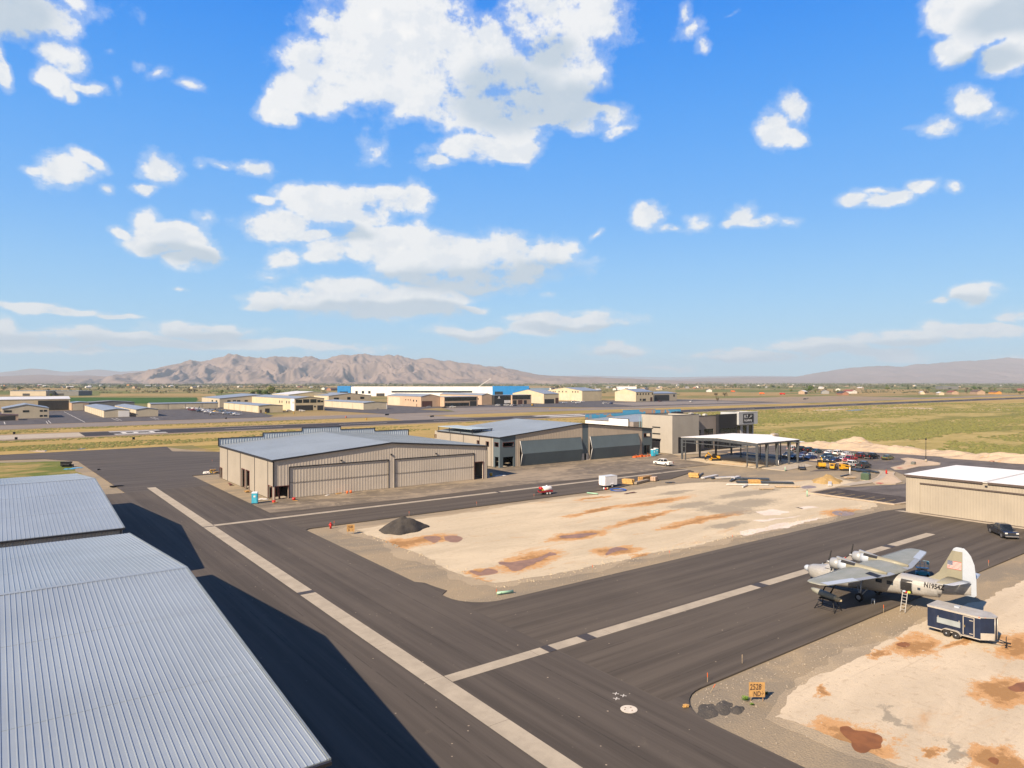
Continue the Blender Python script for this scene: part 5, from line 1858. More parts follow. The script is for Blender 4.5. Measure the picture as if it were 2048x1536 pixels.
m_winG = glassmat('aircraft_glass', (0.02, 0.03, 0.045), 0.08)
for side in (-1, 1):
    for (ya, yb, za, zb) in ((-.55, .1, 2.42, 2.82), (-2.0, -1.35, 2.32, 2.72), (-3.15, -2.5, 2.32, 2.72)):
        mb = MB()
        hull_patch(mb, ya, yb, za, zb, side=side)
        mb.build('window', m_winG, ac)
mb = MB()
hull_patch(mb, -4.95, -3.85, 1.8, 3.18, 4, 5)
dr = mb.build('door_opening', m_black, ac)
mb = MB()
for (ya, yb, za, zb) in ((-5.03, -4.95, 1.74, 3.26), (-3.85, -3.77, 1.74, 3.26), (-4.95, -3.85, 3.18, 3.26), (-4.95, -3.85, 1.72, 1.8)):
    hull_patch(mb, ya, yb, za, zb, 2, 4, 0.02)
mb.build('door_frame', m_acgrey, dr)
mb = MB()
hull_patch(mb, -5.75, -5.47, 2.34, 2.62, 2, 2)
mb.build('porthole', m_winG, ac)
# cockpit
for (xa, xb) in ((-1.0, -.36), (-.32, .32), (.36, 1.0)):
    mb = MB()
    k = lambda x: -0.18 * abs(x)
    mb.add([(xa, 4.62 + k(xa) * 2, 2.80), (xb, 4.62 + k(xb) * 2, 2.80), (xb * .85, 3.88 + k(xb), 3.26), (xa * .85, 3.88 + k(xa), 3.26)], [(0, 1, 2, 3)])
    mb.build('windshield', m_winG, ac)
mb = MB()
mb.loft([[(-1.15, 4.55, 2.6), (1.15, 4.55, 2.6), (.95, 4.5, 2.78), (-.95, 4.5, 2.78)], [(-1.25, 3.9, 2.6), (1.25, 3.9, 2.6), (.85, 3.8, 3.24), (-.85, 3.8, 3.24)], [(-1.25, 2.6, 2.6), (1.25, 2.6, 2.6), (.9, 2.4, 3.44), (-.9, 2.4, 3.44)]], smooth=False)
mb.build('cockpit_roof', m_alu, ac)
for side in (-1, 1):
    mb = MB()
    mb.add([(side * 1.27, 3.75, 2.72), (side * 1.27, 2.75, 2.74), (side * 1.05, 2.8, 3.14), (side * 1.04, 3.7, 3.1)], [(0, 1, 2, 3)])
    mb.build('windshield', m_winG, ac)

# wing
AIR = [(0.0, 0.0), (0.02, .32), (0.10, .68), (0.28, 1.0), (0.5, .86), (0.75, .48), (1.0, .04)]
AIRL = [(1.0, -.04), (0.6, -.32), (0.28, -.45), (0.08, -.30), (0.0, 0.0)]


def foil(x, yle, yte, zc, th):
    ch = yle - yte
    return [(x, yle - ch * a, zc + th * f) for a, f in AIR] + [(x, yle - ch * a, zc + th * f) for a, f in AIRL[:-1]]


WS = [(0, .98, -3.5, 3.60, .36), (2.6, .98, -3.42, 3.60, .35), (5.5, .95, -2.75, 3.62, .28), (10.9, .85, -1.50, 3.66, .16), (11.5, .66, -1.25, 3.67, .10), (11.8, .2, -.8, 3.68, .03)]
wrings = [foil(-x, *r) for (x, *r) in WS[::-1]] + [foil(x, *r) for (x, *r) in WS[1:]]
mb = MB()
mb.loft(wrings)
mb.build('wing', m_olive, ac, fix=True)


def wing_top(x, y):
    """upper surface height"""
    ax = abs(x)
    for a, q in zip(WS, WS[1:]):
        if ax <= q[0]:
            t = (ax - a[0]) / (q[0] - a[0])
            yle, yte, zc, th = [a[i] + (q[i] - a[i]) * t for i in (1, 2, 3, 4)]
            f = min(1, max(0, (yle - y) / (yle - yte)))
            return zc + th * interp(AIR, f)
    return 3.8


def wing_patch(mb, xs, yf, eps=0.02, n=6):
    """yf(x) -> (y0, y1)"""
    vs, fs = [], []
    for i, x in enumerate(xs):
        ya, yb = yf(x)
        for j in range(n + 1):
            y = ya + (yb - ya) * j / n
            vs.append((x, y, wing_top(x, y) + eps))
    for i in range(len(xs) - 1):
        for j in range(n):
            a = i * (n + 1) + j
            fs.append((a, a + 1, a + n + 2, a + n + 1))
    mb.add(vs, fs)


def wing_le(x):
    return interp([(q[0], q[1]) for q in WS], abs(x))


def wing_te(x):
    return interp([(q[0], q[2]) for q in WS], abs(x))


for side in (-1, 1):
    xs = [side * q for q in (6.9, 8.0, 9.2, 10.4, 11.2)]
    mb = MB()
    wing_patch(mb, xs, lambda x: (wing_te(x) + .75, wing_te(x) + .02), 0.022)
    vs = []
    for x in xs:
        vs += [(x, wing_te(x) + .75, wing_top(x, wing_te(x) + .7) - .14), (x, wing_te(x) - .03, wing_top(x, wing_te(x)) - .04)]
    mb.add(vs, [(2 * i, 2 * i + 1, 2 * i + 3, 2 * i + 2) for i in range(len(xs) - 1)])
    mb.build('aileron', m_acwhite, ac)
    xs = [side * q for q in (1.4, 2.6, 4.2, 5.6, 6.85)]
    mb = MB()
    wing_patch(mb, xs, lambda x: (wing_te(x) + .55, wing_te(x) - .02), 0.022)
    mb.build('flap', m_acgrey, ac)
    xs = [side * q for q in (3.4, 5.5, 8, 10.2)]
    mb = MB()
    wing_patch(mb, xs, lambda x: (wing_le(x) - .005, wing_le(x) - .22), 0.03)
    mb.build('leading_edge', m_acgrey, ac)
    # engine
    ex = side * 2.5
    circ = lambda y, r, zc=3.72: [(ex + r * math.cos(2 * math.pi * k / 16), y, zc + r * math.sin(2 * math.pi * k / 16)) for k in range(16)]
    mb = MB()
    mb.loft([circ(1.4, .56), circ(.2, .52, 3.72), circ(-1.4, .36, 3.78), circ(-3.1, .10, 3.80)])
    en = mb.build('engine_nacelle', m_finc, ac)
    mb = MB()
    mb.loft([circ(2.9, .40), circ(2.97, .48), circ(2.85, .57), circ(2.4, .63), circ(1.95, .63), circ(1.93, .56)], caps=False)
    cw_ = mb.build('cowling', m_acgrey, en)
    mb = MB()
    mb.loft([circ(1.95, .62), circ(1.5, .64), circ(1.1, .60), circ(.95, .5)])
    mb.build('cowl_flap', m_acwhite, en)
    mb = MB()
    mb.cyl((ex, 2.75, 3.72), (ex, 2.2, 3.72), .50, n=16)
    mb.build('engine_face', m_black, en)
    mb = MB()
    mb.loft([[(ex - .34, 2.15, 4.36), (ex + .0, 2.15, 4.36), (ex + .0, 2.2, 4.58), (ex - .34, 2.2, 4.58)], [(ex - .24, .2, 4.14), (ex + .04, .2, 4.14), (ex + .02, .2, 4.24), (ex - .24, .2, 4.24)]], smooth=False)
    mb.build('air_scoop', m_acgrey, en)
    mb = MB()
    mb.add([(ex - .58, 1.6, 4.12), (ex - .36, 1.6, 4.36), (ex - .33, .1, 4.26), (ex - .54, .1, 4.05)], [(0, 1, 2, 3)])
    mb.build('exhaust_slot', m_black, en)
    # propeller at rest
    mb = MB()
    mb.sphere((ex, 3.3, 3.72), .14, 8, 6, (1, 1.6, 1))
    pr = mb.build('propeller_hub', m_acgrey, ac)
    for bi in range(3):
        g = R((62 if side < 0 else 66) + 120 * bi)
        dx, dz = math.cos(g), math.sin(g)
        px_, pz_ = -dz, dx
        mb = MB()
        rg = []
        for (r_, wd, tw) in ((.10, .04, .9), (.45, .08, .75), (.85, .10, .5), (1.2, .08, .35), (1.33, .04, .3)):
            cxp, czp = ex + dx * r_, 3.72 + dz * r_
            wx, wz = px_ * wd * math.cos(tw), pz_ * wd * math.cos(tw)
            wy = wd * math.sin(tw)
            rg.append([(cxp - wx, 3.3 - wy, czp - wz), (cxp, 3.3 + .02, czp), (cxp + wx, 3.3 + wy, czp + wz), (cxp, 3.3 - .02, czp)])
        mb.loft(rg)
        bl = mb.build('blade', m_black, pr)
        mb = MB()
        cxp, czp = ex + dx * 1.22, 3.72 + dz * 1.22
        mb.obox((cxp, 3.3, czp), (.12, .08, .18), 0, -g + math.pi / 2)
        mb.build('blade_tip', (m_red if side > 0 else m_acwhite) if bi == 1 else m_black, bl)
    # wing float on struts
    fx = side * 7.5
    mb = MB()
    rr = lambda y, zb, zt, wd: [(fx + wd * math.cos(2 * math.pi * k / 12), y, (zb + zt) / 2 + (zt - zb) / 2 * math.sin(2 * math.pi * k / 12)) for k in range(12)]
    mb.loft([rr(2.5, 1.72, 1.86, .06), rr(2.2, 1.48, 1.95, .22), rr(1.4, 1.22, 1.96, .33), rr(.4, 1.10, 1.84, .34), rr(-.3, 1.08, 1.66, .24), rr(-.85, 1.18, 1.42, .05)])
    fl_ = mb.build('wing_float', m_olive, ac)
    mb = MB()
    mb.loft([rr(-.12, 1.075, 1.725, .275), rr(-.3, 1.07, 1.67, .25), rr(-.87, 1.17, 1.43, .06)])
    mb.build('float_tail', pm('cream_paint', (0.55, 0.47, 0.30), 0.5, 0.2, 3, grime=.5), fl_)
    mb = MB()
    for (ya, yb) in ((1.2, .25), (.3, -.5)):
        mb.cyl((fx, ya, 1.8), (fx, yb, 3.62), .07, n=6)
    mb.cyl((fx, .4, 1.8), (fx - side * 1.4, -.2, 3.6), .04, n=6)
    mb.build('float_strut', m_black, ac)
    # main gear
    gx = side * 2.15
    mb = MB()
    mb.cyl((side * 1.25, .1, 2.35), (gx - side * .12, .0, .42), .09, n=8)
    mb.cyl((side * 1.25, -.5, 1.35), (gx - side * .12, .0, .5), .06, n=8)
    mb.cyl((side * 1.2, .7, 1.4), (gx - side * .12, .0, .55), .05, n=8)
    mb.build('landing_gear', m_acgrey, ac)
    mb = MB()
    tr = lambda x, r: [(x, r * math.cos(2 * math.pi * k / 18), .45 + r * math.sin(2 * math.pi * k / 18)) for k in range(18)]
    mb.loft([tr(gx - .14, .30), tr(gx - .15, .40), tr(gx - .07, .45), tr(gx + .07, .45), tr(gx + .15, .40), tr(gx + .14, .30)])
    wh = mb.build('wheel', m_rubber, ac)
    mb = MB()
    mb.cyl((gx - .155, 0, .45), (gx + .155, 0, .45), .24, n=14, smooth=False)
    mb.build('rim', m_acgrey, wh)
    # tailplane
    mb = MB()
    T = [(0.0, -7.9, -9.4, 4.12, .10), (1.6, -8.0, -9.3, 4.17, .08), (3.5, -8.25, -9.05, 4.22, .04)]
    mb.loft([foil(side * x, *r) for (x, *r) in T])
    mb.build('tailplane', m_finc, ac, fix=True)
    mb = MB()
    E_ = [(0.35, -9.42, -10.2, 4.14, .05), (1.6, -9.32, -10.1, 4.17, .05), (3.3, -9.08, -9.75, 4.21, .03), (3.55, -8.9, -9.4, 4.22, .02)]
    mb.loft([foil(side * x, *r) for (x, *r) in E_])
    mb.build('elevator', m_acwhite, ac, fix=True)
# fin and rudder
def fin_ring(z, yl, yt, th):
    return [(0, yl, z), (th, yl - .35 * (yl - yt), z), (th * .6, yt, z), (-th * .6, yt, z), (-th, yl - .35 * (yl - yt), z)]


mb = MB()
mb.loft([fin_ring(3.6, -6.0, -9.3, .16), fin_ring(3.95, -6.6, -9.3, .17), fin_ring(4.5, -7.15, -9.3, .15), fin_ring(5.6, -7.72, -9.3, .12), fin_ring(6.9, -8.35, -9.3, .08)], smooth=False)
mb.build('fin', m_finc, ac, fix=True)
mb = MB()
mb.loft([fin_ring(6.9, -8.35, -9.3, .081), fin_ring(7.15, -8.5, -9.3, .06), fin_ring(7.3, -8.75, -9.25, .03)], smooth=False)
mb.build('fin_cap', m_acwhite, ac, fix=True)
RU = [(2.62, -9.32, -10.35, .10), (2.8, -9.32, -10.55, .10), (4.4, -9.32, -10.52, .11), (5.8, -9.32, -10.35, .09), (6.6, -9.32, -10.05, .07), (7.05, -9.32, -9.7, .05), (7.28, -9.3, -9.42, .02)]
mb = MB()
mb.loft([[(0.09, yl, z), (.02, yt, z), (-.02, yt, z), (-.09, yl, z)] for (z, yl, yt, th) in RU], smooth=False)
mb.build('rudder', m_acwhite, ac, fix=True)


def fin_x(y, z):
    yl = interp([(3.6, -6.0), (3.95, -6.6), (4.5, -7.15), (5.6, -7.72), (6.9, -8.35)], z)
    th = interp([(3.6, .16), (3.95, .17), (4.5, .15), (5.6, .12), (6.9, .08)], z)
    ym = yl - .35 * (yl + 9.3)
    if y > ym:
        return th * (yl - y) / max(1e-3, yl - ym)
    return th * (1 - .4 * (ym - y) / max(1e-3, ym + 9.3))


FY0, FY1, FZ0, FZ1 = -7.95, -9.22, 5.05, 5.85
m_fw = pm('flag_white', (0.62, 0.58, 0.54), 0.6, 0.05, 4)
m_fr = pm('flag_red', (0.48, 0.05, 0.06), 0.6, 0.08, 4)
m_fb = pm('flag_blue', (0.05, 0.075, 0.15), 0.6, 0.1, 4)


def fpatch(mb, a0, a1, q0, q1, eps):
    n = 6
    vs, fs = [], []
    for i in range(n + 1):
        for j in range(2):
            y = FY0 + (FY1 - FY0) * (a0 + (a1 - a0) * i / n)
            z = FZ0 + (FZ1 - FZ0) * (q0 + (q1 - q0) * j)
            vs.append((-(fin_x(y, z) + eps), y, z))
    for i in range(n):
        fs.append((2 * i, 2 * i + 1, 2 * i + 3, 2 * i + 2))
    mb.add(vs, fs)


mb = MB()
fpatch(mb, 0, 1, 0, 1, .012)
fg = mb.build('flag', m_fw, ac)
mb = MB()
for k in range(7):
    a0 = 0.0 if k < 3 or k > 6 else 0.4
    q0 = 2 * k / 13
    fpatch(mb, 0.0 if q0 < .46 else .4, 1, q0, q0 + 1 / 13, .018)
mb.build('flag_stripes', m_fr, fg)
mb = MB()
fpatch(mb, 0, .4, 6 / 13, 1, .024)
mb.build('flag_canton', m_fb, fg)
mb = MB()
for r in range(5):
    for c3 in range(6):
        y = FY0 + (FY1 - FY0) * (.035 + .066 * c3)
        z = FZ0 + (FZ1 - FZ0) * (.51 + .10 * r)
        s = .016
        x = -(fin_x(y, z) + .028)
        mb.add([(x, y - s, z - s), (x, y + s, z - s), (x, y + s, z + s), (x, y - s, z + s)], [(0, 1, 2, 3)])
mb.build('flag_stars', m_fw, fg)
text_mesh('N1954Z', .66, m_black, 'registration_lettering', ac, lambda a, q: (-(hull_w(-6.05 - a * .80, 2.82 + q) + .03), -6.05 - a * .80, 2.82 + q), 0.026)
mb = MB()
wing_patch(mb, [-4.4, -3.4], lambda x: (-1.75, -3.0), 0.025, 4)
mb.build('access_panel', m_black, ac)

# trestle under the float, ladder, step stool, towel in the doorway
FW = (77.8 - 7.5, 37.7)
st_ = thing('float_trestle', 'black steel trestle propping the near wing float of the flying boat', 'trestle', (FW[0], FW[1] + .6, 0))
for (lx, ly) in ((-.75, 1.1), (.75, 1.1), (-.75, -1.1), (.75, -1.1)):
    mb = MB()
    mb.cyl((lx, ly, 0), (lx * .35, ly * .6, 1.16), .05, n=6)
    mb.build('leg', m_black, st_)
mb = MB()
mb.box(-.4, .4, -.8, .8, 1.10, 1.2)
mb.build('cradle', m_black, st_)
mb = MB()
for s in (-1, 1):
    mb.cyl((s * .62, 1.0, .3), (s * .62, -1.0, .3), .035, n=6)
mb.cyl((-.62, -1.0, .3), (.62, -1.0, .3), .035, n=6).cyl((-.62, 1.0, .3), (.62, 1.0, .3), .035, n=6)
mb.build('brace', m_black, st_)
m_lad = pm('aluminium_ladder', (0.55, 0.54, 0.52), 0.4, 0.1, 3, metal=.4)
la = thing('ladder', 'aluminium ladder leaning against the open door of the flying boat', 'ladder', (75.95, 33.3, 0), R(-90))
for s in (-1, 1):
    mb = MB()
    mb.obox((s * .24, .28, .95), (.05, .08, 2.05), 0, 0, R(-16))
    mb.build('rail', m_lad, la)
for k in range(6):
    mb = MB()
    zz = .2 + k * .3
    mb.box(-.23, .23, .0 + zz * .287 - .02, .0 + zz * .287 + .06, zz - .02, zz + .02)
    mb.build('rung', m_lad, la)
so_ = thing('step_stool', 'small pale step stool beside the main wheel of the flying boat', 'stool', (76.1, 36.4, 0), R(20))
mb = MB()
mb.box(-.25, .25, -.16, .16, .40, .46)
mb.build('seat', m_acwhite, so_)
for (lx, ly) in ((-.2, -.12), (.2, -.12), (.2, .12), (-.2, .12)):
    mb = MB()
    mb.cyl((lx * 1.2, ly * 1.3, 0), (lx, ly, .4), .025, n=6)
    mb.build('leg', m_acwhite, so_)
mb = MB()
mb.sphere((0, 0, .1), .2, 10, 6, (1, 1, .55))
tw = thing('shop_rags', 'bundle of red, white and yellow-green rags lying in the aircraft doorway', 'rags', (76.72, 33.32, 1.8))
mb.build('red_rag', m_red, tw)
mb = MB()
mb.sphere((-.12, .12, .17), .2, 10, 6, (1, 1, .5))
mb.build('white_rag', m_acwhite, tw)
mb = MB()
mb.sphere((-.05, -.33, .14), .19, 10, 6, (.9, 1, .8))
mb.build('green_rag', pm('rag_green', (0.36, 0.42, 0.06), 0.8, 0.1, 3), tw)

# scissor lift behind
m_blue = pm('lift_blue', (0.03, 0.30, 0.46), 0.45, 0.1, 2)
m_pblue = pm('pale_lift_blue', (0.28, 0.46, 0.54), 0.45, 0.1, 2)
lf = thing('scissor_lift', 'small blue scissor lift with railings behind the tail of the flying boat', 'scissor lift', (91.9, 38.0, 0), R(-60))
lf.scale = (.78, .78, .78)
mb = MB()
mb.box(-.95, .95, -.4, .4, .18, .62).box(-.7, .7, -.36, .36, .621, .78)
mb.build('chassis', m_blue, lf)
for (lx, ly) in ((-.7, -.4), (.7, -.4), (.7, .4), (-.7, .4)):
    mb = MB()
    mb.cyl((lx, ly - .07, .19), (lx, ly + .07, .19), .19, n=12)
    mb.build('wheel', m_rubber, lf)
mb = MB()
for s in (-1, 1):
    mb.obox((0, s * .3, 1.0), (1.5, .05, .07), 0, R(14))
    mb.obox((0, s * .24, 1.0), (1.5, .05, .07), 0, R(-14))
mb.build('scissor_arms', m_black, lf)
mb = MB()
mb.box(-.92, .92, -.38, .38, 1.22, 1.30)
mb.build('platform', m_pblue, lf)
mb = MB()
for (lx, ly) in ((-.9, -.36), (-.3, -.36), (.3, -.36), (.9, -.36), (.9, .36), (.3, .36), (-.3, .36), (-.9, .36)):
    mb.cyl((lx, ly, 1.3), (lx, ly, 2.35), .025, n=6)
for zz in (1.8, 2.33):
    for (p, q) in (((-.9, -.36), (.9, -.36)), ((.9, -.36), (.9, .36)), ((.9, .36), (-.9, .36)), ((-.9, .36), (-.9, -.36))):
        mb.cyl((*p, zz), (*q, zz), .025, n=6)
mb.build('railing', m_pblue, lf)
mb = MB()
mb.box(.6, .88, -.2, .2, 1.9, 2.3)
mb.build('control_panel', m_blue, lf)
lf2 = thing('work_platform', 'dark grey work stand with railings partly under the far wing of the flying boat', 'work stand', (87.5, 39.6, 0), R(-60))
mb = MB()
mb.box(-1.3, 1.3, -.5, .5, 1.0, 1.1)
mb.build('deck', m_black, lf2)
mb = MB()
for (lx, ly) in ((-1.25, -.45), (0, -.45), (1.25, -.45), (1.25, .45), (0, .45), (-1.25, .45)):
    mb.cyl((lx, ly, 0), (lx, ly, 2.1), .03, n=6)
for zz in (1.6, 2.08):
    for (p, q) in (((-1.25, -.45), (1.25, -.45)), ((1.25, -.45), (1.25, .45)), ((1.25, .45), (-1.25, .45))):
        mb.cyl((*p, zz), (*q, zz), .03, n=6)
mb.build('railing', m_black, lf2)

# ------------------------------------------------------------------ navy enclosed trailer
tr_ = thing('cargo_trailer', 'navy blue enclosed tandem-axle trailer with a V nose and grey roof on the dirt pad', 'trailer', (73.4, 27.0, -0.12), 0)
m_navy = pm('navy_skin', (0.012, 0.021, 0.050), 0.5, 0.2, 0.8, spec=.3, grime=.05)
m_trgrey = pm('trailer_roof_grey', (0.36, 0.35, 0.33), 0.55, 0.12, 0.8, grime=.3)
m_alut = pm('aluminium_trim', (0.50, 0.47, 0.42), 0.45, 0.1, 2, metal=.3)
xw, yr, yf, yn, zb_, zt_ = 1.14, 2.4, -2.1, -2.95, .48, 2.48
foot = [(-xw, yr), (-xw, yf), (-.28, yn), (.28, yn), (xw, yf), (xw, yr)]
mb = MB()
mb.prism(foot, zb_, zt_)
mb.build('body', m_navy, tr_)
mb = MB()
big = [(x * 1.03, y + (.04 if y > 0 else -.05)) for x, y in foot]
mb.prism(big, zt_ + .003, zt_ + .09)
mb.build('roof', m_trgrey, tr_)
mb = MB()
for (ya, yb) in ((yr, yf),):
    for s in (-1, 1):
        mb.box(s * xw - .03 if s < 0 else xw + .003, s * xw - .003 if s < 0 else xw + .03, yb, ya, zb_ - .04, zb_ + .05)
        mb.box(s * xw - .03 if s < 0 else xw + .003, s * xw - .003 if s < 0 else xw + .03, yb, ya, zt_ - .09, zt_)
mb.build('edge_trim', m_alut, tr_)
# nose stone guards
for s in (-1, 1):
    mb = MB()
    n = Vector((s * (yf - yn), -(xw - .28) * 1.0)).normalized() if False else None
    p, q = Vector((s * xw, yf)), Vector((s * .28, yn))
    t2 = (q - p).normalized()
    nn = Vector((t2.y, -t2.x)) * (1 if s > 0 else -1)
    if nn.dot(Vector((s, -1))) < 0:
        nn = -nn
    a, e = p + nn * .012, q + nn * .012
    mb.add([(*a, zb_ - .02), (*e, zb_ - .02), (*e, zb_ + .62), (*a, zb_ + .62)], [(0, 1, 2, 3)])
    mb.build('stone_guard', m_alut, tr_)
    mb = MB()
    mb.cyl((*(q + nn * .02), zb_), (*(q + nn * .02), zt_), .035, n=6)
    mb.build('nose_trim', m_alut, tr_)
mb = MB()
frame_bar(mb, (-xw, 0, 0), Y, nX, -1.55, -.72, zb_ + .12, zt_ - .2, .06, .03, True)
dd = mb.build('door_frame', m_alut, tr_)
mb = MB()
mb.box(-xw - .03, -xw - .004, -1.54, -.73, zb_ + .13, zt_ - .21)
d2 = mb.build('door', m_navy, tr_)
mb = MB()
mb.box(-xw - .06, -xw - .031, -1.5, -1.2, 2.0, 2.06).box(-xw - .06, -xw - .031, -1.5, -1.2, .78, .84)
mb.build('hinge', m_alut, d2)
mb = MB()
mb.box(-xw - .07, -xw - .031, -.85, -.79, 1.3, 1.5)
mb.build('handle', pm('brass', (0.45, 0.33, 0.12), 0.4, 0.1, 2, metal=.6), d2)
mb = MB()
mb.box(-xw - .05, -xw - .006, -.45, 1.55, 1.10, 1.62)
mb.build('side_panel', pm('side_panel_grey', (0.27, 0.31, 0.33), 0.5, 0.1, 1), tr_)
mb = MB()
for yy in (1.45, -.35):
    mb.box(-xw - .045, -xw - .006, yy - .03, yy + .03, 1.62, 1.76)
mb.build('panel_strap', m_alut, tr_)
for s in (-1, 1):
    for yy in (.68, -.12):
        mb = MB()
        tr = lambda x, r: [(x, yy + r * math.cos(2 * math.pi * k / 20), .34 + r * math.sin(2 * math.pi * k / 20)) for k in range(20)]
        xx = s * (xw + .08)
        mb.loft([tr(xx - .1, .22), tr(xx - .1, .31), tr(xx - .05, .34), tr(xx + .05, .34), tr(xx + .1, .31), tr(xx + .1, .22)])
        wh = mb.build('wheel', m_rubber, tr_)
        mb = MB()
        mb.cyl((xx - .07, yy, .34), (xx + .07, yy, .34), .215, n=18, smooth=False)
        mb.cyl((xx + s * .07, yy, .34), (xx + s * .11, yy, .34), .06, n=10, smooth=False)
        mb.build('rim', m_acwhite, wh)
    mb = MB()
    for k in range(14):
        a, q = math.pi * k / 14, math.pi * (k + 1) / 14
        f = lambda g: (.28 + (.46 if math.cos(g) > 0 else -.0) + 0, 0)
    pts = []
    for k in range(9):
        g = math.pi / 2 * k / 8
        pts.append((.68 + .44 * math.cos(g), .34 + .44 * math.sin(g)))
    for k in range(9):
        g = math.pi / 2 + math.pi / 2 * k / 8
        pts.append((-.12 + .44 * math.cos(g), .34 + .44 * math.sin(g)))
    xo, xi = s * (xw + .26), s * xw
    for (a, q) in zip(pts, pts[1:]):
        mb.add([(xi, a[0], a[1]), (xo, a[0], a[1]), (xo, q[0], q[1]), (xi, q[0], q[1]), (xo, a[0], a[1] - .06), (xo, q[0], q[1] - .06)], [(0, 1, 2, 3), (1, 4, 5, 2)])
    mb.build('fender', m_alut, tr_)
mb = MB()
for s in (-1, 1):
    mb.cyl((s * .75, yf - .2, .44), (0, -3.95, .44), .045, n=6)
mb.box(-.06, .06, -4.1, -3.6, .40, .52)
mb.cyl((0, -3.75, .02), (0, -3.75, .98), .04, n=8)
mb.cyl((0, -3.75, .98), (.18, -3.75, 1.0), .02, n=6)
mb.cyl((0, -3.75, .0), (0, -3.75, .05), .12, n=10)
mb.build('hitch', m_black, tr_)
mb = MB()
mb.box(-xw + .1, xw - .1, yf, yr, .36, .477)
mb.build('underframe', m_black, tr_)
mb = MB()
mb.obox((.2, .3, zt_ + .16), (.42, .42, .14))
mb.build('roof_vent', m_acwhite, tr_)
for (xx, yy) in ((-1.17, -2.0), (-.9, -2.35)):
    mb = MB()
    mb.box(xx - .03, xx + .01, yy - .06, yy + .06, zt_ + .01, zt_ + .08)
    mb.build('marker_lamp', m_orange, tr_)
for s in (-1, 1):
    mb = MB()
    mb.box(s * .95 - .08, s * .95 + .08, yr + .002, yr + .03, .75, .95)
    mb.build('taillight', m_red, tr_)
# ------------------------------------------------------------------ cars and pickups (x forward)
def car_paint(name, c3, metal=0.25):
    if name in _mc:
        return _mc[name]
    m, nt, bs = new_mat(name)
    b = NB(nt)
    p = b.n('ShaderNodeTexCoord').outputs['Object']
    n = b.noise(p, 3.0, 5, 0.7)
    b.lk(b.mix(b.ramp(n, 0.5, 0.8, 0, 0.22), c3, (0.22, 0.17, 0.12)), bs.inputs['Base Color'])
    bs.inputs['Metallic'].default_value = metal
    b.lk(b.ramp(n, 0.3, 0.7, 0.22, 0.36), bs.inputs['Roughness'])
    bs.inputs['Coat Weight'].default_value = 0.6
    bs.inputs['Coat Roughness'].default_value = 0.08
    _mc[name] = m
    return m


m_cglass = glassmat('car_glass', (0.010, 0.013, 0.017), 0.04)
m_rim = pm('alloy_rim', (0.34, 0.34, 0.35), 0.35, 0.1, 4, metal=.6)
m_lampw = pm('headlamp', (0.62, 0.62, 0.60), 0.15, 0.05, 4)
m_lampr = pm('tail_lamp', (0.30, 0.012, 0.012), 0.2, 0.05, 4)
m_plast = pm('black_plastic', (0.025, 0.025, 0.027), 0.6, 0.1, 4)

KIND = {
    'sedan': dict(L=4.7, W=1.82, prof=[(-2.33, .42), (-2.36, .72), (-2.22, .98), (-1.55, 1.02), (1.0, .98), (1.9, .84), (2.3, .68), (2.35, .42), (2.2, .24), (-2.2, .24)], cab=[(-1.75, 1.0), (-1.05, 1.42), (.25, 1.44), (1.12, .97)], wb=1.36, r=.33),
    'suv': dict(L=4.8, W=1.92, prof=[(-2.35, .5), (-2.40, .9), (-2.35, 1.12), (.95, 1.10), (1.9, 1.02), (2.33, .86), (2.40, .5), (2.25, .30), (-2.25, .30)], cab=[(-2.28, 1.11), (-1.95, 1.72), (.15, 1.76), (.98, 1.09)], wb=1.42, r=.37),
    'pickup': dict(L=5.9, W=2.0, prof=[(-2.93, .55), (-2.95, .78), (-2.92, .80), (-.95, .80), (-.94, 1.18), (1.2, 1.18), (2.5, 1.12), (2.88, 1.0), (2.95, .6), (2.8, .40), (-2.8, .42)], cab=[(-.92, 1.17), (-.75, 1.88), (.78, 1.92), (1.55, 1.16)], wb=1.86, r=.41),
}


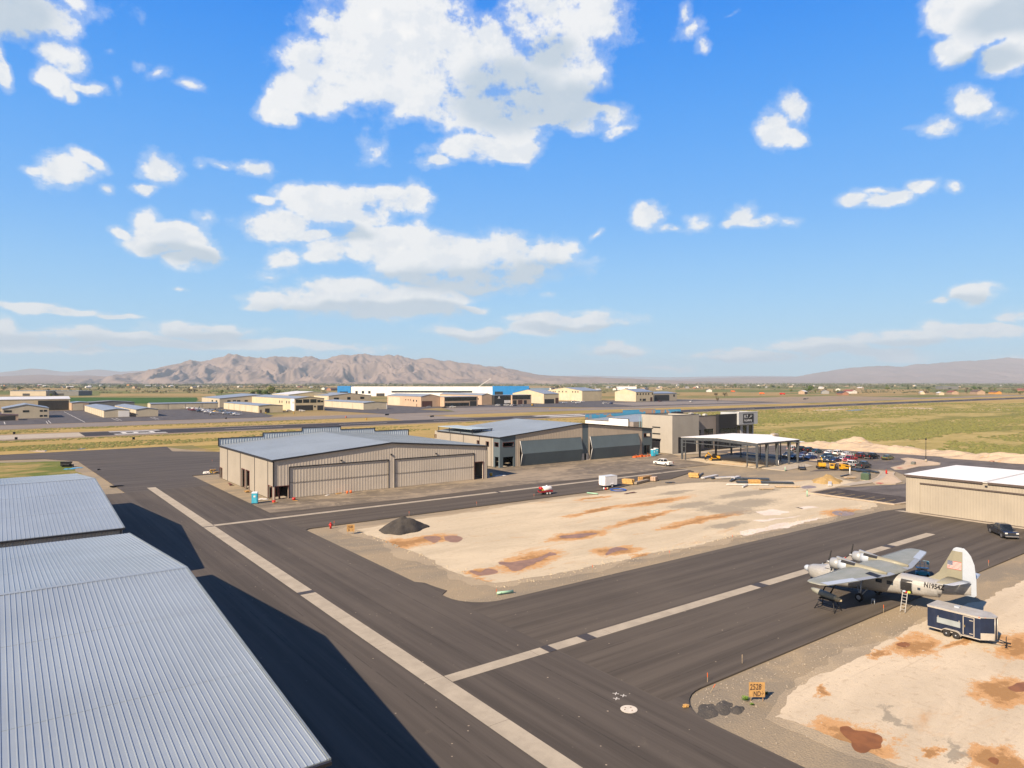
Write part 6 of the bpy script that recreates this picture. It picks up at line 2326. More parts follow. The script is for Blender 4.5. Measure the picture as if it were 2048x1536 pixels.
def make_car(name, kind, paint, label, cat, loc, rz, group, cover=False):
    k = KIND[kind]
    t = thing(name, label, cat, loc, rz, group)
    W, wb, r = k['W'] / 2, k['wb'], k['r']
    prof = k['prof']
    cxm = sum(p[0] for p in prof) / len(prof)
    czm = sum(p[1] for p in prof) / len(prof)
    sh = lambda f: [(cxm + (x - cxm) * f, czm + (z - czm) * f) for x, z in prof]
    rg = []
    for (y, f) in ((-W, .955), (-W + .06, .99), (-W + .16, 1.0), (W - .16, 1.0), (W - .06, .99), (W, .955)):
        rg.append([(x, y, z) for x, z in sh(f)])
    mb = MB()
    mb.loft(rg, smooth=False)
    if kind == 'pickup':
        for s in (-1, 1):
            mb.box(-2.93, -.95, s * W - .09 if s > 0 else -W + .01, W - .01 if s > 0 else -W + .09, .78, 1.24)
        mb.box(-2.94, -2.86, -W + .1, W - .1, .78, 1.24)
    body = mb.build('body', paint, t)
    if kind == 'pickup':
        mb = MB()
        mb.box(-2.85, -.96, -W + .1, W - .1, 1.16 if cover else .805, 1.22 if cover else .83)
        mb.build('bed_cover' if cover else 'bed_liner', m_plast, t)
    # glasshouse
    c = k['cab']
    zr = c[1][1]
    lo, hi = W - .10, W - .30
    A = [(c[0][0], -lo, c[0][1]), (c[3][0], -lo, c[3][1]), (c[3][0], lo, c[3][1]), (c[0][0], lo, c[0][1])]
    Bv = [(c[1][0], -hi, c[1][1] - .03), (c[2][0], -hi, c[2][1] - .03), (c[2][0], hi, c[2][1] - .03), (c[1][0], hi, c[1][1] - .03)]
    mb = MB()
    mb.add(A + Bv, [(0, 1, 5, 4), (1, 2, 6, 5), (2, 3, 7, 6), (3, 0, 4, 7), (4, 5, 6, 7)])
    mb.build('window', m_cglass, t)
    mb = MB()
    o = .02
    rf_ = [(c[1][0] - .05, -hi - o, c[1][1] - .06), (c[2][0] + .06, -hi - o, c[2][1] - .07), (c[2][0] + .06, hi + o, c[2][1] - .07), (c[1][0] - .05, hi + o, c[1][1] - .06),
           (c[1][0] + .05, -hi + .08, c[1][1] + .03), (c[2][0] - .1, -hi + .08, c[2][1] + .03), (c[2][0] - .1, hi - .08, c[2][1] + .03), (c[1][0] + .05, hi - .08, c[1][1] + .03)]
    mb.add(rf_, [(0, 3, 2, 1), (4, 5, 6, 7), (0, 1, 5, 4), (1, 2, 6, 5), (2, 3, 7, 6), (3, 0, 4, 7)])
    for s in (-1, 1):
        pl = [(c[0], c[1]), (c[3], c[2])]
        for (p, q) in pl:
            mb.cyl((p[0], s * (lo + .0), p[1]), (q[0], s * (hi + .0), q[1] - .03), .05, n=5)
        f = .46 if kind != 'pickup' else .5
        xm0, xm1 = c[0][0] + (c[3][0] - c[0][0]) * f, c[1][0] + (c[2][0] - c[1][0]) * f
        mb.cyl((xm0, s * (lo + .0), c[0][1]), (xm1, s * (hi + .0), zr - .03), .045, n=5)
    mb.build('roof', paint, t)
    for sx in (-1, 1):
        for s in (-1, 1):
            x, y = sx * wb, s * (W - .09)
            mb = MB()
            tr = lambda yy, rr: [(x + rr * math.cos(2 * math.pi * q / 14), yy, r + rr * math.sin(2 * math.pi * q / 14)) for q in range(14)]
            mb.loft([tr(y - .12, r * .7), tr(y - .12, r * .95), tr(y - .07, r), tr(y + .07, r), tr(y + .12, r * .95), tr(y + .12, r * .7)])
            mb.cyl((x, s * (W - .012), r), (x, s * (W + .012), r), r * 1.13, n=14, smooth=False)
            wh = mb.build('wheel', m_rubber, t)
            mb = MB()
            mb.cyl((x, y - .125, r), (x, y + .125, r), r * .66, n=12, smooth=False)
            mb.build('rim', m_rim, wh)
    xf = max(p[0] for p in prof)
    xr = min(p[0] for p in prof)
    zl = .72 if kind == 'sedan' else (.92 if kind == 'pickup' else .88)
    for s in (-1, 1):
        mb = MB()
        mb.obox((xf - .12, s * (W - .25), zl), (.16, .36, .16 if kind == 'sedan' else .2))
        mb.build('headlight', m_lampw, t)
        mb = MB()
        mb.obox((xr + .06, s * (W - .14), zl + (.1 if kind != 'sedan' else .06)), (.16, .22, .2 if kind == 'sedan' else .36))
        mb.build('taillight', m_lampr, t)
        mb = MB()
        mb.obox((c[3][0] - .25, s * (W + .08), c[3][1] + .06), (.14, .18, .14))
        mb.build('mirror', m_plast, t)
    mb = MB()
    mb.obox((xf - .03, 0, zl - .03), (.1, 1.0, .26))
    mb.build('grille', m_plast, t)
    mb = MB()
    mb.obox((xf - .02, 0, .48), (.16, 2 * W - .2, .16)).obox((xr + .02, 0, .5), (.16, 2 * W - .2, .16))
    mb.build('bumper', m_plast if kind != 'pickup' else m_rim, t)
    return t


LOTG = 'vehicles in the academy parking lot'
P = {n: car_paint('car_' + n, c3, mt) for n, c3, mt in (('white', (.74, .73, .71), 0), ('silver', (.42, .43, .44), .5), ('black', (.012, .012, .014), .2), ('charcoal', (.035, .038, .042), .3), ('navy', (.012, .022, .06), .3),
     ('blue', (.014, .035, .16), .3), ('teal', (.02, .075, .10), .3), ('slate', (.075, .10, .125), .4), ('maroon', (.09, .012, .018), .3), ('red', (.42, .008, .010), .1), ('olive', (.15, .17, .06), .3), ('dusk', (.028, .034, .046), .35))}
make_car('pickup_truck', 'pickup', P['white'], 'white crew-cab pickup alone on the dusty apron before the steel shelter', 'pickup', (154.0, 133.2, 0), R(90), None)
make_car('pickup_truck', 'pickup', P['dusk'], 'dark slate pickup facing right, in front of the cream hangar at the right edge', 'pickup', (126.0, 40.4, 0), math.atan2(-2.6, -3.0), None)
CARS = [(1586, 901.5, 'suv', 'white', 0, 'white car half hidden behind the last shelter column'), (1602, 903, 'pickup', 'black', 0, 'black pickup in the back row beside the shelter'),
        (1619, 904, 'suv', 'black', 0, 'black car in the back row next to the teal coupe'), (1634, 906, 'sedan', 'teal', 0, 'dark teal coupe at the end of the back row near the shelter'),
        (1660, 909, 'sedan', 'white', 0, 'white sedan, left of the three white cars in the back row'), (1678, 910.5, 'suv', 'white', 0, 'white SUV, middle of the three white cars in the back row'),
        (1695, 912.5, 'sedan', 'white', 0, 'white sedan, right of the three white cars in the back row'), (1723, 915.5, 'suv', 'maroon', 0, 'maroon SUV next to the black pickup in the back row'),
        (1744, 917.5, 'pickup', 'black', 0, 'black pickup beside the maroon SUV in the back row'), (1776, 919, 'sedan', 'olive', 0, 'olive green sedan alone at the right end of the lot'),
        (1576, 914.5, 'suv', 'slate', 180, 'slate blue SUV seen behind the shelter columns'), (1588, 917.5, 'sedan', 'charcoal', 180, 'charcoal sedan in front of the slate SUV by the shelter'),
        (1606, 912.5, 'sedan', 'maroon', 180, 'dark red car behind the silver hatchback'), (1604, 918, 'sedan', 'silver', 180, 'silver hatchback left of the blue sedan'),
        (1622, 914.5, 'sedan', 'white', 180, 'white sedan behind the blue sedan near the shelter'), (1621, 919, 'sedan', 'blue', 180, 'bright blue sedan at the front of the left car group'),
        (1653, 917.5, 'suv', 'teal', 180, 'dark teal SUV behind the yellow machines'), (1657, 923.5, 'suv', 'slate', 180, 'blue grey SUV right behind the yellow excavator'),
        (1669, 924.5, 'sedan', 'navy', 180, 'navy sedan behind the yellow loaders'), (1683, 921.5, 'sedan', 'white', 180, 'white sedan left of the red pickup'),
        (1700, 923.5, 'pickup', 'red', 180, 'bright red pickup in the middle row'), (1703, 934, 'pickup', 'white', 0, 'white pickup parked behind the black pickup in the front row'),
        (1727, 936, 'pickup', 'charcoal', 0, 'charcoal pickup nearest the camera in the front row')]
rc = random.Random(3)
for (px, py, kind, cn, rz, lab) in CARS:
    x, y = at(px, py, -.08)
    make_car({'sedan': 'sedan', 'suv': 'sport_utility', 'pickup': 'pickup_truck'}[kind], kind, P[cn], lab, {'sedan': 'car', 'suv': 'SUV', 'pickup': 'pickup'}[kind], (x, y, -.08), R((0 if rz == 0 else 180) + rc.uniform(-4, 4)), LOTG)


# ------------------------------------------------------------------ yellow machines
def tracks(t, L, wd, r, gauge):
    for s in (-1, 1):
        mb = MB()
        pts = []
        for k in range(9):
            g = math.pi / 2 + math.pi * k / 8
            pts.append((-L / 2 + r * math.cos(g), r + r * math.sin(g)))
        for k in range(9):
            g = -math.pi / 2 + math.pi * k / 8
            pts.append((L / 2 + r * math.cos(g), r + r * math.sin(g)))
        y = s * gauge
        mb.loft([[(x, y - wd / 2, z) for x, z in pts], [(x, y + wd / 2, z) for x, z in pts]], smooth=False)
        mb.build('track', m_rubber, t)


def excavator(label, loc, rz, sc_=1.0, dark_cab=True):
    t = thing('mini_excavator', label, 'excavator', loc, rz, 'yellow machines on the building site')
    t.scale = (sc_, sc_, sc_)
    tracks(t, 2.4, .4, .30, .85)
    mb = MB()
    mb.box(-1.2, 1.0, -.8, .8, .62, .80)
    mb.box(-1.35, -.2, -.85, .85, .801, 1.55)
    mb.box(-.2, .9, -.85, -.1, .801, 1.1)
    mb.build('house', m_yel, t)
    mb = MB()
    mb.box(-.36, .82, -.08, .82, .801, 2.15)
    cb = mb.build('cab', m_black, t)
    mb = MB()
    mb.box(-.3, .76, -.1, -.081, 1.2, 2.05).box(-.3, .76, .821, .84, 1.2, 2.05).box(.821, .84, 0, .75, 1.1, 2.05)
    mb.build('cab_glass', m_cglass, cb)
    mb = MB()
    mb.obox((1.45, -.35, 1.75), (1.9, .22, .34), 0, R(-48))
    mb.build('boom', m_yel, t)
    mb = MB()
    mb.obox((2.45, -.35, 1.80), (1.7, .18, .26), 0, R(52))
    mb.build('stick', m_yel, t)
    mb = MB()
    mb.loft([[(2.75, -.65, 1.1), (2.75, -.05, 1.1), (3.15, -.05, 1.15), (3.15, -.65, 1.15)], [(2.65, -.65, .7), (2.65, -.05, .7), (3.3, -.05, .75), (3.3, -.65, .75)], [(2.8, -.65, .35), (2.8, -.05, .35), (3.1, -.05, .3), (3.1, -.65, .3)]], smooth=False)
    mb.build('bucket', m_black, t)
    mb = MB()
    mb.box(1.4, 1.5, -.95, .95, .15, .6)
    mb.build('blade', m_yel, t)
    return t


def loader(label, loc, rz, wheels=True):
    t = thing('skid_loader', label, 'loader', loc, rz, 'yellow machines on the building site')
    mb = MB()
    mb.box(-1.5, .6, -.55, .55, .45, 1.0)
    mb.box(-1.5, -.3, -.6, .6, 1.001, 1.75)
    mb.build('body', m_yel, t)
    mb = MB()
    mb.box(-.45, .65, -.5, .5, 1.001, 2.0)
    cb = mb.build('cab', m_black, t)
    mb = MB()
    mb.box(-.35, .55, .501, .52, 1.2, 1.9).box(-.35, .55, -.52, -.501, 1.2, 1.9).box(.651, .67, -.42, .42, 1.1, 1.9)
    mb.build('cab_glass', m_cglass, cb)
    for s in (-1, 1):
        mb = MB()
        mb.obox((-.2, s * .72, 1.55), (2.2, .16, .2), 0, R(12))
        mb.obox((.95, s * .72, .85), (.9, .16, .2), 0, R(72))
        mb.build('lift_arm', m_yel, t)
    mb = MB()
    mb.loft([[(1.05, -.85, .15), (1.05, .85, .15), (1.05, .85, .75), (1.05, -.85, .75)], [(1.75, -.85, .12), (1.75, .85, .12), (1.3, .85, .7), (1.3, -.85, .7)]], smooth=False)
    mb.build('bucket', m_black, t)
    if wheels:
        for xx in (-.9, .4):
            for s in (-1, 1):
                mb = MB()
                mb.cyl((xx, s * .58, .4), (xx, s * .86, .4), .4, n=16)
                wh = mb.build('wheel', m_rubber, t)
                mb = MB()
                mb.cyl((xx, s * .84, .4), (xx, s * .875, .4), .2, n=12, smooth=False)
                mb.build('rim', m_yel, wh)
    else:
        tracks(t, 1.8, .35, .28, .72)
    mb = MB()
    mb.box(-1.53, -1.502, -.45, .45, 1.1, 1.6)
    mb.build('rear_grille', m_black, t)
    return t


x, y = at(1643, 937, -.1)
excavator('yellow mini excavator at the left end of the row of yellow machines', (x, y, -.1), R(40), 1.1)
x, y = at(1667, 939, -.1)
loader('yellow wheeled skid loader between the excavator and the tracked loader', (x, y, -.1), R(15), True)
x, y = at(1691, 941, -.1)
loader('yellow tracked skid loader at the right end of the machines', (x, y, -.1), R(-35), False)
x, y = at(1430, 921, -.1)
excavator('yellow mini excavator digging under the white-roofed steel shelter', (x, y, -.1), R(150), 1.0)

# white box trailer, sprayer trailer
m_wtr = pm('trailer_white', (0.72, 0.72, 0.73), 0.4, 0.06, 1, grime=.12)
tb = thing('box_trailer', 'white enclosed box trailer standing on the edge of the asphalt', 'trailer', (112.2, 113.3, 0), R(0))
mb = MB()
mb.box(-1.9, 1.9, -1.02, 1.02, .5, 2.55)
mb.build('body', m_wtr, tb)
mb = MB()
mb.box(-1.93, 1.93, -1.05, 1.05, 2.553, 2.62)
mb.build('roof', pm('pale_roof', (0.52, 0.55, 0.57), .5, .06, 1), tb)
mb = MB()
mb.box(-1.93, -1.902, -1.0, -.02, .55, 2.48).box(-1.93, -1.902, .02, 1.0, .55, 2.48)
mb.build('rear_door', m_wtr, tb)
mb = MB()
mb.box(-1.96, -1.932, -.06, -.03, .7, 2.3).box(-1.96, -1.932, .03, .06, .7, 2.3)
mb.build('door_latch', m_rim, tb)
for s in (-1, 1):
    mb = MB()
    mb.cyl((.2, s * 1.0, .35), (.2, s * 1.16, .35), .35, n=16)
    wh = mb.build('wheel', m_rubber, tb)
    mb = MB()
    mb.cyl((.2, s * 1.15, .35), (.2, s * 1.175, .35), .2, n=12, smooth=False)
    mb.build('rim', m_wtr, wh)
    mb = MB()
    mb.box(-.3, .7, s * 1.03 if s > 0 else -1.24, 1.24 if s > 0 else -1.03, .74, .79)
    mb.build('fender', m_wtr, tb)
    mb = MB()
    mb.box(-1.95, -1.903, s * .92 - .06, s * .92 + .06, .56, .78)
    mb.build('taillight', m_lampr, tb)
mb = MB()
mb.cyl((1.9, -.5, .45), (3.1, 0, .45), .05, n=6).cyl((1.9, .5, .45), (3.1, 0, .45), .05, n=6).cyl((2.9, 0, .0), (2.9, 0, .8), .04, n=6)
mb.build('hitch', m_black, tb)
mb = MB()
mb.box(-1.85, 1.85, -.95, .95, .36, .497)
mb.build('underframe', m_black, tb)

sp = thing('sprayer_trailer', 'small red-framed trailer with a white water tank and red engine on the asphalt', 'sprayer trailer', (94.0, 113.9, 0), R(-8))
mb = MB()
mb.box(-1.4, 1.6, -.65, .65, .5, .66)
for s in (-1, 1):
    mb.box(-1.4, 1.6, s * .65 - .04, s * .65 + .04, .661, .9)
mb.build('frame', pm('sprayer_red', (0.33, 0.02, 0.03), .5, .1, 2), sp)
mb = MB()
tk = lambda x, r: [(x, r * math.cos(2 * math.pi * k / 14), 1.2 + r * .95 * math.sin(2 * math.pi * k / 14)) for k in range(14)]
mb.loft([tk(-.55, .45), tk(-.45, .58), tk(1.35, .58), tk(1.5, .45)])
mb.cyl((.45, 0, 1.7), (.45, 0, 1.9), .2, n=12)
mb.build('tank', m_wtr, sp)
mb = MB()
mb.box(-1.35, -.75, -.35, .35, .661, 1.05)
mb.build('pump', m_plast, sp)
mb = MB()
mb.cyl((-1.05, -.42, 1.35), (-1.05, .42, 1.35), .3, n=14)
mb.build('hose_reel', m_red, sp)
mb = MB()
mb.box(-.95, -.6, -.5, -.2, .9, 1.15)
mb.build('hose', pm('hose_green', (0.38, 0.5, 0.05), .5, .1, 2), sp)
for xx in (.05, .75):
    for s in (-1, 1):
        mb = MB()
        mb.cyl((xx, s * .68, .32), (xx, s * .86, .32), .32, n=14)
        wh = mb.build('wheel', m_rubber, sp)
        mb = MB()
        mb.cyl((xx, s * .85, .32), (xx, s * .88, .32), .19, n=12, smooth=False)
        mb.build('rim', m_wtr, wh)
mb = MB()
mb.cyl((-1.4, -.4, .55), (-2.4, 0, .5), .045, n=6).cyl((-1.4, .4, .55), (-2.4, 0, .5), .045, n=6).cyl((-2.2, 0, 0), (-2.2, 0, .8), .04, n=6)
mb.build('hitch', m_black, sp)

# ------------------------------------------------------------------ site odds and ends
m_ply = pm('osb_plywood', (0.40, 0.235, 0.085), 0.75, 0.16, 4)
m_ink = pm('marker_ink', (0.05, 0.028, 0.02), 0.8, 0.1, 4)


def plywood_sign(label, loc, rz, lines, w_, h_, zb):
    t = thing('plywood_sign', label, 'sign', loc, rz, 'hand-lettered plywood lot signs')
    mb = MB()
    mb.box(-w_ / 2, w_ / 2, -.012, .012, zb, zb + h_)
    bd = mb.build('board', m_ply, t)
    for s in (-1, 1):
        mb = MB()
        mb.box(s * w_ * .38 - .025, s * w_ * .38 + .025, .014, .055, -.15, zb + h_ * .8)
        mb.build('stake', pm('stake_wood', (0.30, 0.20, 0.11), .8, .2, 3), t)
    for (txt, x, z, size) in lines:
        text_mesh(txt, size, m_ink, 'lettering', bd, lambda a, q, x=x, z=z: (x + a * .84 + q * .06, -.016, z + q * 1.18 + a * .03), 0.012)
    return bd


def arrow(bd, x, z, L, hand=1):
    mb = MB()
    y = -.017
    mb.add([(x, y, z - .014), (x + L, y, z + .004), (x + L, y, z + .032), (x, y, z + .014)], [(0, 1, 2, 3)])
    for s in (-1, 1):
        mb.add([(x + L - hand * .02, y, z + .018), (x + L - .16, y, z + .018 + s * .15), (x + L - .185, y, z + .018 + s * .125), (x + L - .045, y, z + .018)], [(0, 1, 2, 3)])
    mb.build('arrow', m_ink, bd)


bd = plywood_sign('plywood sign hand-lettered 2528, on the gravel by the near corner', (46.05, 30.65, -.13), R(-50) + R(12), [('2528', -.54, .86, .52), ('ND', -.28, .38, .44)], 1.2, 1.12, .32)
arrow(bd, .26, .60, .28)
bd = plywood_sign('plywood sign hand-lettered 2508, by the left corner of the large dirt pad', (45.05, 102.9, -.13), R(-30), [('2508', -.52, .95, .5), ('N', -.42, .48, .42)], 1.2, 1.12, .42)
arrow(bd, 0.0, .66, .42)

STK = [((1768, 1226), 0, 'orange-topped survey stake at the asphalt edge below the flying boat door'), ((1978, 1133), 0, 'orange-topped survey stake behind the flying boat tail at the asphalt edge'), ((818, 1032), 0, 'thin orange stake on the far edge of the dirt pad above the black pile'),
       ((953, 1012), 0, 'thin orange stake at the pad edge between the black pile and the sprayer'), ((1068, 996), 0, 'thin orange stake just left of the sprayer trailer'), ((1185, 1143), 0, 'orange stake on the near bank of the large dirt pad'),
       ((1339, 1113), 0, 'orange stake on the dirt bank behind the cross taxilane'), ((1465, 1081), 0, 'orange stake at the dirt bank near the white streaks'), ((993, 1193), 0, 'orange stake by the green pipe at the near corner of the dirt pad'),
       ((1415.5, 1367), 0, 'orange-flagged stake at the rounded asphalt corner near the plywood sign'), ((1422, 1384), 30, 'leaning stake with an orange flag near the plywood sign'), ((1485, 1329), 0, 'pale stake at the asphalt edge right of the rounded corner'),
       ((668, 1052), 0, 'thin rusty stake behind the red hydrant post'), ((424, 925), 0, 'orange delineator post on the asphalt left of the long beige hangar')]
m_stk = pm('stake_pale', (0.42, 0.33, 0.22), .8, .2, 3)
for ((px, py), lean, lab) in STK:
    x, y = at(px, py, -.08)
    t = thing('survey_stake', lab, 'stake', (x, y, -.1), 0, 'survey stakes')
    if lean:
        t.rotation_euler = (R(lean), 0, 0)
    mb = MB()
    mb.box(-.022, .022, -.012, .012, -.1, .5)
    mb.build('stake', m_stk, t)
    mb = MB()
    mb.box(-.026, .026, -.016, .016, .501, .85)
    mb.build('flagged_top', m_stk if 'pale' in lab else m_orange, t)


def heap(name, label, cat, x, y, rx, ry, h, mat, seed, rz=0.0, z0=-.14, n=22, group=None, rough=.16, peak=.85):
    mb = MB()
    vs, fs = [], []
    for i in range(n + 1):
        for j in range(n + 1):
            a, q = -1.15 + 2.3 * i / n, -1.15 + 2.3 * j / n
            r = math.hypot(a, q)
            r *= 1 + .28 * mnoise.noise(Vector((math.cos(math.atan2(q, a)) * 1.6 + seed, math.sin(math.atan2(q, a)) * 1.6, seed)))
            g = max(0, 1 - r)
            nz = mnoise.noise(Vector((a * 2.0 + seed, q * 2.0, seed * 1.7))) * .5 + mnoise.noise(Vector((a * 5 + seed, q * 5, seed))) * .25
            hh = h * ((g ** .85) if peak < 1 else (1 - (1 - g) ** 2) ** peak) * (1 + nz * rough * 3) if g > 0 else 0
            if g > 0:
                hh += h * rough * nz * min(1, g * 5) * .8
            vs.append((a * rx, q * ry, hh - .02 if g > 0 else -.3))
    for i in range(n):
        for j in range(n):
            k = i * (n + 1) + j
            fs.append((k, k + n + 1, k + n + 2, k + 1))
    mb.add(vs, fs, True)
    o = mb.build(name, mat)
    o.location = (x, y, z0)
    o.rotation_euler = (0, 0, rz)
    return tag(o, label, cat, group)


m_blk2 = gravel_mat('loose_millings', (0.12, 0.105, 0.09), (0.085, 0.078, 0.07), (0.17, 0.145, 0.115))
m_blk = gravel_mat('asphalt_millings', (0.075, 0.068, 0.060), (0.055, 0.05, 0.047), (0.095, 0.084, 0.072))
heap('millings_pile', 'dark grey cone-shaped pile of asphalt millings on the dirt pad', 'pile', 54.0, 101.6, 4.7, 3.5, 2.15, m_blk, 2.0, .5, -.11, 44)
for (px, py, rx_, ry_, hh_, lab_) in ((1418, 1420, 1.5, .8, .12, 'thin dark spill of millings at the rounded asphalt corner'), (1447, 1413, 1.3, .7, .13, 'dark spill of millings in the middle of the three below the plywood sign')):
    heap('millings_heap', lab_, 'pile', *at(px, py), rx_, ry_, hh_, m_blk2, px * .1, .4, -.135, 44, None, .06)
heap('millings_heap', 'small black heap of spilled asphalt beside the near plywood sign', 'pile', *at(1475, 1417), .8, .5, .2, m_blk2, 5.0, .3, -.135, 34, None, .06)
m_sand = dirt_mat('sand', [], base=(0.40, 0.27, 0.11))
heap('sand_pile', 'tan sand pile on the gravel behind the parking bay', 'pile', *at(1655, 962), 5.0, 3.2, 1.7, m_sand, 8.0, .2, -.12, 30)
m_mound = dirt_mat('mound_dirt', [], base=(0.42, 0.335, 0.245))
MG = 'earth mounds along the scrub field'
rmh = random.Random(8)
MOUNDS = [(1625, 893, 9, 5, 3.0, 'low pale earth mound right of the shelter awning'), (1656, 891, 8, 5, 2.6, 'grey brown earth mound second from the shelter'), (1692, 897, 9, 6, 3.4, 'earth mound behind the three white cars'),
          (1708, 892, 9, 6, 4.6, 'tallest pale earth mound behind the white cars'), (1738, 898, 9, 6, 4.0, 'pale earth mound behind the maroon SUV'), (1768, 903, 10, 5, 3.2, 'pale earth mound behind the olive sedan'),
          (1800, 901, 8, 5, 2.6, 'low earth mound left of the lamp post'), (1822, 905, 8, 5, 3.4, 'peaked earth mound beside the lamp post'), (1880, 908, 9, 5, 2.2, 'low grey earth mound right of the lamp post'), (1905, 911, 9, 5, 2.6, 'grey earth mound above the right road bend'),
          (1985, 920, 11, 5, 3.0, 'wide pale earth mound above the white-roofed hangar'), (2030, 922, 12, 5, 3.6, 'pale earth mound at the right edge of the picture'), (2075, 928, 12, 5, 3.4, 'pale earth mound just past the right edge')]
for i, (px, py, rx, ry, h, lab) in enumerate(MOUNDS):
    x, y = at(px, py + 4, -.14)
    heap('earth_mound', lab, 'earth mound', x + 6.5, y + 3, rx * 1.1, ry * 1.0, h * .70, m_mound, 3.3 * i, R(-60) + rmh.uniform(-.3, .3), -.3, 30, MG, .22, 1.25)
sheet('spoil_ground', [at(1600, 899), at(1640, 896), at(1720, 904), at(1800, 912), at(1900, 920), at(1990, 927), at(2060, 932), at(2060, 918), at(1900, 905), at(1800, 897), at(1700, 889), at(1600, 885)], -.125, m_mound, 1.0, 4, 97)

lp = thing('lamp_post', 'single dark street lamp post at the bend of the parking drive', 'street lamp', (*at(1852, 924, 0), 0))
mb = MB()
mb.cyl((0, 0, 0), (0, 0, .8), .28, n=12)
mb.build('base', m_conc, lp)
mb = MB()
mb.cyl((0, 0, .8), (0, 0, 6.6), .10, .07, n=10)
mb.build('pole', m_black, lp)
mb = MB()
mb.cyl((0, 0, 6.6), (0, 0, 6.8), .12, .3, n=12).cyl((0, 0, 6.8), (0, 0, 7.25), .3, .06, n=12)
mb.build('lantern', m_black, lp)


def porta(label, loc, rz):
    t = thing('portable_toilet', label, 'portable toilet', loc, rz, 'portable toilets')
    mb = MB()
    mb.box(-.55, .55, -.55, .55, .12, 2.1)
    mb.build('cabin', pm('toilet_blue', (0.03, 0.33, 0.50), .5, .1, 2), t)
    mb = MB()
    mb.loft([[(-.58, -.58, 2.103), (.58, -.58, 2.103), (.58, .58, 2.103), (-.58, .58, 2.103)], [(-.5, -.5, 2.3), (.5, -.5, 2.3), (.5, .5, 2.3), (-.5, .5, 2.3)]], smooth=False)
    mb.build('roof', m_wtr, t)
    mb = MB()
    mb.box(-.4, .4, -.58, -.552, .2, 1.98)
    d = mb.build('door', pm('toilet_blue_door', (0.06, 0.40, 0.56), .5, .1, 2), t)
    mb = MB()
    mb.box(-.18, .18, -.6, -.582, 1.3, 1.65)
    mb.build('notice', m_wtr, d)
    mb = MB()
    mb.box(-.6, .6, -.6, .6, 0, .118)
    mb.build('skid', m_plast, t)


porta('blue portable toilet beside the front left corner of the long beige hangar', (*at(509.5, 1007), 0), R(-25))
porta('bright blue portable toilet at the right end of the slate-door hangar', (*at(1306.5, 912.5), 0), R(-10))
porta('darker portable toilet behind the bright blue one at the slate-door hangar', (*at(1312, 910), 0), R(-8))

hy = thing('hydrant', 'red hydrant post at the left corner of the large dirt pad', 'hydrant', (*at(661, 1057, -.1), -.1))
mb = MB()
mb.cyl((0, 0, 0), (0, 0, .8), .16, n=12).cyl((0, 0, .8), (0, 0, .98), .2, .08, n=12)
mb.build('barrel', m_red, hy)
mb = MB()
mb.cyl((-.3, 0, .6), (.3, 0, .6), .09, n=8)
mb.build('outlet', m_red, hy)
hy2 = thing('hydrant', 'red fire hydrant on the curved pavement island by the parking bay', 'hydrant', (*at(1773, 948, 0), 0.02))
mb = MB()
mb.cyl((0, 0, 0), (0, 0, .85), .2, n=12).cyl((0, 0, .85), (0, 0, 1.05), .24, .08, n=12)
mb.build('barrel', m_red, hy2)
mb = MB()
mb.cyl((-.36, 0, .6), (.36, 0, .6), .11, n=8)
mb.build('outlet', m_red, hy2)


def utility(name, label, loc, d, c3, rz=0.0):
    t = thing(name, label, 'utility box', loc, rz, 'utility boxes')
    mb = MB()
    a, q, h = d[0] / 2, d[1] / 2, d[2]
    mb.loft([[(-a, -q, 0), (a, -q, 0), (a, q, 0), (-a, q, 0)], [(-a, -q, h * .85), (a, -q, h * .85), (a, q, h * .85), (-a, q, h * .85)], [(-a * .8, -q * .8, h), (a * .8, -q * .8, h), (a * .8, q * .8, h), (-a * .8, q * .8, h)]], smooth=False)
    mb.build('cabinet', c3, t)
    mb = MB()
    mb.box(-a * 1.15, a * 1.15, -q * 1.15, q * 1.15, -.1, .001)
    mb.build('plinth', m_conc, t)


m_ugreen = pm('utility_green', (0.05, 0.085, 0.05), .5, .12, 2)
utility('transformer', 'green transformer box beside the curved sidewalk', (*at(1732, 959, 0), -.05), (2.0, 1.8, 1.7), m_ugreen, .2)
utility('junction_box', 'small green box at the corner of the white cars', (*at(1709, 911, 0), -.05), (1.1, 1.0, .9), m_ugreen)
utility('junction_box', 'small grey box on the kerbed island below the lamp post', (*at(1827, 929, 0), 0.03), (1.0, 1.0, .8), pm('utility_grey', (.13, .14, .13), .5, .1, 2))
utility('meter_cabinet', 'tan cabinet standing past the far roof corner of the steel shelter', (*at(1549, 881, 0), -.1), (3.2, 2.0, 3.0), pm('utility_tan', (.34, .29, .24), .6, .1, 2))

for (px, py, h, lab) in ((1614.5, 993, 1.3, 'green and white pipe riser at the corner of the parking bay'), (1570.5, 942, 1.0, 'small green pipe riser at the corner of the concrete slab'), (1700, 950, 1.9, 'white pipe riser among the stacked steel'), (1552, 929, 1.1, 'left white pipe stub by the shelter slab'), (1557, 929, 1.1, 'right white pipe stub by the shelter slab')):
    x, y = at(px, py, -.1)
    mb = MB()
    mb.cyl((0, 0, 0), (0, 0, h), .12, n=10)
    t = thing('pipe_riser', lab, 'pipe', (x, y, -.1), 0, 'pipe risers')
    mb.build('pipe', pm('pipe_pale_green', (.30, .50, .36), .6, .1, 3) if 'green' in lab else m_wtr, t)
    mb = MB()
    mb.cyl((0, 0, h), (0, 0, h + .12), .14, n=10)
    mb.build('cap', m_black if 'parking' in lab else m_wtr, t)

# lumber, steel and clutter
m_wood = pm('fresh_lumber', (0.50, 0.30, 0.10), .75, .2, 2)
m_wrap2 = pm('pale_wrap', (0.58, 0.56, 0.54), .5, .1, 2)


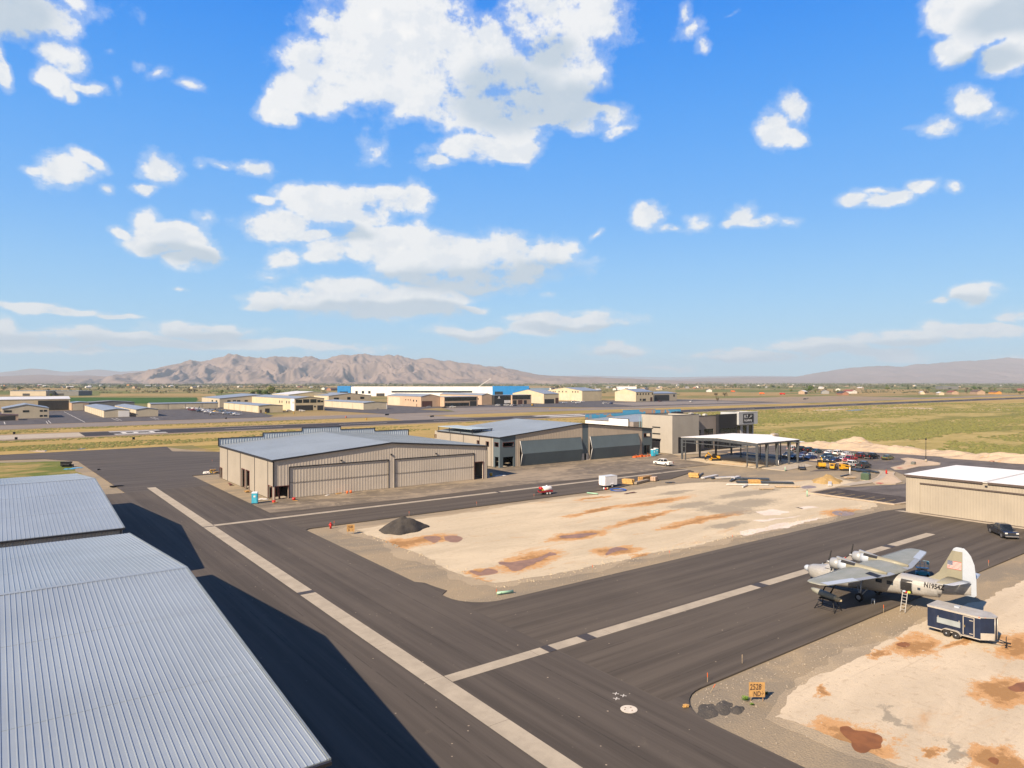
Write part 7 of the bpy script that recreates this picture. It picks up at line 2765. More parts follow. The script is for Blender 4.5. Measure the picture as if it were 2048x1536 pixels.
def bundle(label, px, py, L, W_, Hh, rz, mat, n=5, m=3, name='lumber_bundle', cat='lumber', z=-.1, group='bundles of lumber and steel'):
    x, y = at(px, py, z)
    t = thing(name, label, cat, (x, y, z), rz, group)
    mb = MB()
    for j in range(m):
        for i in range(n):
            yy = -W_ / 2 + W_ * (i + .5) / n
            zz = .1 + Hh * (j + .5) / m
            mb.obox((rmh.uniform(-.1, .1), yy, zz), (L, W_ / n * .9, Hh / m * .88))
    mb.build('boards', mat, t)
    for s in (-1, 1):
        mb = MB()
        mb.obox((s * L * .3, 0, .05), (.1, W_ * 1.05, .1))
        mb.build('bearer', m_wood, t)
    return t


bundle('yellow lumber stack nearest the white box trailer', 1257, 968, 2.6, 1.5, 1.1, R(-70), m_wood, 4, 3)
bundle('long pale bundle of boards behind the yellow lumber stack', 1283, 966, 6.5, .9, .5, R(15), pm('grey_lumber', (.33, .27, .2), .8, .15, 2), 4, 2)
bundle('brown wrapped lumber stack behind the yellow one', 1290, 961, 4.2, 1.3, 1.0, R(10), pm('wrapped_lumber', (.40, .23, .08), .6, .2, 1), 3, 2)
bundle('short pale bundle at the right end of the lumber', 1308, 962, 1.6, 1.3, 1.0, R(20), pm('pinkish_wrap', (.46, .33, .24), .6, .2, 2), 3, 2)
bundle('yellow lumber stack at the left end of the steel pieces', 1388, 955, 2.4, 1.6, 1.1, R(-60), m_wood, 3, 2)
bundle('yellow crate of insulation beside the crossed white beams', 1509, 970, 2.4, 1.5, 1.2, R(-30), m_wood, 2, 2)
ST_ = [(1402, 951, 6.5, .35, .25, 28, 'd', 'dark steel beam rising behind the left lumber stack'), (1420, 955, 7.5, 1.0, .3, 10, 'w', 'pale bundle of roof purlins, left of the steel pieces'), (1437, 957, 5, .7, .3, -5, 'd', 'dark bundle of purlins under the pale ones'),
       (1450, 957, 5.5, .8, .35, -20, 'w', 'white wrapped bundle in the middle of the steel pieces'), (1472, 958, 4.2, 1.0, .5, 15, 'w', 'white wrapped bundle with a blue top'), (1466, 962, 4.5, .5, .3, 20, 'd', 'short dark steel beam before the white bundles'),
       (1500, 960, 9, 1.4, .4, -45, 'd', 'wide stack of dark steel beams running right'), (1530, 967, 13, 1.1, .4, -44, 'd', 'long stack of dark steel beams ending at the pale boards'), (1575, 975, 5.5, .9, .4, -38, 'p', 'pale board stack at the right end of the dark beams'),
       (1495, 971, 9.5, .35, .3, -40, 'w', 'white steel beam lying before the dark beams'), (1490, 974, 4, .35, .3, 20, 'w', 'short white beam crossed under the longer one'), (1533, 979, 3.4, .6, .3, -30, 'p', 'broken board pile right of the white beams'),
       (1705, 941, 6.5, 1.0, .35, 60, 'd', 'left dark bundle of the steel sheets near the transformer'), (1716, 942, 6.0, 1.0, .35, 62, 'd', 'second dark bundle of steel sheets near the transformer'), (1727, 942, 6.0, .9, .35, 62, 'd', 'third dark bundle of steel sheets near the transformer'),
       (1737, 943, 5.5, .9, .35, 62, 'd', 'fourth dark bundle of steel sheets near the transformer'), (1746, 945, 4.0, .9, .35, 62, 'd', 'rightmost dark bundle of steel sheets'), (1690, 952, 5.0, .4, .2, 5, 'd', 'flat dark beam left of the steel sheets'),
       (1700, 957, 3.0, .9, .4, -20, 'p', 'brown board stack beside the transformer'), (1660, 969, 6.5, .8, .35, 28, 'w', 'pale pipe bundle at the edge of the parking bay'), (1340, 966, 2.2, .7, .12, -20, 'd', 'dark mat lying on the gravel left of the steel pieces')]
m_dksteel = pm('dark_purlin', (0.055, 0.068, 0.085), .45, .2, 2, metal=.3)
for (px, py, L, W_, Hh, rz, k, lab) in ST_:
    bundle(lab, px, py, L, W_, Hh, R(rz), {'d': m_dksteel, 'w': m_wrap2, 'p': pm('pale_board', (.46, .36, .25), .7, .15, 2)}[k], 3, 2, 'steel_bundle' if k != 'p' else 'board_stack', 'materials')
# low trailer frame beside the slab
x, y = at(1604, 939, -.1)
t = thing('utility_trailer', 'empty dark flat utility trailer beside the concrete slab', 'trailer', (x, y, -.1), R(35))
mb = MB()
mb.box(-1.8, 1.6, -.8, .8, .5, .6)
mb.build('deck', m_black, t)
mb = MB()
for s in (-1, 1):
    for k in range(4):
        mb.cyl((-1.7 + k * 1.05, s * .78, .6), (-1.7 + k * 1.05, s * .78, .95), .03, n=5)
    mb.cyl((-1.7, s * .78, .95), (1.45, s * .78, .95), .03, n=5)
mb.box(1.5, 1.56, -.78, .78, 1.35, 1.42)
for k in range(5):
    mb.cyl((1.53, -.76 + .38 * k, .6), (1.53, -.76 + .38 * k, 1.35), .025, n=5)
mb.build('rails', m_black, t)
for s in (-1, 1):
    mb = MB()
    mb.cyl((0, s * .82, .3), (0, s * 1.0, .3), .3, n=12)
    mb.build('wheel', m_rubber, t)
# coil of blue hose with buckets
x, y = at(1236, 980.5, -.06)
hc = thing('hose_coil', 'coil of bright blue hose on the dirt behind the white box trailer', 'hose', (x, y, -.05))
mb = MB()
for q in range(4):
    rr_ = 1.55 + .09 * q
    pts = []
    n = 36
    for k in range(n):
        g = 2 * math.pi * k / n
        pts.append((rr_ * math.cos(g) * (1 + .03 * math.sin(3 * g + q)), rr_ * math.sin(g), .07 + .05 * (q % 2)))
    rings = []
    for k in range(n + 1):
        p, nx_ = Vector(pts[k % n]), Vector(pts[(k + 1) % n])
        d_ = (nx_ - p).normalized()
        sd = d_.cross(Vector((0, 0, 1)))
        rings.append([tuple(p + sd * .055 * math.cos(a) + Vector((0, 0, 1)) * .055 * math.sin(a)) for a in [2 * math.pi * e / 6 for e in range(6)]])
    mb.loft(rings, caps=False)
mb.build('hose', pm('hose_blue', (0.015, 0.10, 0.42), .4, .1, 3), hc)


def bucket(label, px, py, mat, name='bucket', r=.18, h=.38, z=-.05):
    x, y = at(px, py, z)
    t = thing(name, label, 'bucket', (x, y, z), 0, 'buckets and small containers')
    mb = MB()
    mb.cyl((0, 0, 0), (0, 0, h), r * .85, r, n=12)
    mb.build('pail', mat, t)
    mb = MB()
    mb.cyl((0, 0, h), (0, 0, h + .04), r * 1.06, n=12)
    mb.build('lid', mat, t)


bucket('white bucket left of the blue hose coil', 1208, 979, m_wtr)
bucket('red and white bucket beside the blue hose coil', 1211.5, 979.5, m_red)
bucket('tan bucket touching the blue hose coil', 1215, 978.5, pm('tan_plastic', (.5, .35, .2), .6, .1, 3))
bucket('left orange bucket at the foot of the bifold door', 694, 987, m_orange, z=0, r=.22, h=.5)
bucket('right orange bucket at the foot of the bifold door', 701.5, 986, m_orange, z=0, r=.22, h=.5)
bucket('red bucket by the open corner of the beige hangar', 547.5, 1005.5, m_red, z=0, r=.35, h=.42)
bucket('red container at the left jamb of the bifold door', 587.5, 1000, m_red, z=0, r=.35, h=.45)
bucket('yellow bucket between the two hangars', 982, 952, pm('yellow_plastic', (.62, .36, .04), .6, .1, 3), z=0, r=.4, h=.75)
CL = [(550, 1006.5, 1.0, .5, .22, 'o', 'yellow plank offcuts in front of the beige hangar corner'), (590, 1002, 1.0, .4, .15, 'o', 'yellow board by the bifold door jamb'), (413, 947, 1.8, 1.2, .7, 'w', 'crumpled white sheet left of the beige hangar'), (420, 946, 1.0, .8, .55, 'y', 'yellow bag beside the crumpled white sheet'),
      (424, 942, 1.6, .9, .5, 'o', 'tan debris pile behind the yellow bag'), (432, 946, 1.4, .8, .4, 'o', 'tan boards at the rear corner of the beige hangar'), (494, 985, 1.1, .8, .45, 'o', 'yellow offcuts by the side wall opening'), (524, 999, 2.2, .9, .35, 'w', 'white scrap along the beige side wall'),
      (460, 969, 4.0, .5, .3, 'r', 'dark red steel lying along the beige side wall'), (655, 991, 1.4, .5, .25, 'w', 'white scrap at the foot of the bifold door'), (676, 988, 1.6, .5, .2, 'o', 'tan board at the foot of the bifold door'), (1000, 952, 3.0, 1.0, .3, 'w', 'white sheeting between the two hangars'),
      (135, 934, 3.6, 1.8, 1.6, 'd', 'dark pallet box on the weedy ground at the left'), (139, 938, 2.6, 1.6, .2, 'b', 'blue tarp beside the dark pallet box'), (154, 936, 2.6, 1.4, .2, 'b', 'second blue tarp, right of the pallet box'), (230, 974, 2.8, 1.2, .4, 'd', 'dark rubble at the asphalt edge left of the taxilane'), (197, 941, .8, .6, .5, 'd', 'small dark drum on the gravel by the taxilane bend'),
      (1185, 988, 2.6, .3, .14, 'g', 'pale green pipe on the gravel near the sprayer'), (1010, 1187, 2.0, .22, .14, 'g', 'pale green pipe at the near corner of the dirt pad'), (1262, 986, 4.0, .4, .12, 'r', 'rusty strips on the dirt below the blue hose'), (1372, 1417, .45, .4, .3, 'o', 'wooden block at the rounded asphalt corner')]
CM = {'o': m_wood, 'w': m_wrap2, 'y': pm('yellow_bag', (.62, .42, .04), .6, .1, 3), 'r': m_iron, 'd': m_black, 'b': pm('tarp_blue', (.05, .26, .46), .6, .1, 3), 'g': pm('pipe_pale_green', (.30, .50, .36), .6, .1, 3)}
CN = {'o': ('board_scraps', 'boards'), 'w': ('plastic_sheet', 'sheeting'), 'y': ('sack', 'bag'), 'r': ('steel_scrap', 'scrap'), 'd': ('dark_crate', 'crate'), 'b': ('tarp', 'tarp'), 'g': ('loose_pipe', 'pipe')}
for i, (px, py, L, W_, Hh, k, lab) in enumerate(CL):
    z = GZ + .2 if px < 240 and px > 100 and py < 980 else -.03
    x, y = at(px, py, z)
    rr2 = random.Random(i)
    mb = MB()
    if k in 'wby':
        n = 7
        vs, fs = [], []
        for a in range(n + 1):
            for q in range(n + 1):
                u, v = a / n * 2 - 1, q / n * 2 - 1
                g = max(0, 1 - max(abs(u), abs(v)) ** 2)
                vs.append((u * L / 2 + rr2.uniform(-.1, .1) * L, v * W_ / 2 + rr2.uniform(-.1, .1) * W_, Hh * g ** .5 * rr2.uniform(.45, 1.0)))
        for a in range(n):
            for q in range(n):
                kk = a * (n + 1) + q
                fs.append((kk, kk + n + 1, kk + n + 2, kk + 1))
        mb.add(vs, fs)
    elif k == 'g':
        mb.cyl((-L / 2, 0, Hh), (L / 2, 0, Hh), Hh, n=10)
    else:
        for q in range(5):
            mb.obox((rr2.uniform(-.15, .15) * L, rr2.uniform(-.3, .3) * W_, Hh * (.15 + .17 * q)), (L * rr2.uniform(.6, 1), W_ * rr2.uniform(.3, .6), Hh * .22), rr2.uniform(-.25, .25), rr2.uniform(-.03, .03))
    o = mb.build(CN[k][0], CM[k])
    o.location = (x, y, z)
    o.rotation_euler = (0, 0, rr2.uniform(-.5, .5) if k != 'r' else R(90 if px < 600 else 0))
    if k == 'g':
        o.rotation_euler = (0, 0, R(-70) if px > 1100 else R(-15))
    tag(o, lab, CN[k][1], 'loose site debris')
# orange mesh fence lying by the slate-door hangar
x, y = at(1292, 913, 0)
of_ = thing('safety_fence', 'collapsed orange safety netting at the right end of the slate-door hangar', 'netting', (x, y, 0))
mb = MB()
rr2 = random.Random(77)
pts = [(-6 + k * .55, rr2.uniform(-.4, .4), rr2.uniform(.15, .75)) for k in range(21)]
for a, q in zip(pts, pts[1:]):
    mb.add([(a[0], a[1], 0), (q[0], q[1], 0), (q[0], q[1], q[2]), (a[0], a[1], a[2])], [(0, 1, 2, 3)])
    mb.add([(a[0], a[1], a[2]), (q[0], q[1], q[2]), (q[0], q[1] + .6, .05), (a[0], a[1] + .6, .05)], [(0, 1, 2, 3)])
mb.build('netting', m_orange, of_)
mb = MB()
for k in (2, 7, 12, 17):
    mb.cyl((pts[k][0], pts[k][1], 0), (pts[k][0], pts[k][1], 1.0), .04, n=5)
mb.build('post', m_orange, of_)
# weeds by the plywood sign
m_weed = pm('weed_green', (0.10, 0.19, 0.02), .8, .3, 6)
for (px, py, r_, lab) in ((1493, 1402, .34, 'bright green weed left of the 2528 plywood sign'), (1533, 1389, .2, 'small green weed right of the 2528 plywood sign'), (1505, 1411, .18, 'tiny green weed below the 2528 plywood sign')):
    x, y = at(px, py, -.13)
    mb = MB()
    for k in range(70):
        g, e = rr2.uniform(0, 6.28), rr2.uniform(.15, 1.0)
        q = Vector((math.cos(g) * r_ * e, math.sin(g) * r_ * e, r_ * rr2.uniform(.25, .8)))
        sd = Vector((-math.sin(g), math.cos(g), 0)) * .05
        mb.add([tuple(q * .3 + sd * .3), tuple(q * .3 - sd * .3), tuple(q - sd), tuple(q * 1.25 + Vector((0, 0, -.03)))], [(0, 1, 2, 3)])
    o = mb.build('weed', m_weed)
    o.location = (x, y, -.12)
    tag(o, lab, 'weed', 'weeds by the plywood sign')
# ------------------------------------------------------------------ buildings across the runway
m_fcream = wallmat('far_cream', (0.54, 0.465, 0.325))
m_fcream2 = wallmat('far_cream_pale', (0.53, 0.47, 0.36))
m_ftan = wallmat('far_tan', (0.47, 0.345, 0.25))
m_fbeige = wallmat('far_beige', (0.45, 0.395, 0.31))
m_fgrey = wallmat('far_grey', (0.165, 0.165, 0.165))
m_fwhite = wallmat('far_white', (0.78, 0.77, 0.75))
m_fblue = pm('facade_blue', (0.012, 0.19, 0.50), .5, .08, .2)
m_roofg = metal_roof('far_roof_grey', (0.30, 0.325, 0.35))
m_roofw = metal_roof('far_roof_white', (0.62, 0.62, 0.62), .5, .1)
m_dark = pm('door_dark', (0.028, 0.028, 0.030), .6, .2, .5)
m_bark = pm('brown_door', (0.09, 0.04, 0.032), .6, .2, .5)
FZ = GZ + 0.12


def far_building(name, label, x0, x1, y0, y1, ez, rz, axis, wallm, roofm, S=(), W=(), seamS=0, seamW=0, group='hangars across the runway', cat='hangar', z0=FZ):
    """S / W: openings on the face towards -Y / -X: (kind, a, b, za, zb)   kind: d door, w window, o dark opening, p panel"""
    t = thing(name, label, cat, (0, 0, z0), 0, group)
    mb = MB()
    L, D = x1 - x0, y1 - y0
    if axis == 'Y':
        topS = [(0, ez), (L / 2, rz), (L, ez)]
        topW = [(0, ez), (D, ez)]
    else:
        topS = [(0, ez), (L, ez)]
        topW = [(0, ez), (D / 2, rz), (D, ez)]
    wall(mb, (x0, y0, 0), X, L, topS, thick=.1, out=nY)
    wall(mb, (x0, y1, 0), X, L, topS, thick=.1, out=Y)
    wall(mb, (x0, y0, 0), Y, D, topW, thick=.1, out=nX)
    wall(mb, (x1, y0, 0), Y, D, topW, thick=.1, out=X)
    mb.build('wall', wallm, t)
    mb = MB()
    gable_roof(mb, x0, x1, y0, y1, ez + .12, rz + .12, axis, .3, .12)
    mb.build('roof', roofm, t)
    for face, lst in (('S', S), ('W', W)):
        for (k, a, q, za, zb) in lst:
            mb = MB()
            if face == 'S':
                mb.box(x0 + a, x0 + q, y0 - .06, y0 - .004, za, zb)
            else:
                mb.box(x0 - .06, x0 - .004, y0 + a, y0 + q, za, zb)
            mb.build({'d': 'hangar_door', 'w': 'window', 'o': 'open_door', 'p': 'panel', 'b': 'door'}[k], {'d': m_fcream2, 'w': m_glass, 'o': m_dark, 'p': m_fwhite, 'b': m_bark}[k], t)
    n = seamW
    for i in range(1, n):
        mb = MB()
        yy = y0 + D * i / n
        mb.box(x0 - .09, x0 - .063, yy - .18, yy + .18, 0, ez * .92)
        mb.build('door_joint', m_fgrey, t)
    n = seamS
    for i in range(1, n):
        mb = MB()
        xx = x0 + L * i / n
        mb.box(xx - .12, xx + .12, y0 - .09, y0 - .063, 0, ez * .92)
        mb.build('door_joint', m_fgrey, t)
    return t


fb = far_building
fb('far_hangar', 'long hangar with a bright white roof and a dark open end at the far left', -60, 52, 712, 745, 9.5, 11.5, 'X', m_fcream, m_roofw, S=(('o', 89, 111, 0, 8.3), ('d', 74, 86, 0, 7.5)))
fb('far_hangar', 'cream gabled hangar office with small square windows at the far left', 3.5, 29, 562, 600, 6.6, 9.2, 'Y', m_fcream2, m_roofg, S=(('w', 1, 5, 4.2, 5.6), ('w', 11, 14.5, 4.0, 5.4), ('w', 20.3, 22, 4.2, 5.4), ('w', 22.6, 24.4, 4.2, 5.4), ('w', 20.3, 22, .8, 2), ('w', 22.6, 24.4, .8, 2)))
fb('far_shed', 'low open brown shed at the left edge beyond the runway', -8, 11.5, 537, 550, 3.2, 3.9, 'Y', m_ftan, m_bark, S=(('o', 10, 18, 0, 2.8),), cat='shed')
fb('far_hangar', 'tan hangar with a dark red door beside the white-roofed hangar', 51.5, 64, 690, 720, 6.6, 7.2, 'Y', m_ftan, m_roofg, S=(('d', .8, 8.5, 0.2, 5.6), ('b', 9.8, 11.8, 0, 3.6)))
fb('far_hangar', 'dark grey low building behind the tan hangar', 64.5, 100, 700, 730, 6.2, 7.4, 'Y', m_fgrey, m_fgrey)
fb('t_hangar', 'left cream row hangar with a grey roof seen end-on across the runway', 59, 74.5, 542, 668, 4.8, 5.9, 'Y', m_fcream2, m_roofg, S=(('p', 8.5, 15.2, .2, 4.4),), seamW=10)
fb('t_hangar', 'right cream row hangar with a grey roof seen end-on across the runway', 78.5, 92.5, 543, 650, 4.9, 6.0, 'Y', m_fcream2, m_roofg, seamW=9)
fb('t_hangar', 'long low pale hangar row behind the parked light aircraft', 108, 164, 670, 684, 5.2, 5.8, 'X', m_fcream2, m_roofg, S=tuple(('d', 2 + k * 14, 12 + k * 14, .4, 4.2) for k in range(4)), seamS=4)
fb('far_hangar', 'large beige two-tone hangar with a row of windows under its eave', 170, 250, 690, 760, 8.5, 12.0, 'Y', m_fbeige, m_roofg, S=tuple(('w', a, a + 3, 5.2, 6.8) for a in (7, 12, 16, 23, 33, 43)), W=(('w', 8, 14, 5.0, 6.6), ('w', 24, 30, 5, 6.6)))
fb('t_hangar', 'low cream hangar row with a beige end wall beside the white van', 165, 184, 552, 655, 5.6, 6.3, 'Y', m_fcream, m_roofg, S=(('o', 5, 8.5, 0, 3.3), ('b', 1.2, 2.3, 0, 2.4)), W=tuple(('d', 3 + k * 17, 17 + k * 17, .3, 4.6) for k in range(6)), seamW=6)
fb('far_hangar', 'cream two-storey hangar with a white glazed office front', 200, 226, 571, 740, 10.2, 11.8, 'Y', m_fcream, m_roofg,
   S=(('w', 1.2, 6.6, 6.6, 9.4), ('w', 7.4, 12.8, 6.6, 9.6), ('w', 13.6, 19, 6.6, 9.6), ('w', 19.8, 22.6, 6.8, 9.0), ('w', 23, 25, 6.8, 8.2), ('o', 1.2, 16, .3, 4.6), ('w', 17, 18.4, 2.6, 4), ('o', 19.8, 25, .2, 4.2)),
   W=(('p', 0, 9, 0, 10), ('w', 2, 4, 5.8, 8), ('w', 12, 14, 5.8, 8), ('w', 18, 20, 5.8, 8), ('w', 30, 32, 5.8, 8), ('w', 36, 38, 5.8, 8), ('w', 120, 124, 5.8, 8), ('w', 128, 132, 5.8, 8)))
fb('far_hangar', 'pale cream gabled hangar seen behind the beige hangar row', 270, 330, 790, 850, 9.5, 13, 'Y', m_fcream, m_roofw, S=(('o', 50, 58, 3, 8),))
fb('far_hangar', 'beige gabled hangar with three dark windows behind the office front', 300, 352, 745, 800, 8.6, 11.5, 'Y', m_fbeige, m_roofg, W=(('d', 4, 50, .5, 7.5),), S=(('w', 6, 12, 4, 6.5), ('w', 22, 26, 4, 7), ('w', 38, 43, 4.5, 7)))
fb('t_hangar', 'pale row of four hangar doors with a grey-beige end wall', 258, 281, 562, 655, 5.8, 6.8, 'Y', m_fcream2, m_roofg, S=(('p', 22.2, 22.8, 0, 5.4),), W=tuple(('d', 3 + k * 23, 22 + k * 23, .3, 5.0) for k in range(4)), seamW=4)
fb('far_hangar', 'tan hangar with a dark glass office end and a grey roof in the middle distance', 331, 352, 590, 662, 10.0, 12.2, 'Y', m_ftan, m_roofg, W=(('d', 44, 70, .3, 8.6), ('w', 14, 16, 4.8, 6.6), ('w', 8, 10, 4.8, 6.6), ('w', 20, 22, 5.8, 6.8), ('w', 25, 27, 5.8, 6.8), ('w', 30, 32, 5.8, 6.8), ('b', 8, 9.2, 0, 2.6)), S=(('b', 1, 12.5, 0, 5.6),))
fb('far_office', 'dark glazed two-floor office attached to the tan hangar', 352.4, 392, 582, 610, 9.4, 9.6, 'X', m_ftan, m_roofg, S=(('w', .6, 29, .3, 3.6), ('w', .6, 38, 5.4, 9.0), ('o', 30, 38, 0, 5.0)), cat='office')
fb('far_hangar', 'second tan hangar with a long row of small windows', 412, 425, 604, 690, 10.2, 12, 'Y', m_ftan, m_roofg, W=(('d', 60, 84, .3, 8.6), ('w', 6, 8.4, 5.2, 7), ('w', 12, 14, 5.2, 7), ('w', 20, 22, 6.4, 7.4), ('w', 27, 29, 6.4, 7.4), ('w', 34, 36, 6.4, 7.4), ('w', 41, 43, 6.4, 7.4)))
t_of = fb('far_office', 'black-fronted office block with a small white mark, next to the second tan hangar', 425.4, 447, 600, 615, 10.0, 10.2, 'X', m_dark, m_roofg, S=(('w', 13, 21.4, 5.6, 8.6), ('p', 13, 21.4, 1.4, 4.6)), W=(), cat='office')
mb = MB()
mb.box(430.6, 432.4, 599.9, 599.995, 7.2, 8.6)
mb.obox((431.5, 599.9, 6.6), (3.4, .1, .5))
mb.build('emblem', m_fwhite, t_of)
fb('far_office', 'dark glass entrance block with brown piers beside the black-fronted office', 447.5, 474, 598, 618, 10.0, 10.2, 'X', m_ftan, m_roofg, S=(('w', .4, 25, 5.2, 9.7), ('o', 1, 6, 0, 4.4), ('b', 8, 14, 0, 4.6), ('o', 16, 20, 0, 4.2)), cat='office')
fb('far_hangar', 'yellow-cream gabled hangar with an open dark side bay', 491, 513, 597, 655, 11, 15.5, 'X', m_fcream, m_roofg, S=(('o', 1.2, 15, 0, 5), ('b', 17, 21.5, 0, 6.2)), W=(('d', 4, 28, .3, 7.4), ('d', 30, 54, .3, 7.4)))
fb('far_hangar', 'long yellow-cream hangar with a row of nine small windows', 596, 630, 648, 716, 13, 17, 'X', m_fcream, m_roofg, W=tuple([('d', 2, 20, .3, 8.8), ('d', 24, 42, .3, 8.8), ('d', 45, 64, .3, 8.8)] + [('w', a, a + 2, 10.6, 12.4) for a in (7, 12, 17, 30, 37, 44, 52, 56, 61)]))
fb('far_hangar', 'yellow-cream hangar with two rows of windows on its beige side, right of the nine-window hangar', 632, 664, 590, 626, 12, 15.5, 'X', m_fcream, m_roofg, W=(('d', 2, 17, .3, 9), ('d', 18, 34, .3, 9)), S=tuple([('w', a, a + 2.2, 8.2, 10.4) for a in (2, 7, 12, 17, 22, 29)] + [('w', 7, 10, 1, 3.4), ('w', 12, 18, .6, 3.4), ('b', 26, 30, 0, 5)]))
fb('far_hangar', 'small beige hangar with a wide dark opening, rightmost of the far hangars', 668, 716, 596, 630, 9.5, 11.5, 'X', m_fbeige, m_roofg, S=(('o', 5, 33, 0, 7.6), ('w', 41, 44, 5, 8)))
# the long white warehouse with blue corners
t = thing('warehouse', 'very long white warehouse with bright blue corner facades and a row of small windows', 'warehouse', (0, 0, GZ))
A_ = Vector(at(675.7, 792))
dx_ = Vector((s_, -c_)) * 327.0
Lw = dx_.length
axw = dx_.normalized()
outw = Vector((axw.y, -axw.x))
if outw.dot(-A_) < 0:
    outw = -outw
mb = MB()
Hw = 16.0


def wpoint(s, o):
    return A_ + axw * s + outw * o


def wbox(mb, s0, s1, o0, o1, z0, z1):
    c = wpoint((s0 + s1) / 2, (o0 + o1) / 2)
    mb.obox((c.x, c.y, (z0 + z1) / 2), (s1 - s0, abs(o1 - o0), z1 - z0), math.atan2(axw.y, axw.x))


wbox(mb, 0, Lw, -26, 0, 0, Hw)
mb.build('wall', m_fwhite, t)
mb = MB()
wbox(mb, 2, Lw - 2, -24, -2, Hw + .01, Hw + .4)
mb.build('roof', m_roofw, t)
for (a, q) in ((-.6, 22), (Lw - 62, Lw + .6)):
    mb = MB()
    wbox(mb, a, q, -26.2 if a < 0 else .01, 1.0, 0, Hw + 1.4)
    fc = mb.build('blue_facade', m_fblue, t)
    mb = MB()
    wbox(mb, a + 4, min(q - 4, a + 18), 1.01, 1.1, 2, 8)
    mb.build('window', m_glass, fc)
for k in range(24):
    mb = MB()
    s = 92 + k * (Lw - 190) / 24
    wbox(mb, s, s + 7, .01, .2, 6.2, 9.0)
    mb.build('window', m_glass, t)
for k in range(3):
    mb = MB()
    wbox(mb, 30 + k * 11, 34 + k * 11, .01, .2, 4.5, 9.0)
    mb.build('window', m_glass, t)
mb = MB()
wbox(mb, 66, 80, .01, .3, 0, 5)
mb.build('loading_door', m_dark, t)
mb = MB()
wbox(mb, Lw + .61, Lw + 36, -26, -1, 0, Hw - 2)
mb.build('blue_grey_wing', pm('blue_grey_wall', (.15, .21, .28), .5, .1, .1), t)
# white box hall, concrete plant, other big sheds
for (pa, pb, yb, ht, nm, lab, wm) in ((1237, 1273, 780.0, 10.5, 'white_hall', 'plain white box hall beyond the yellow hangars', m_fwhite), (20, 92, 791.5, 8.5, 'concrete_hall', 'long pale concrete hall at the far left behind the white roof', m_fbeige),
                                      (92, 157, 791.0, 8.0, 'concrete_hall', 'dark grey end of the concrete hall at the far left', m_fgrey), (1886, 1917, 778.6, 9, 'dark_hall', 'low dark hall with a flat roof among the fields at the right', m_fgrey),
                                      (1112, 1128, 783.0, 8, 'brick_hall', 'small brown brick hall right of the long warehouse', m_ftan)):
    a, q = Vector(at(pa, yb)), Vector(at(pb, yb))
    ax2 = (q - a).normalized()
    c = (a + q) / 2 + Vector((c_, s_)) * 20
    t = thing(nm, lab, 'hall', (c.x, c.y, GZ), math.atan2(ax2.y, ax2.x))
    L2 = (q - a).length / 2
    mb = MB()
    mb.box(-L2, L2, -20, 20, 0, ht)
    mb.build('wall', wm, t)
    mb = MB()
    mb.box(-L2 - .4, L2 + .4, -20.4, 20.4, ht + .01, ht + .6)
    mb.build('roof', m_roofg if wm is not m_fwhite else m_roofw, t)
    mb = MB()
    mb.box(-L2 * .3, L2 * .1, -20.1, -20.01, .2, ht * .5)
    mb.build('door', m_dark, t)

# ------------------------------------------------------------------ aircraft and vehicles on the far aprons
def light_aircraft(label, px, py, rz, body, trim, high=True, group='light aircraft parked across the runway'):
    x, y = at(px, py, FZ)
    t = thing('light_aircraft', label, 'small aircraft', (x, y, FZ), rz, group)
    mb = MB()
    rr = lambda xx, r, z: [(xx, r * math.cos(2 * math.pi * k / 8), z + r * 1.1 * math.sin(2 * math.pi * k / 8)) for k in range(8)]
    mb.loft([rr(2.6, .15, 1.1), rr(2.3, .45, 1.15), rr(.6, .6, 1.35), rr(-.8, .55, 1.35), rr(-3.8, .15, 1.3), rr(-4.6, .06, 1.35)])
    mb.build('fuselage', body, t)
    mb = MB()
    z = 1.95 if high else .9
    mb.loft([[(1.2 - .3 * (abs(s) > 4), s, z), (.6, s, z + .14), (-.4, s, z + .02)] for s in (-5.4, -2, 2, 5.4)], smooth=False)
    mb.build('wing', body, t)
    mb = MB()
    mb.loft([[(-3.7, s, 1.4), (-4.2, s, 1.45), (-4.7, s, 1.4)] for s in (-1.7, 1.7)], smooth=False)
    mb.build('tailplane', body, t)
    mb = MB()
    mb.loft([[(-3.4, .05, 1.4), (-4.7, .05, 1.4), (-4.7, -.05, 1.4), (-3.4, -.05, 1.4)], [(-4.3, .03, 2.7), (-4.9, .03, 2.7), (-4.9, -.03, 2.7), (-4.3, -.03, 2.7)]], smooth=False)
    mb.build('fin', trim, t)
    mb = MB()
    mb.loft([[(.95, -.5, 1.5), (.95, .5, 1.5), (-.8, .5, 1.5), (-.8, -.5, 1.5)], [(.45, -.4, 1.93), (.45, .4, 1.93), (-.6, .4, 1.93), (-.6, -.4, 1.93)]], smooth=False)
    mb.build('windshield', m_cglass, t)
    for (wx, wy) in ((1.9, 0), (-.1, 1.1), (-.1, -1.1)):
        mb = MB()
        mb.cyl((wx, wy - .08, .2), (wx, wy + .08, .2), .2, n=8)
        mb.cyl((wx, wy, .2), (wx * .8, wy * .4, .9), .05, n=5)
        mb.build('wheel', m_rubber, t)
    mb = MB()
    mb.obox((2.68, 0, 1.1), (.05, .12, 1.9), 0, 0, R(30))
    mb.build('propeller', m_black, t)


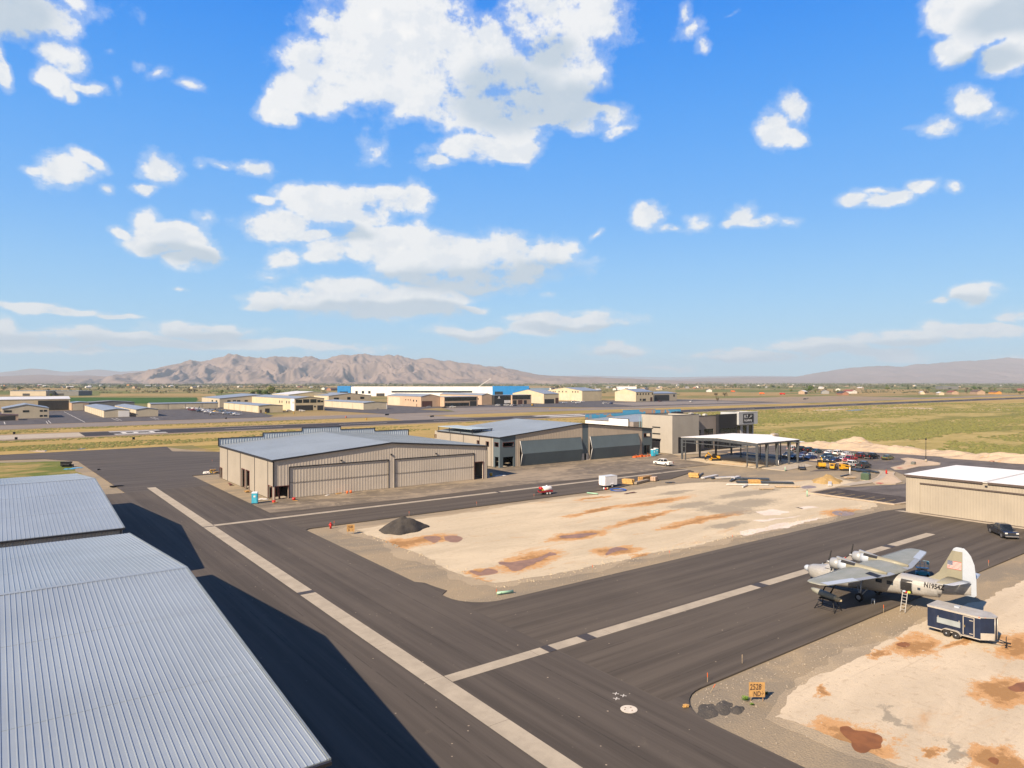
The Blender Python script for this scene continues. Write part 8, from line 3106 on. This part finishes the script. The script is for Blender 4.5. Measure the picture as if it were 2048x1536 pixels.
LA = [(368, 819, 'white', 'red', 'leftmost small white aircraft of the parked row'), (378, 820, 'white', 'white', 'plain white aircraft second in the parked row'), (388, 820.5, 'white', 'navy', 'white aircraft with a navy tail near the back of the row'),
      (386, 824, 'red', 'red', 'small red aircraft at the left front of the row'), (396, 822, 'white', 'red', 'white aircraft with a red tail in the back row'), (400, 826, 'navy', 'white', 'navy aircraft with a white tail in the front of the row'),
      (409, 824, 'white', 'teal', 'white aircraft with a teal tail mid row'), (413, 827.5, 'white', 'white', 'plain white aircraft in the middle front of the row'), (421, 824.5, 'silver', 'blue', 'silver aircraft with a blue tail mid row'),
      (432, 827, 'yellow', 'yellow', 'bright yellow aircraft in the parked row'), (424, 830, 'white', 'slate', 'white aircraft with a slate tail in front of the yellow one'), (443, 827, 'teal', 'white', 'teal aircraft just right of the yellow one'),
      (449, 830.5, 'white', 'blue', 'white aircraft with a blue tail right of the teal one'), (461, 831, 'silver', 'silver', 'silver aircraft second from the right end of the row'), (471, 832, 'white', 'silver', 'white aircraft with a silver tail at the right end of the row'),
      (1127, 809, 'white', 'blue', 'white aircraft with a blue tail before the open-bay hangar'), (1145, 806, 'teal', 'navy', 'teal aircraft with a navy tail before the nine-window hangar'), (1153, 809, 'white', 'white', 'white aircraft alone on the pale ramp'), (1162, 806.5, 'white', 'red', 'white aircraft with a red tail on the pale ramp')]
P['yellow'] = car_paint('car_yellow', (.62, .40, .02), 0)
ra = random.Random(6)
for (px, py, b1, b2, lab) in LA:
    light_aircraft(lab, px, py - 1.0, R(ra.choice((200, 215, 190, 20)) + ra.uniform(-12, 12)), P[b1], P[b2], ra.random() > .3)
# dark jet-black turboprop taxiing near the runway
x, y = at(1610, 799, GZ)
light_aircraft('dark grey aircraft standing alone beside the runway at the right', 1610, 799.5, R(150), P['charcoal'], P['charcoal'], False, None)
FC = [(604, 823, 'suv', 'white', 'white SUV at the foot of the glazed hangar office'), (533, 824.5, 'van', 'white', 'white van beside the low cream hangar row'), (578, 822.5, 'sedan', 'silver', 'silver car left of the glazed hangar office'), (751, 818.5, 'suv', 'silver', 'silver SUV by the grey-beige hangar end'),
      (857, 814.5, 'sedan', 'silver', 'silver car before the dark glazed office'), (888, 816, 'sedan', 'black', 'black car before the dark glazed office'), (905, 815.5, 'pickup', 'white', 'white pickup right of the dark glazed office'), (995, 811.5, 'suv', 'white', 'white car left of the group before the entrance block'),
      (1003, 812, 'sedan', 'black', 'black car in the group before the entrance block'), (1012, 811.5, 'pickup', 'white', 'white pickup in the group before the entrance block'), (1024, 812, 'suv', 'white', 'white SUV right in the group before the entrance block'), (1030, 812, 'sedan', 'navy', 'navy car at the right of the group before the entrance block'),
      (1046, 811.5, 'sedan', 'silver', 'silver car left of the brown digger'), (1209, 807.5, 'pickup', 'white', 'white pickup on the ramp before the right hangars'), (1222, 808, 'suv', 'blue', 'blue SUV on the ramp before the right hangars'), (1383, 804, 'van', 'white', 'white tanker van at the construction dirt'), (1320, 803.5, 'pickup', 'maroon', 'maroon pickup before the rightmost far hangar')]
KIND['van'] = dict(L=5.9, W=2.05, prof=[(-2.95, .5), (-2.98, 1.0), (-2.95, 1.35), (1.9, 1.35), (2.6, 1.15), (2.95, .95), (2.98, .5), (2.8, .3), (-2.8, .3)], cab=[(-2.93, 1.34), (-2.85, 2.5), (1.1, 2.55), (2.0, 1.34)], wb=1.8, r=.38)
for (px, py, kind, cn, lab) in FC:
    x, y = at(px, py, FZ)
    make_car({'sedan': 'sedan', 'suv': 'sport_utility', 'pickup': 'pickup_truck', 'van': 'van'}[kind], kind, P[cn], lab, {'sedan': 'car', 'suv': 'SUV', 'pickup': 'pickup', 'van': 'van'}[kind], (x, y, FZ), R(ra.choice((0, 180)) + ra.uniform(-10, 10)), 'vehicles across the runway')
x, y = at(1065, 811.5, FZ)
loader('rusty brown digger on the apron before the open-bay hangar', (x, y, FZ), R(30), True)
# runway lights and signs
for i, (px, py, m_, lab) in enumerate(((28, 869, m_black, 'dark runway marker beyond the pale blast pad'), (32, 880, m_black, 'dark runway marker before the pale blast pad'), (267, 880, m_black, 'dark marker in the grass before the runway'), (532, 827, m_yel, 'yellow marker post by the far taxiway near the van'),
                                       (588, 828, m_yel, 'yellow marker post by the far taxiway'), (452, 838.5, m_black, 'black marker at the far taxiway edge'), (692, 836, m_orange, 'orange marker in the grass island'), (733, 840, m_yel, 'pale marker at the runway connector'), (774, 831, m_black, 'wide black sign in the grass beyond the connector'), (864, 834.5, m_black, 'black sign in the grass beyond the runway'), (1100, 820, m_yel, 'pale marker in the far grass strip'))):
    x, y = at(px, py, GZ)
    t = thing('runway_marker', lab, 'marker', (x, y, GZ), R(30), 'markers along the runway')
    mb = MB()
    w_ = 2.4 if 'sign' in lab else .5
    mb.box(-w_, w_, -.15, .15, .25, 1.2)
    mb.build('panel', m_, t)
    mb = MB()
    for s in (-1, 1):
        mb.box(s * w_ * .7 - .06, s * w_ * .7 + .06, -.05, .05, 0, .25)
    mb.build('leg', m_black, t)

# ------------------------------------------------------------------ trees and houses of the valley
def leafmat(name, a, q):
    m, nt, bs = new_mat(name)
    b = NB(nt)
    oi = b.n('ShaderNodeObjectInfo').outputs['Random']
    n = b.noise(b.n('ShaderNodeTexCoord').outputs['Object'], 1.2, 4, .7)
    cc = b.mix(b.ramp(n, .35, .65), a, q)
    cc = b.mix(b.math('MULTIPLY', oi, .35), cc, mul(q, 1.5))
    b.lk(cc, bs.inputs['Base Color'])
    bs.inputs['Roughness'].default_value = .8
    bs.inputs['Specular IOR Level'].default_value = .15
    return m


LEAF = [leafmat('leaf_green', (0.050, 0.085, 0.022), (0.085, 0.125, 0.03)), leafmat('leaf_spring', (0.10, 0.125, 0.035), (0.14, 0.155, 0.05)), leafmat('leaf_dark', (0.03, 0.05, 0.024), (0.05, 0.075, 0.03)), leafmat('leaf_bare_brown', (0.12, 0.095, 0.06), (0.15, 0.125, 0.075))]
m_trunk = pm('bark', (0.085, 0.065, 0.05), .9, .2, 2)
rt = random.Random(21)


def tree_mesh(kind):
    """unit tree 1 m high: crown of leaf clumps, trunk with limbs"""
    cr, tk_ = MB(), MB()
    tall = kind == 3
    n = 420
    lobes = [(rt.uniform(-.25, .25), rt.uniform(-.25, .25), rt.uniform(.45, .8), rt.uniform(.14, .27)) for _ in range(9)]
    if tall:
        lobes = [(rt.uniform(-.05, .05), rt.uniform(-.05, .05), .22 + .085 * k, .15 - .012 * k) for k in range(9)]
    for k in range(n):
        lx, ly, lz, lr = rt.choice(lobes)
        d_ = Vector((rt.gauss(0, 1), rt.gauss(0, 1), rt.gauss(0, 1))).normalized() * lr * rt.uniform(.55, 1.08)
        p = Vector((lx, ly, lz)) + d_
        if p.z < .14:
            continue
        s = rt.uniform(.03, .065)
        u = Vector((rt.gauss(0, 1), rt.gauss(0, 1), rt.gauss(0, 1))).normalized()
        v = u.orthogonal().normalized()
        w2 = (d_.normalized() + u * .6).normalized()
        v = w2.orthogonal().normalized()
        u = w2.cross(v)
        cr.add([tuple(p + u * s), tuple(p + v * s * 1.1), tuple(p - u * s), tuple(p - v * s * .9)], [(0, 1, 2, 3)])
    tk_.cyl((0, 0, -.02), (0, 0, .5), .035, .018, n=6)
    for k in range(4):
        g = 2 * math.pi * k / 4 + rt.uniform(-.4, .4)
        tk_.cyl((0, 0, .22 + .05 * k), (math.cos(g) * .2, math.sin(g) * .2, .5 + .06 * k), .016, .006, n=5)
    return cr, tk_


PROTO = []
TN = ['green_tree', 'spring_tree', 'dark_tree', 'poplar_tree', 'bare_tree']
for k, (kind, mat) in enumerate(((0, LEAF[0]), (1, LEAF[1]), (2, LEAF[2]), (3, LEAF[2]), (4, LEAF[3]))):
    cr, tk_ = tree_mesh(kind)
    PROTO.append((cr, tk_, mat))
TL = ['fresh green leafy tree in the distant tree belt of the valley', 'pale spring-green tree in the distant tree belt of the valley', 'dark evergreen tree in the distant tree belt of the valley', 'slim dark poplar in the distant tree belt of the valley', 'brown half-bare tree in the distant tree belt of the valley']
PM = [None] * 5


def tree(k, x, y, h, wd=1.0, label=None, group='trees of the distant valley', z=GZ):
    t = thing(TN[k], label or TL[k], 'tree', (x, y, z), rt.uniform(0, 6.28), group)
    t.scale = (h * wd, h * wd, h)
    if PM[k] is None:
        cr, tk_, mat = PROTO[k]
        a, q = cr.build('crown', mat, t), tk_.build('trunk', m_trunk, t)
        PM[k] = (a, q)
    else:
        for o in PM[k]:
            c = o.copy()
            col.objects.link(c)
            c.parent = t
    return t


BIG = [(543, 792, 19, 1.0, 1, 'tall pale green tree, highest behind the beige hangars'), (520, 793, 12, 1.5, 0, 'broad dark green tree left of the tall pale tree'), (534, 793.5, 11, 1.4, 0, 'broad green tree at the foot of the tall pale tree'), (505, 793, 11, 1.2, 1, 'round tree at the left of the green clump behind the beige hangars'),
       (556, 793, 11, 1.1, 0, 'green tree right of the tall pale tree'), (566, 792.5, 9, 1.1, 1, 'rounded pale green tree right of the clump'), (443, 789.5, 10, .9, 1, 'solitary pale tree above the green crop'), (1471, 776, 17, .9, 0, 'round green tree standing out on the horizon at the right'),
       (1620, 785.5, 17, 1.2, 0, 'large green tree beside the farmhouse at the right'), (1610, 786.5, 10, 1.1, 0, 'green bush tree left of the large farmhouse tree'), (1631, 786, 9, .9, 1, 'small green tree right of the large farmhouse tree'), (1582, 784.5, 8, 1.3, 1, 'round green tree left of the red truck farm'),
       (1831, 779, 9, 1.3, 2, 'round dark tree in the fields at the right'), (1855, 779.5, 9.5, 1.6, 2, 'wide dark tree in the fields at the right'), (1909, 786, 7.5, 1.3, 0, 'green bush by the pink farmhouse'), (1990, 781, 9, 1.2, 1, 'yellow-green tree near the right edge'),
       (1432, 793, 6.5, 1.5, 4, 'left bare bush on the dry land beyond the runway'), (1449, 793.5, 7.5, 1.4, 4, 'round bare bush on the dry land beyond the runway'), (1435, 804, 6, .8, 4, 'small bare tree beside the runway'), (780, 770.5, 20, 1.1, 2, 'dark tree cluster above the white warehouse'),
       (205, 772, 14, 1.3, 2, 'dark round tree on the left horizon'), (338, 771.5, 13, 1.2, 2, 'dark tree on the left horizon above the crop'), (697, 795.5, 7, 1.7, 1, 'pale bush before the blue corner of the warehouse'), (1165, 786.5, 6, 1.3, 0, 'green bush right of the brown brick hall'),
       (102, 795, 7, 1.0, 1, 'pale bush before the concrete hall'), (1116, 776, 13, 1.1, 1, 'tall spring tree right of the warehouse wing'), (1238, 772, 15, 1.0, 2, 'dark tree above the white box hall'), (1146, 777, 11, 1.3, 1, 'broad spring tree above the brown brick hall')]
for (px, py, h, wd, k, lab) in BIG:
    x, y = at(px, py, GZ)
    tree(k, x, y, h, wd, lab, 'standing-out trees of the valley')
nT = 0
while nT < 255:
    px = rt.uniform(-90, 2140)
    py = rt.choice((rt.uniform(769.3, 773), rt.uniform(771, 777), rt.uniform(774, 785), rt.uniform(780, 790)))
    if 660 < px < 1110 and py > 773.5:
        continue
    if py > 779 and (1230 < px < 1570 or 420 < px < 660 and rt.random() < .6):
        continue
    if 150 < px < 400 and py > 788:
        continue
    x, y = at(px, py, GZ)
    k = rt.choices(range(5), (3, 4, 2, .7, 4.5))[0]
    if py > 782:
        k = rt.choice((1, 4, 4))
    h = rt.uniform(7.5, 13.5) * (1.4 if k == 3 else 1) * (.62 if py > 782 else 1)
    tree(k, x, y, h, rt.uniform(.9, 1.6) if k != 3 else .8)
    nT += 1
# the far-off woods and scrub belts that read as one mass
wm = MB()
for (ya, yb, n, hh) in ((767.2, 769.6, 2600, 14), (769.6, 772.5, 2800, 10), (772.5, 777, 1900, 6.5), (777, 787, 1300, 3.6)):
    k = 0
    while k < n:
        px, py = rt.uniform(-140, 2190), rt.uniform(ya, yb)
        q = mnoise.noise(Vector((px * .018, py * .9, 3.1)))
        if q < .02 or (650 < px < 1100 and py > 773) or (py > 780 and px > 1240 and px < 1600):
            k += .25
            continue
        x, y = at(px, py, GZ)
        D_ = x * c_ + y * s_
        h = hh * rt.uniform(.5, 1.2)
        wdt = h * rt.uniform(.8, 2.2)
        for e in range(3):
            ox, oy = rt.uniform(-wdt, wdt) * .8, rt.uniform(-wdt, wdt) * .8
            r_ = h * rt.uniform(.3, .55)
            top = Vector((x + ox, y + oy, GZ + h * rt.uniform(.6, 1.05)))
            ring = [Vector((x + ox + r_ * 1.2 * math.cos(g), y + oy + r_ * 1.2 * math.sin(g), GZ + h * rt.uniform(.05, .35))) for g in (0, 1.26, 2.5, 3.77, 5.0)]
            wm.add([tuple(top)] + [tuple(p) for p in ring], [(0, 1, 2), (0, 2, 3), (0, 3, 4), (0, 4, 5), (0, 5, 1)])
        k += 1
m_wood_far = leafmat('valley_woods', (0.055, 0.068, 0.030), (0.10, 0.092, 0.048))
stuff(wm.build('valley_woods', m_wood_far), 'brown-green belts of far-off woods and hedges across the valley floor', 'woods')
# houses
HW = [('white', (.58, .56, .52)), ('cream', (.48, .40, .28)), ('tan', (.36, .26, .18)), ('grey', (.25, .25, .25)), ('brick', (.30, .15, .10)), ('orange', (.55, .26, .06))]
HR = [('grey', (.14, .145, .155)), ('dark', (.05, .045, .045)), ('brown', (.13, .085, .06)), ('white', (.6, .6, .6)), ('red', (.24, .07, .05))]
mw = {n: pm('house_wall_' + n, c3, .7, .1, .3) for n, c3 in HW}
mr = {n: pm('house_roof_' + n, c3, .7, .1, .3) for n, c3 in HR}


def house(px, py, w_, d_, h_, wn, rn, label, group='far houses of the valley', name='house', cat='house'):
    x, y = at(px, py, GZ)
    t = thing(name, label, cat, (x, y, GZ), rt.uniform(-.6, .6) + .6, group)
    mb = MB()
    wall(mb, (-w_ / 2, -d_ / 2, 0), X, w_, [(0, h_), (w_, h_)], thick=.1, out=nY)
    wall(mb, (-w_ / 2, d_ / 2, 0), X, w_, [(0, h_), (w_, h_)], thick=.1, out=Y)
    for s, o in ((-1, nX), (1, X)):
        wall(mb, (s * w_ / 2, -d_ / 2, 0), Y, d_, [(0, h_), (d_ / 2, h_ + d_ * .22), (d_, h_)], thick=.1, out=o)
    mb.build('wall', mw[wn], t)
    mb = MB()
    gable_roof(mb, -w_ / 2, w_ / 2, -d_ / 2, d_ / 2, h_ + .1, h_ + d_ * .22 + .1, 'X', .5, .2)
    mb.build('roof', mr[rn], t)
    for k in range(3):
        mb = MB()
        xx = -w_ / 2 + w_ * (k + .5) / 3
        mb.box(xx - .7, xx + .7, -d_ / 2 - .06, -d_ / 2 - .004, 1.0 if k != 1 else .1, 2.3)
        mb.build('window' if k != 1 else 'door', m_glass if k != 1 else m_bark, t)


HB = [(258, 772.2, 34, 16, 8, 'orange', 'red', 'long orange building on the left horizon'), (11, 772.6, 14, 10, 6, 'orange', 'dark', 'orange-tan house at the left edge of the horizon'), (78, 772.5, 14, 9, 5, 'brick', 'red', 'brick-red house on the left horizon'), (296, 772.6, 26, 12, 5, 'grey', 'white', 'white-roofed house above the green crop'),
      (219, 772.6, 16, 10, 5, 'grey', 'dark', 'dark-roofed house right of the left dark tree'), (480, 774.8, 24, 10, 5, 'white', 'white', 'white building pair left of the tall pale tree'), (650, 779.5, 20, 12, 5, 'white', 'grey', 'white house left of the blue warehouse corner'), (665, 781, 40, 14, 5, 'brick', 'brown', 'low brown house row left of the blue warehouse corner'),
      (600, 775, 44, 12, 4, 'brick', 'red', 'long low brick building behind the hangars'), (1103, 781, 16, 12, 6, 'white', 'dark', 'white house between the warehouse wing and the brick hall'), (1195, 782, 20, 10, 4, 'orange', 'white', 'low tan house left of the white box hall'), (1230, 780.5, 16, 10, 5, 'white', 'red', 'white house with a red roof left of the white hall'),
      (1290, 780, 26, 12, 5, 'tan', 'grey', 'tan building right of the white box hall'), (1318, 780, 22, 12, 5, 'cream', 'grey', 'cream building second right of the white box hall'), (1418, 784.0, 18, 12, 5, 'white', 'grey', 'white barn in the fields at the right'), (1606, 788, 20, 12, 5, 'tan', 'white', 'white-roofed farm shed left of the large green tree'),
      (1650, 787.5, 22, 14, 5, 'grey', 'grey', 'grey farm building below the large green tree'), (1676, 782, 18, 11, 5, 'white', 'white', 'white farmhouse right of the large green tree'), (1700, 787, 26, 14, 5, 'white', 'red', 'white farmhouse with a dark red roof'), (1685, 790, 24, 12, 4, 'brick', 'dark', 'low dark barn before the red-roofed farmhouse'),
      (1905, 789, 22, 12, 5, 'tan', 'red', 'pinkish farmhouse near the right edge'), (1955, 789, 26, 14, 6, 'tan', 'brown', 'larger pinkish farmhouse near the right edge'), (1880, 790, 14, 9, 4, 'cream', 'white', 'small white shed left of the pinkish farmhouses'), (1990, 788, 22, 11, 4, 'orange', 'brown', 'tan barn right of the pinkish farmhouses'), (1845, 788.5, 18, 10, 4, 'cream', 'white', 'pale greenhouse in the right fields'), (2042, 782.5, 16, 10, 5, 'brick', 'red', 'red-roofed house at the right edge')]
for q in HB:
    house(*q)
seen = {}
for i in range(85):
    px, py = rt.uniform(-60, 2110), rt.choice((rt.uniform(769.5, 773), rt.uniform(772, 778)))
    if 640 < px < 1110 and py > 772:
        continue
    wn, rn = rt.choices([n for n, _ in HW[:5]], (5, 4, 2, 2, 1))[0], rt.choice(['grey', 'dark', 'brown', 'white', 'white'])
    house(px, py, rt.uniform(12, 24), rt.uniform(9, 12), rt.uniform(4, 6.5), wn, rn, 'tiny far house with %s walls and a %s roof on the valley floor' % (wn, rn))
# a boom lift above the warehouse and red truck
x, y = at(969, 781, GZ)
t = thing('boom_lift', 'pale crane boom rising above the right half of the white warehouse', 'crane', (x, y, GZ), math.atan2(-c_, s_))
mb = MB()
mb.cyl((-18, 0, 10), (16, 0, 33), .9, .6, n=6)
mb.build('boom', m_fwhite, t)
mb = MB()
mb.cyl((16, -.5, 33), (18.5, -.5, 32.2), 1.0, n=6)
mb.build('basket', m_fwhite, t)
mb = MB()
mb.box(-22, -15, -2, 2, 0, 10.5)
mb.build('turntable', m_fwhite, t)
for (px, py, m_, lab) in ((1565, 789.5, m_red, 'red truck body parked at the farm right of the runway'), (1524, 788.5, m_orange, 'orange machine on the dry field beyond the runway'), (1466, 784, m_orange, 'small orange truck on the far field track')):
    x, y = at(px, py, GZ)
    t = thing('farm_truck', lab, 'truck', (x, y, GZ), R(-35), 'farm vehicles in the valley')
    mb = MB()
    mb.box(-5, 2.2, -1.3, 1.3, 1.0, 3.4)
    mb.build('cargo_body', m_, t)
    mb = MB()
    mb.box(2.4, 4.6, -1.25, 1.25, .8, 2.9)
    mb.build('cab', m_, t)
    for wx in (-3.6, -2.2, 3.4):
        for s in (-1, 1):
            mb = MB()
            mb.cyl((wx, s * 1.0, .5), (wx, s * 1.3, .5), .5, n=10)
            mb.build('wheel', m_rubber, t)
# low scrub on the dry fields
sb = MB()


def clump(mb, x, y, z, r_, h):
    n = 5
    a0 = rt.uniform(0, 6)
    vs = [(x, y, z + h * rt.uniform(.8, 1.1))]
    for k in range(n):
        g = a0 + 2 * math.pi * k / n
        q = r_ * rt.uniform(.7, 1.25)
        vs.append((x + q * math.cos(g), y + q * math.sin(g), z + h * rt.uniform(0, .35)))
    mb.add(vs, [(0, 1, 2), (0, 2, 3), (0, 3, 4), (0, 4, 5), (0, 5, 1)])


n = 0
while n < 17000:
    px, py = rt.uniform(1180, 2110), 806 + 106 * rt.random() ** 1.5
    x, y = at(px, py, GZ)
    if y > 350 or x < 240 or y < 110 and x < 262 or (x < 256):
        n += .02
        continue
    if mnoise.noise(Vector((x * .006, y * .022, 2))) + .6 * mnoise.noise(Vector((x * .03, y * .06, 5))) < rt.uniform(-.35, .35):
        n += .1
        continue
    s = rt.uniform(.35, 1.15)
    clump(sb, x, y, GZ + .03, s * rt.uniform(.8, 1.6), s * .62)
    n += 1
n = 0
while n < 5000:
    px, py = rt.uniform(-40, 1200), rt.uniform(838, 905)
    x, y = at(px, py, GZ)
    if not (290 < y < 351 or 396 < y < 434):
        n += .02
        continue
    if mnoise.noise(Vector((x * .012, y * .05, 8))) < .05:
        n += .1
        continue
    clump(sb, x, y, GZ + .03, rt.uniform(.3, .9), rt.uniform(.15, .4))
    n += 1
stuff(sb.build('sagebrush', leafmat('sage_leaf', (0.115, 0.125, 0.038), (0.175, 0.165, 0.052))), 'grey-green low sagebrush scattered over the dry fields', 'scrub')
# stones and clods
gs = MB()
m_stone = pm('pale_stone', (0.36, 0.31, 0.25), .9, .2, 4)
for k in range(1500):
    r_ = rt.random()
    if r_ < .35:
        x, y = rt.uniform(40.6, 46), rt.uniform(62, 110)
    elif r_ < .75:
        x, y = rt.uniform(40.6, 80), 34.2 - abs(rt.gauss(0, 4))
    else:
        x, y = rt.uniform(46, 140), rt.uniform(62, 66.5)
    s = rt.uniform(.02, .055)
    gs.obox((x, y, -.12 + s * .3), (s * 2, s * 1.4, s), rt.uniform(0, 3), rt.uniform(-.4, .4))
stuff(gs.build('gravel_stones', m_stone), 'pale loose stones scattered along the gravel edges of the dirt pads', 'stones')
bm_ = MB()
for k in range(420):
    t_ = rt.random()
    x = 47 + t_ * 90
    y = 66.0 + rt.gauss(0, .7)
    if rt.random() < .25:
        x, y = 47.2 + rt.gauss(0, .5), rt.uniform(68, 104)
    s = rt.uniform(.04, .12)
    bm_.sphere((x, y, -.12), s, 5, 3, (1.3, 1, .7), .25, rt)
stuff(bm_.build('soil_clods', m_dirt1), 'crumbled pale soil clods along the bank of the large dirt pad', 'soil')

# ------------------------------------------------------------------ the air
hz = MB()
hz.box(-15000, 26000, -4000, 26000, GZ - 45, 900)
ho = hz.build('haze', pm('unused_haze', (.5, .5, .5)))
mh_ = bpy.data.materials.new('haze_air')
mh_.use_nodes = True
mh_.node_tree.nodes.clear()
vo = mh_.node_tree.nodes.new('ShaderNodeVolumePrincipled')
vo.inputs['Color'].default_value = (0.68, 0.85, 1.0, 1)
vo.inputs['Density'].default_value = 4.5e-5
ou = mh_.node_tree.nodes.new('ShaderNodeOutputMaterial')
mh_.node_tree.links.new(vo.outputs['Volume'], ou.inputs['Volume'])
ho.data.materials.clear()
ho.data.materials.append(mh_)
bpy.data.materials.remove(bpy.data.materials['unused_haze'])
ho['kind'] = 'stuff'
ho['label'] = 'thin blue-white summer haze filling the valley air'
ho['category'] = 'haze'
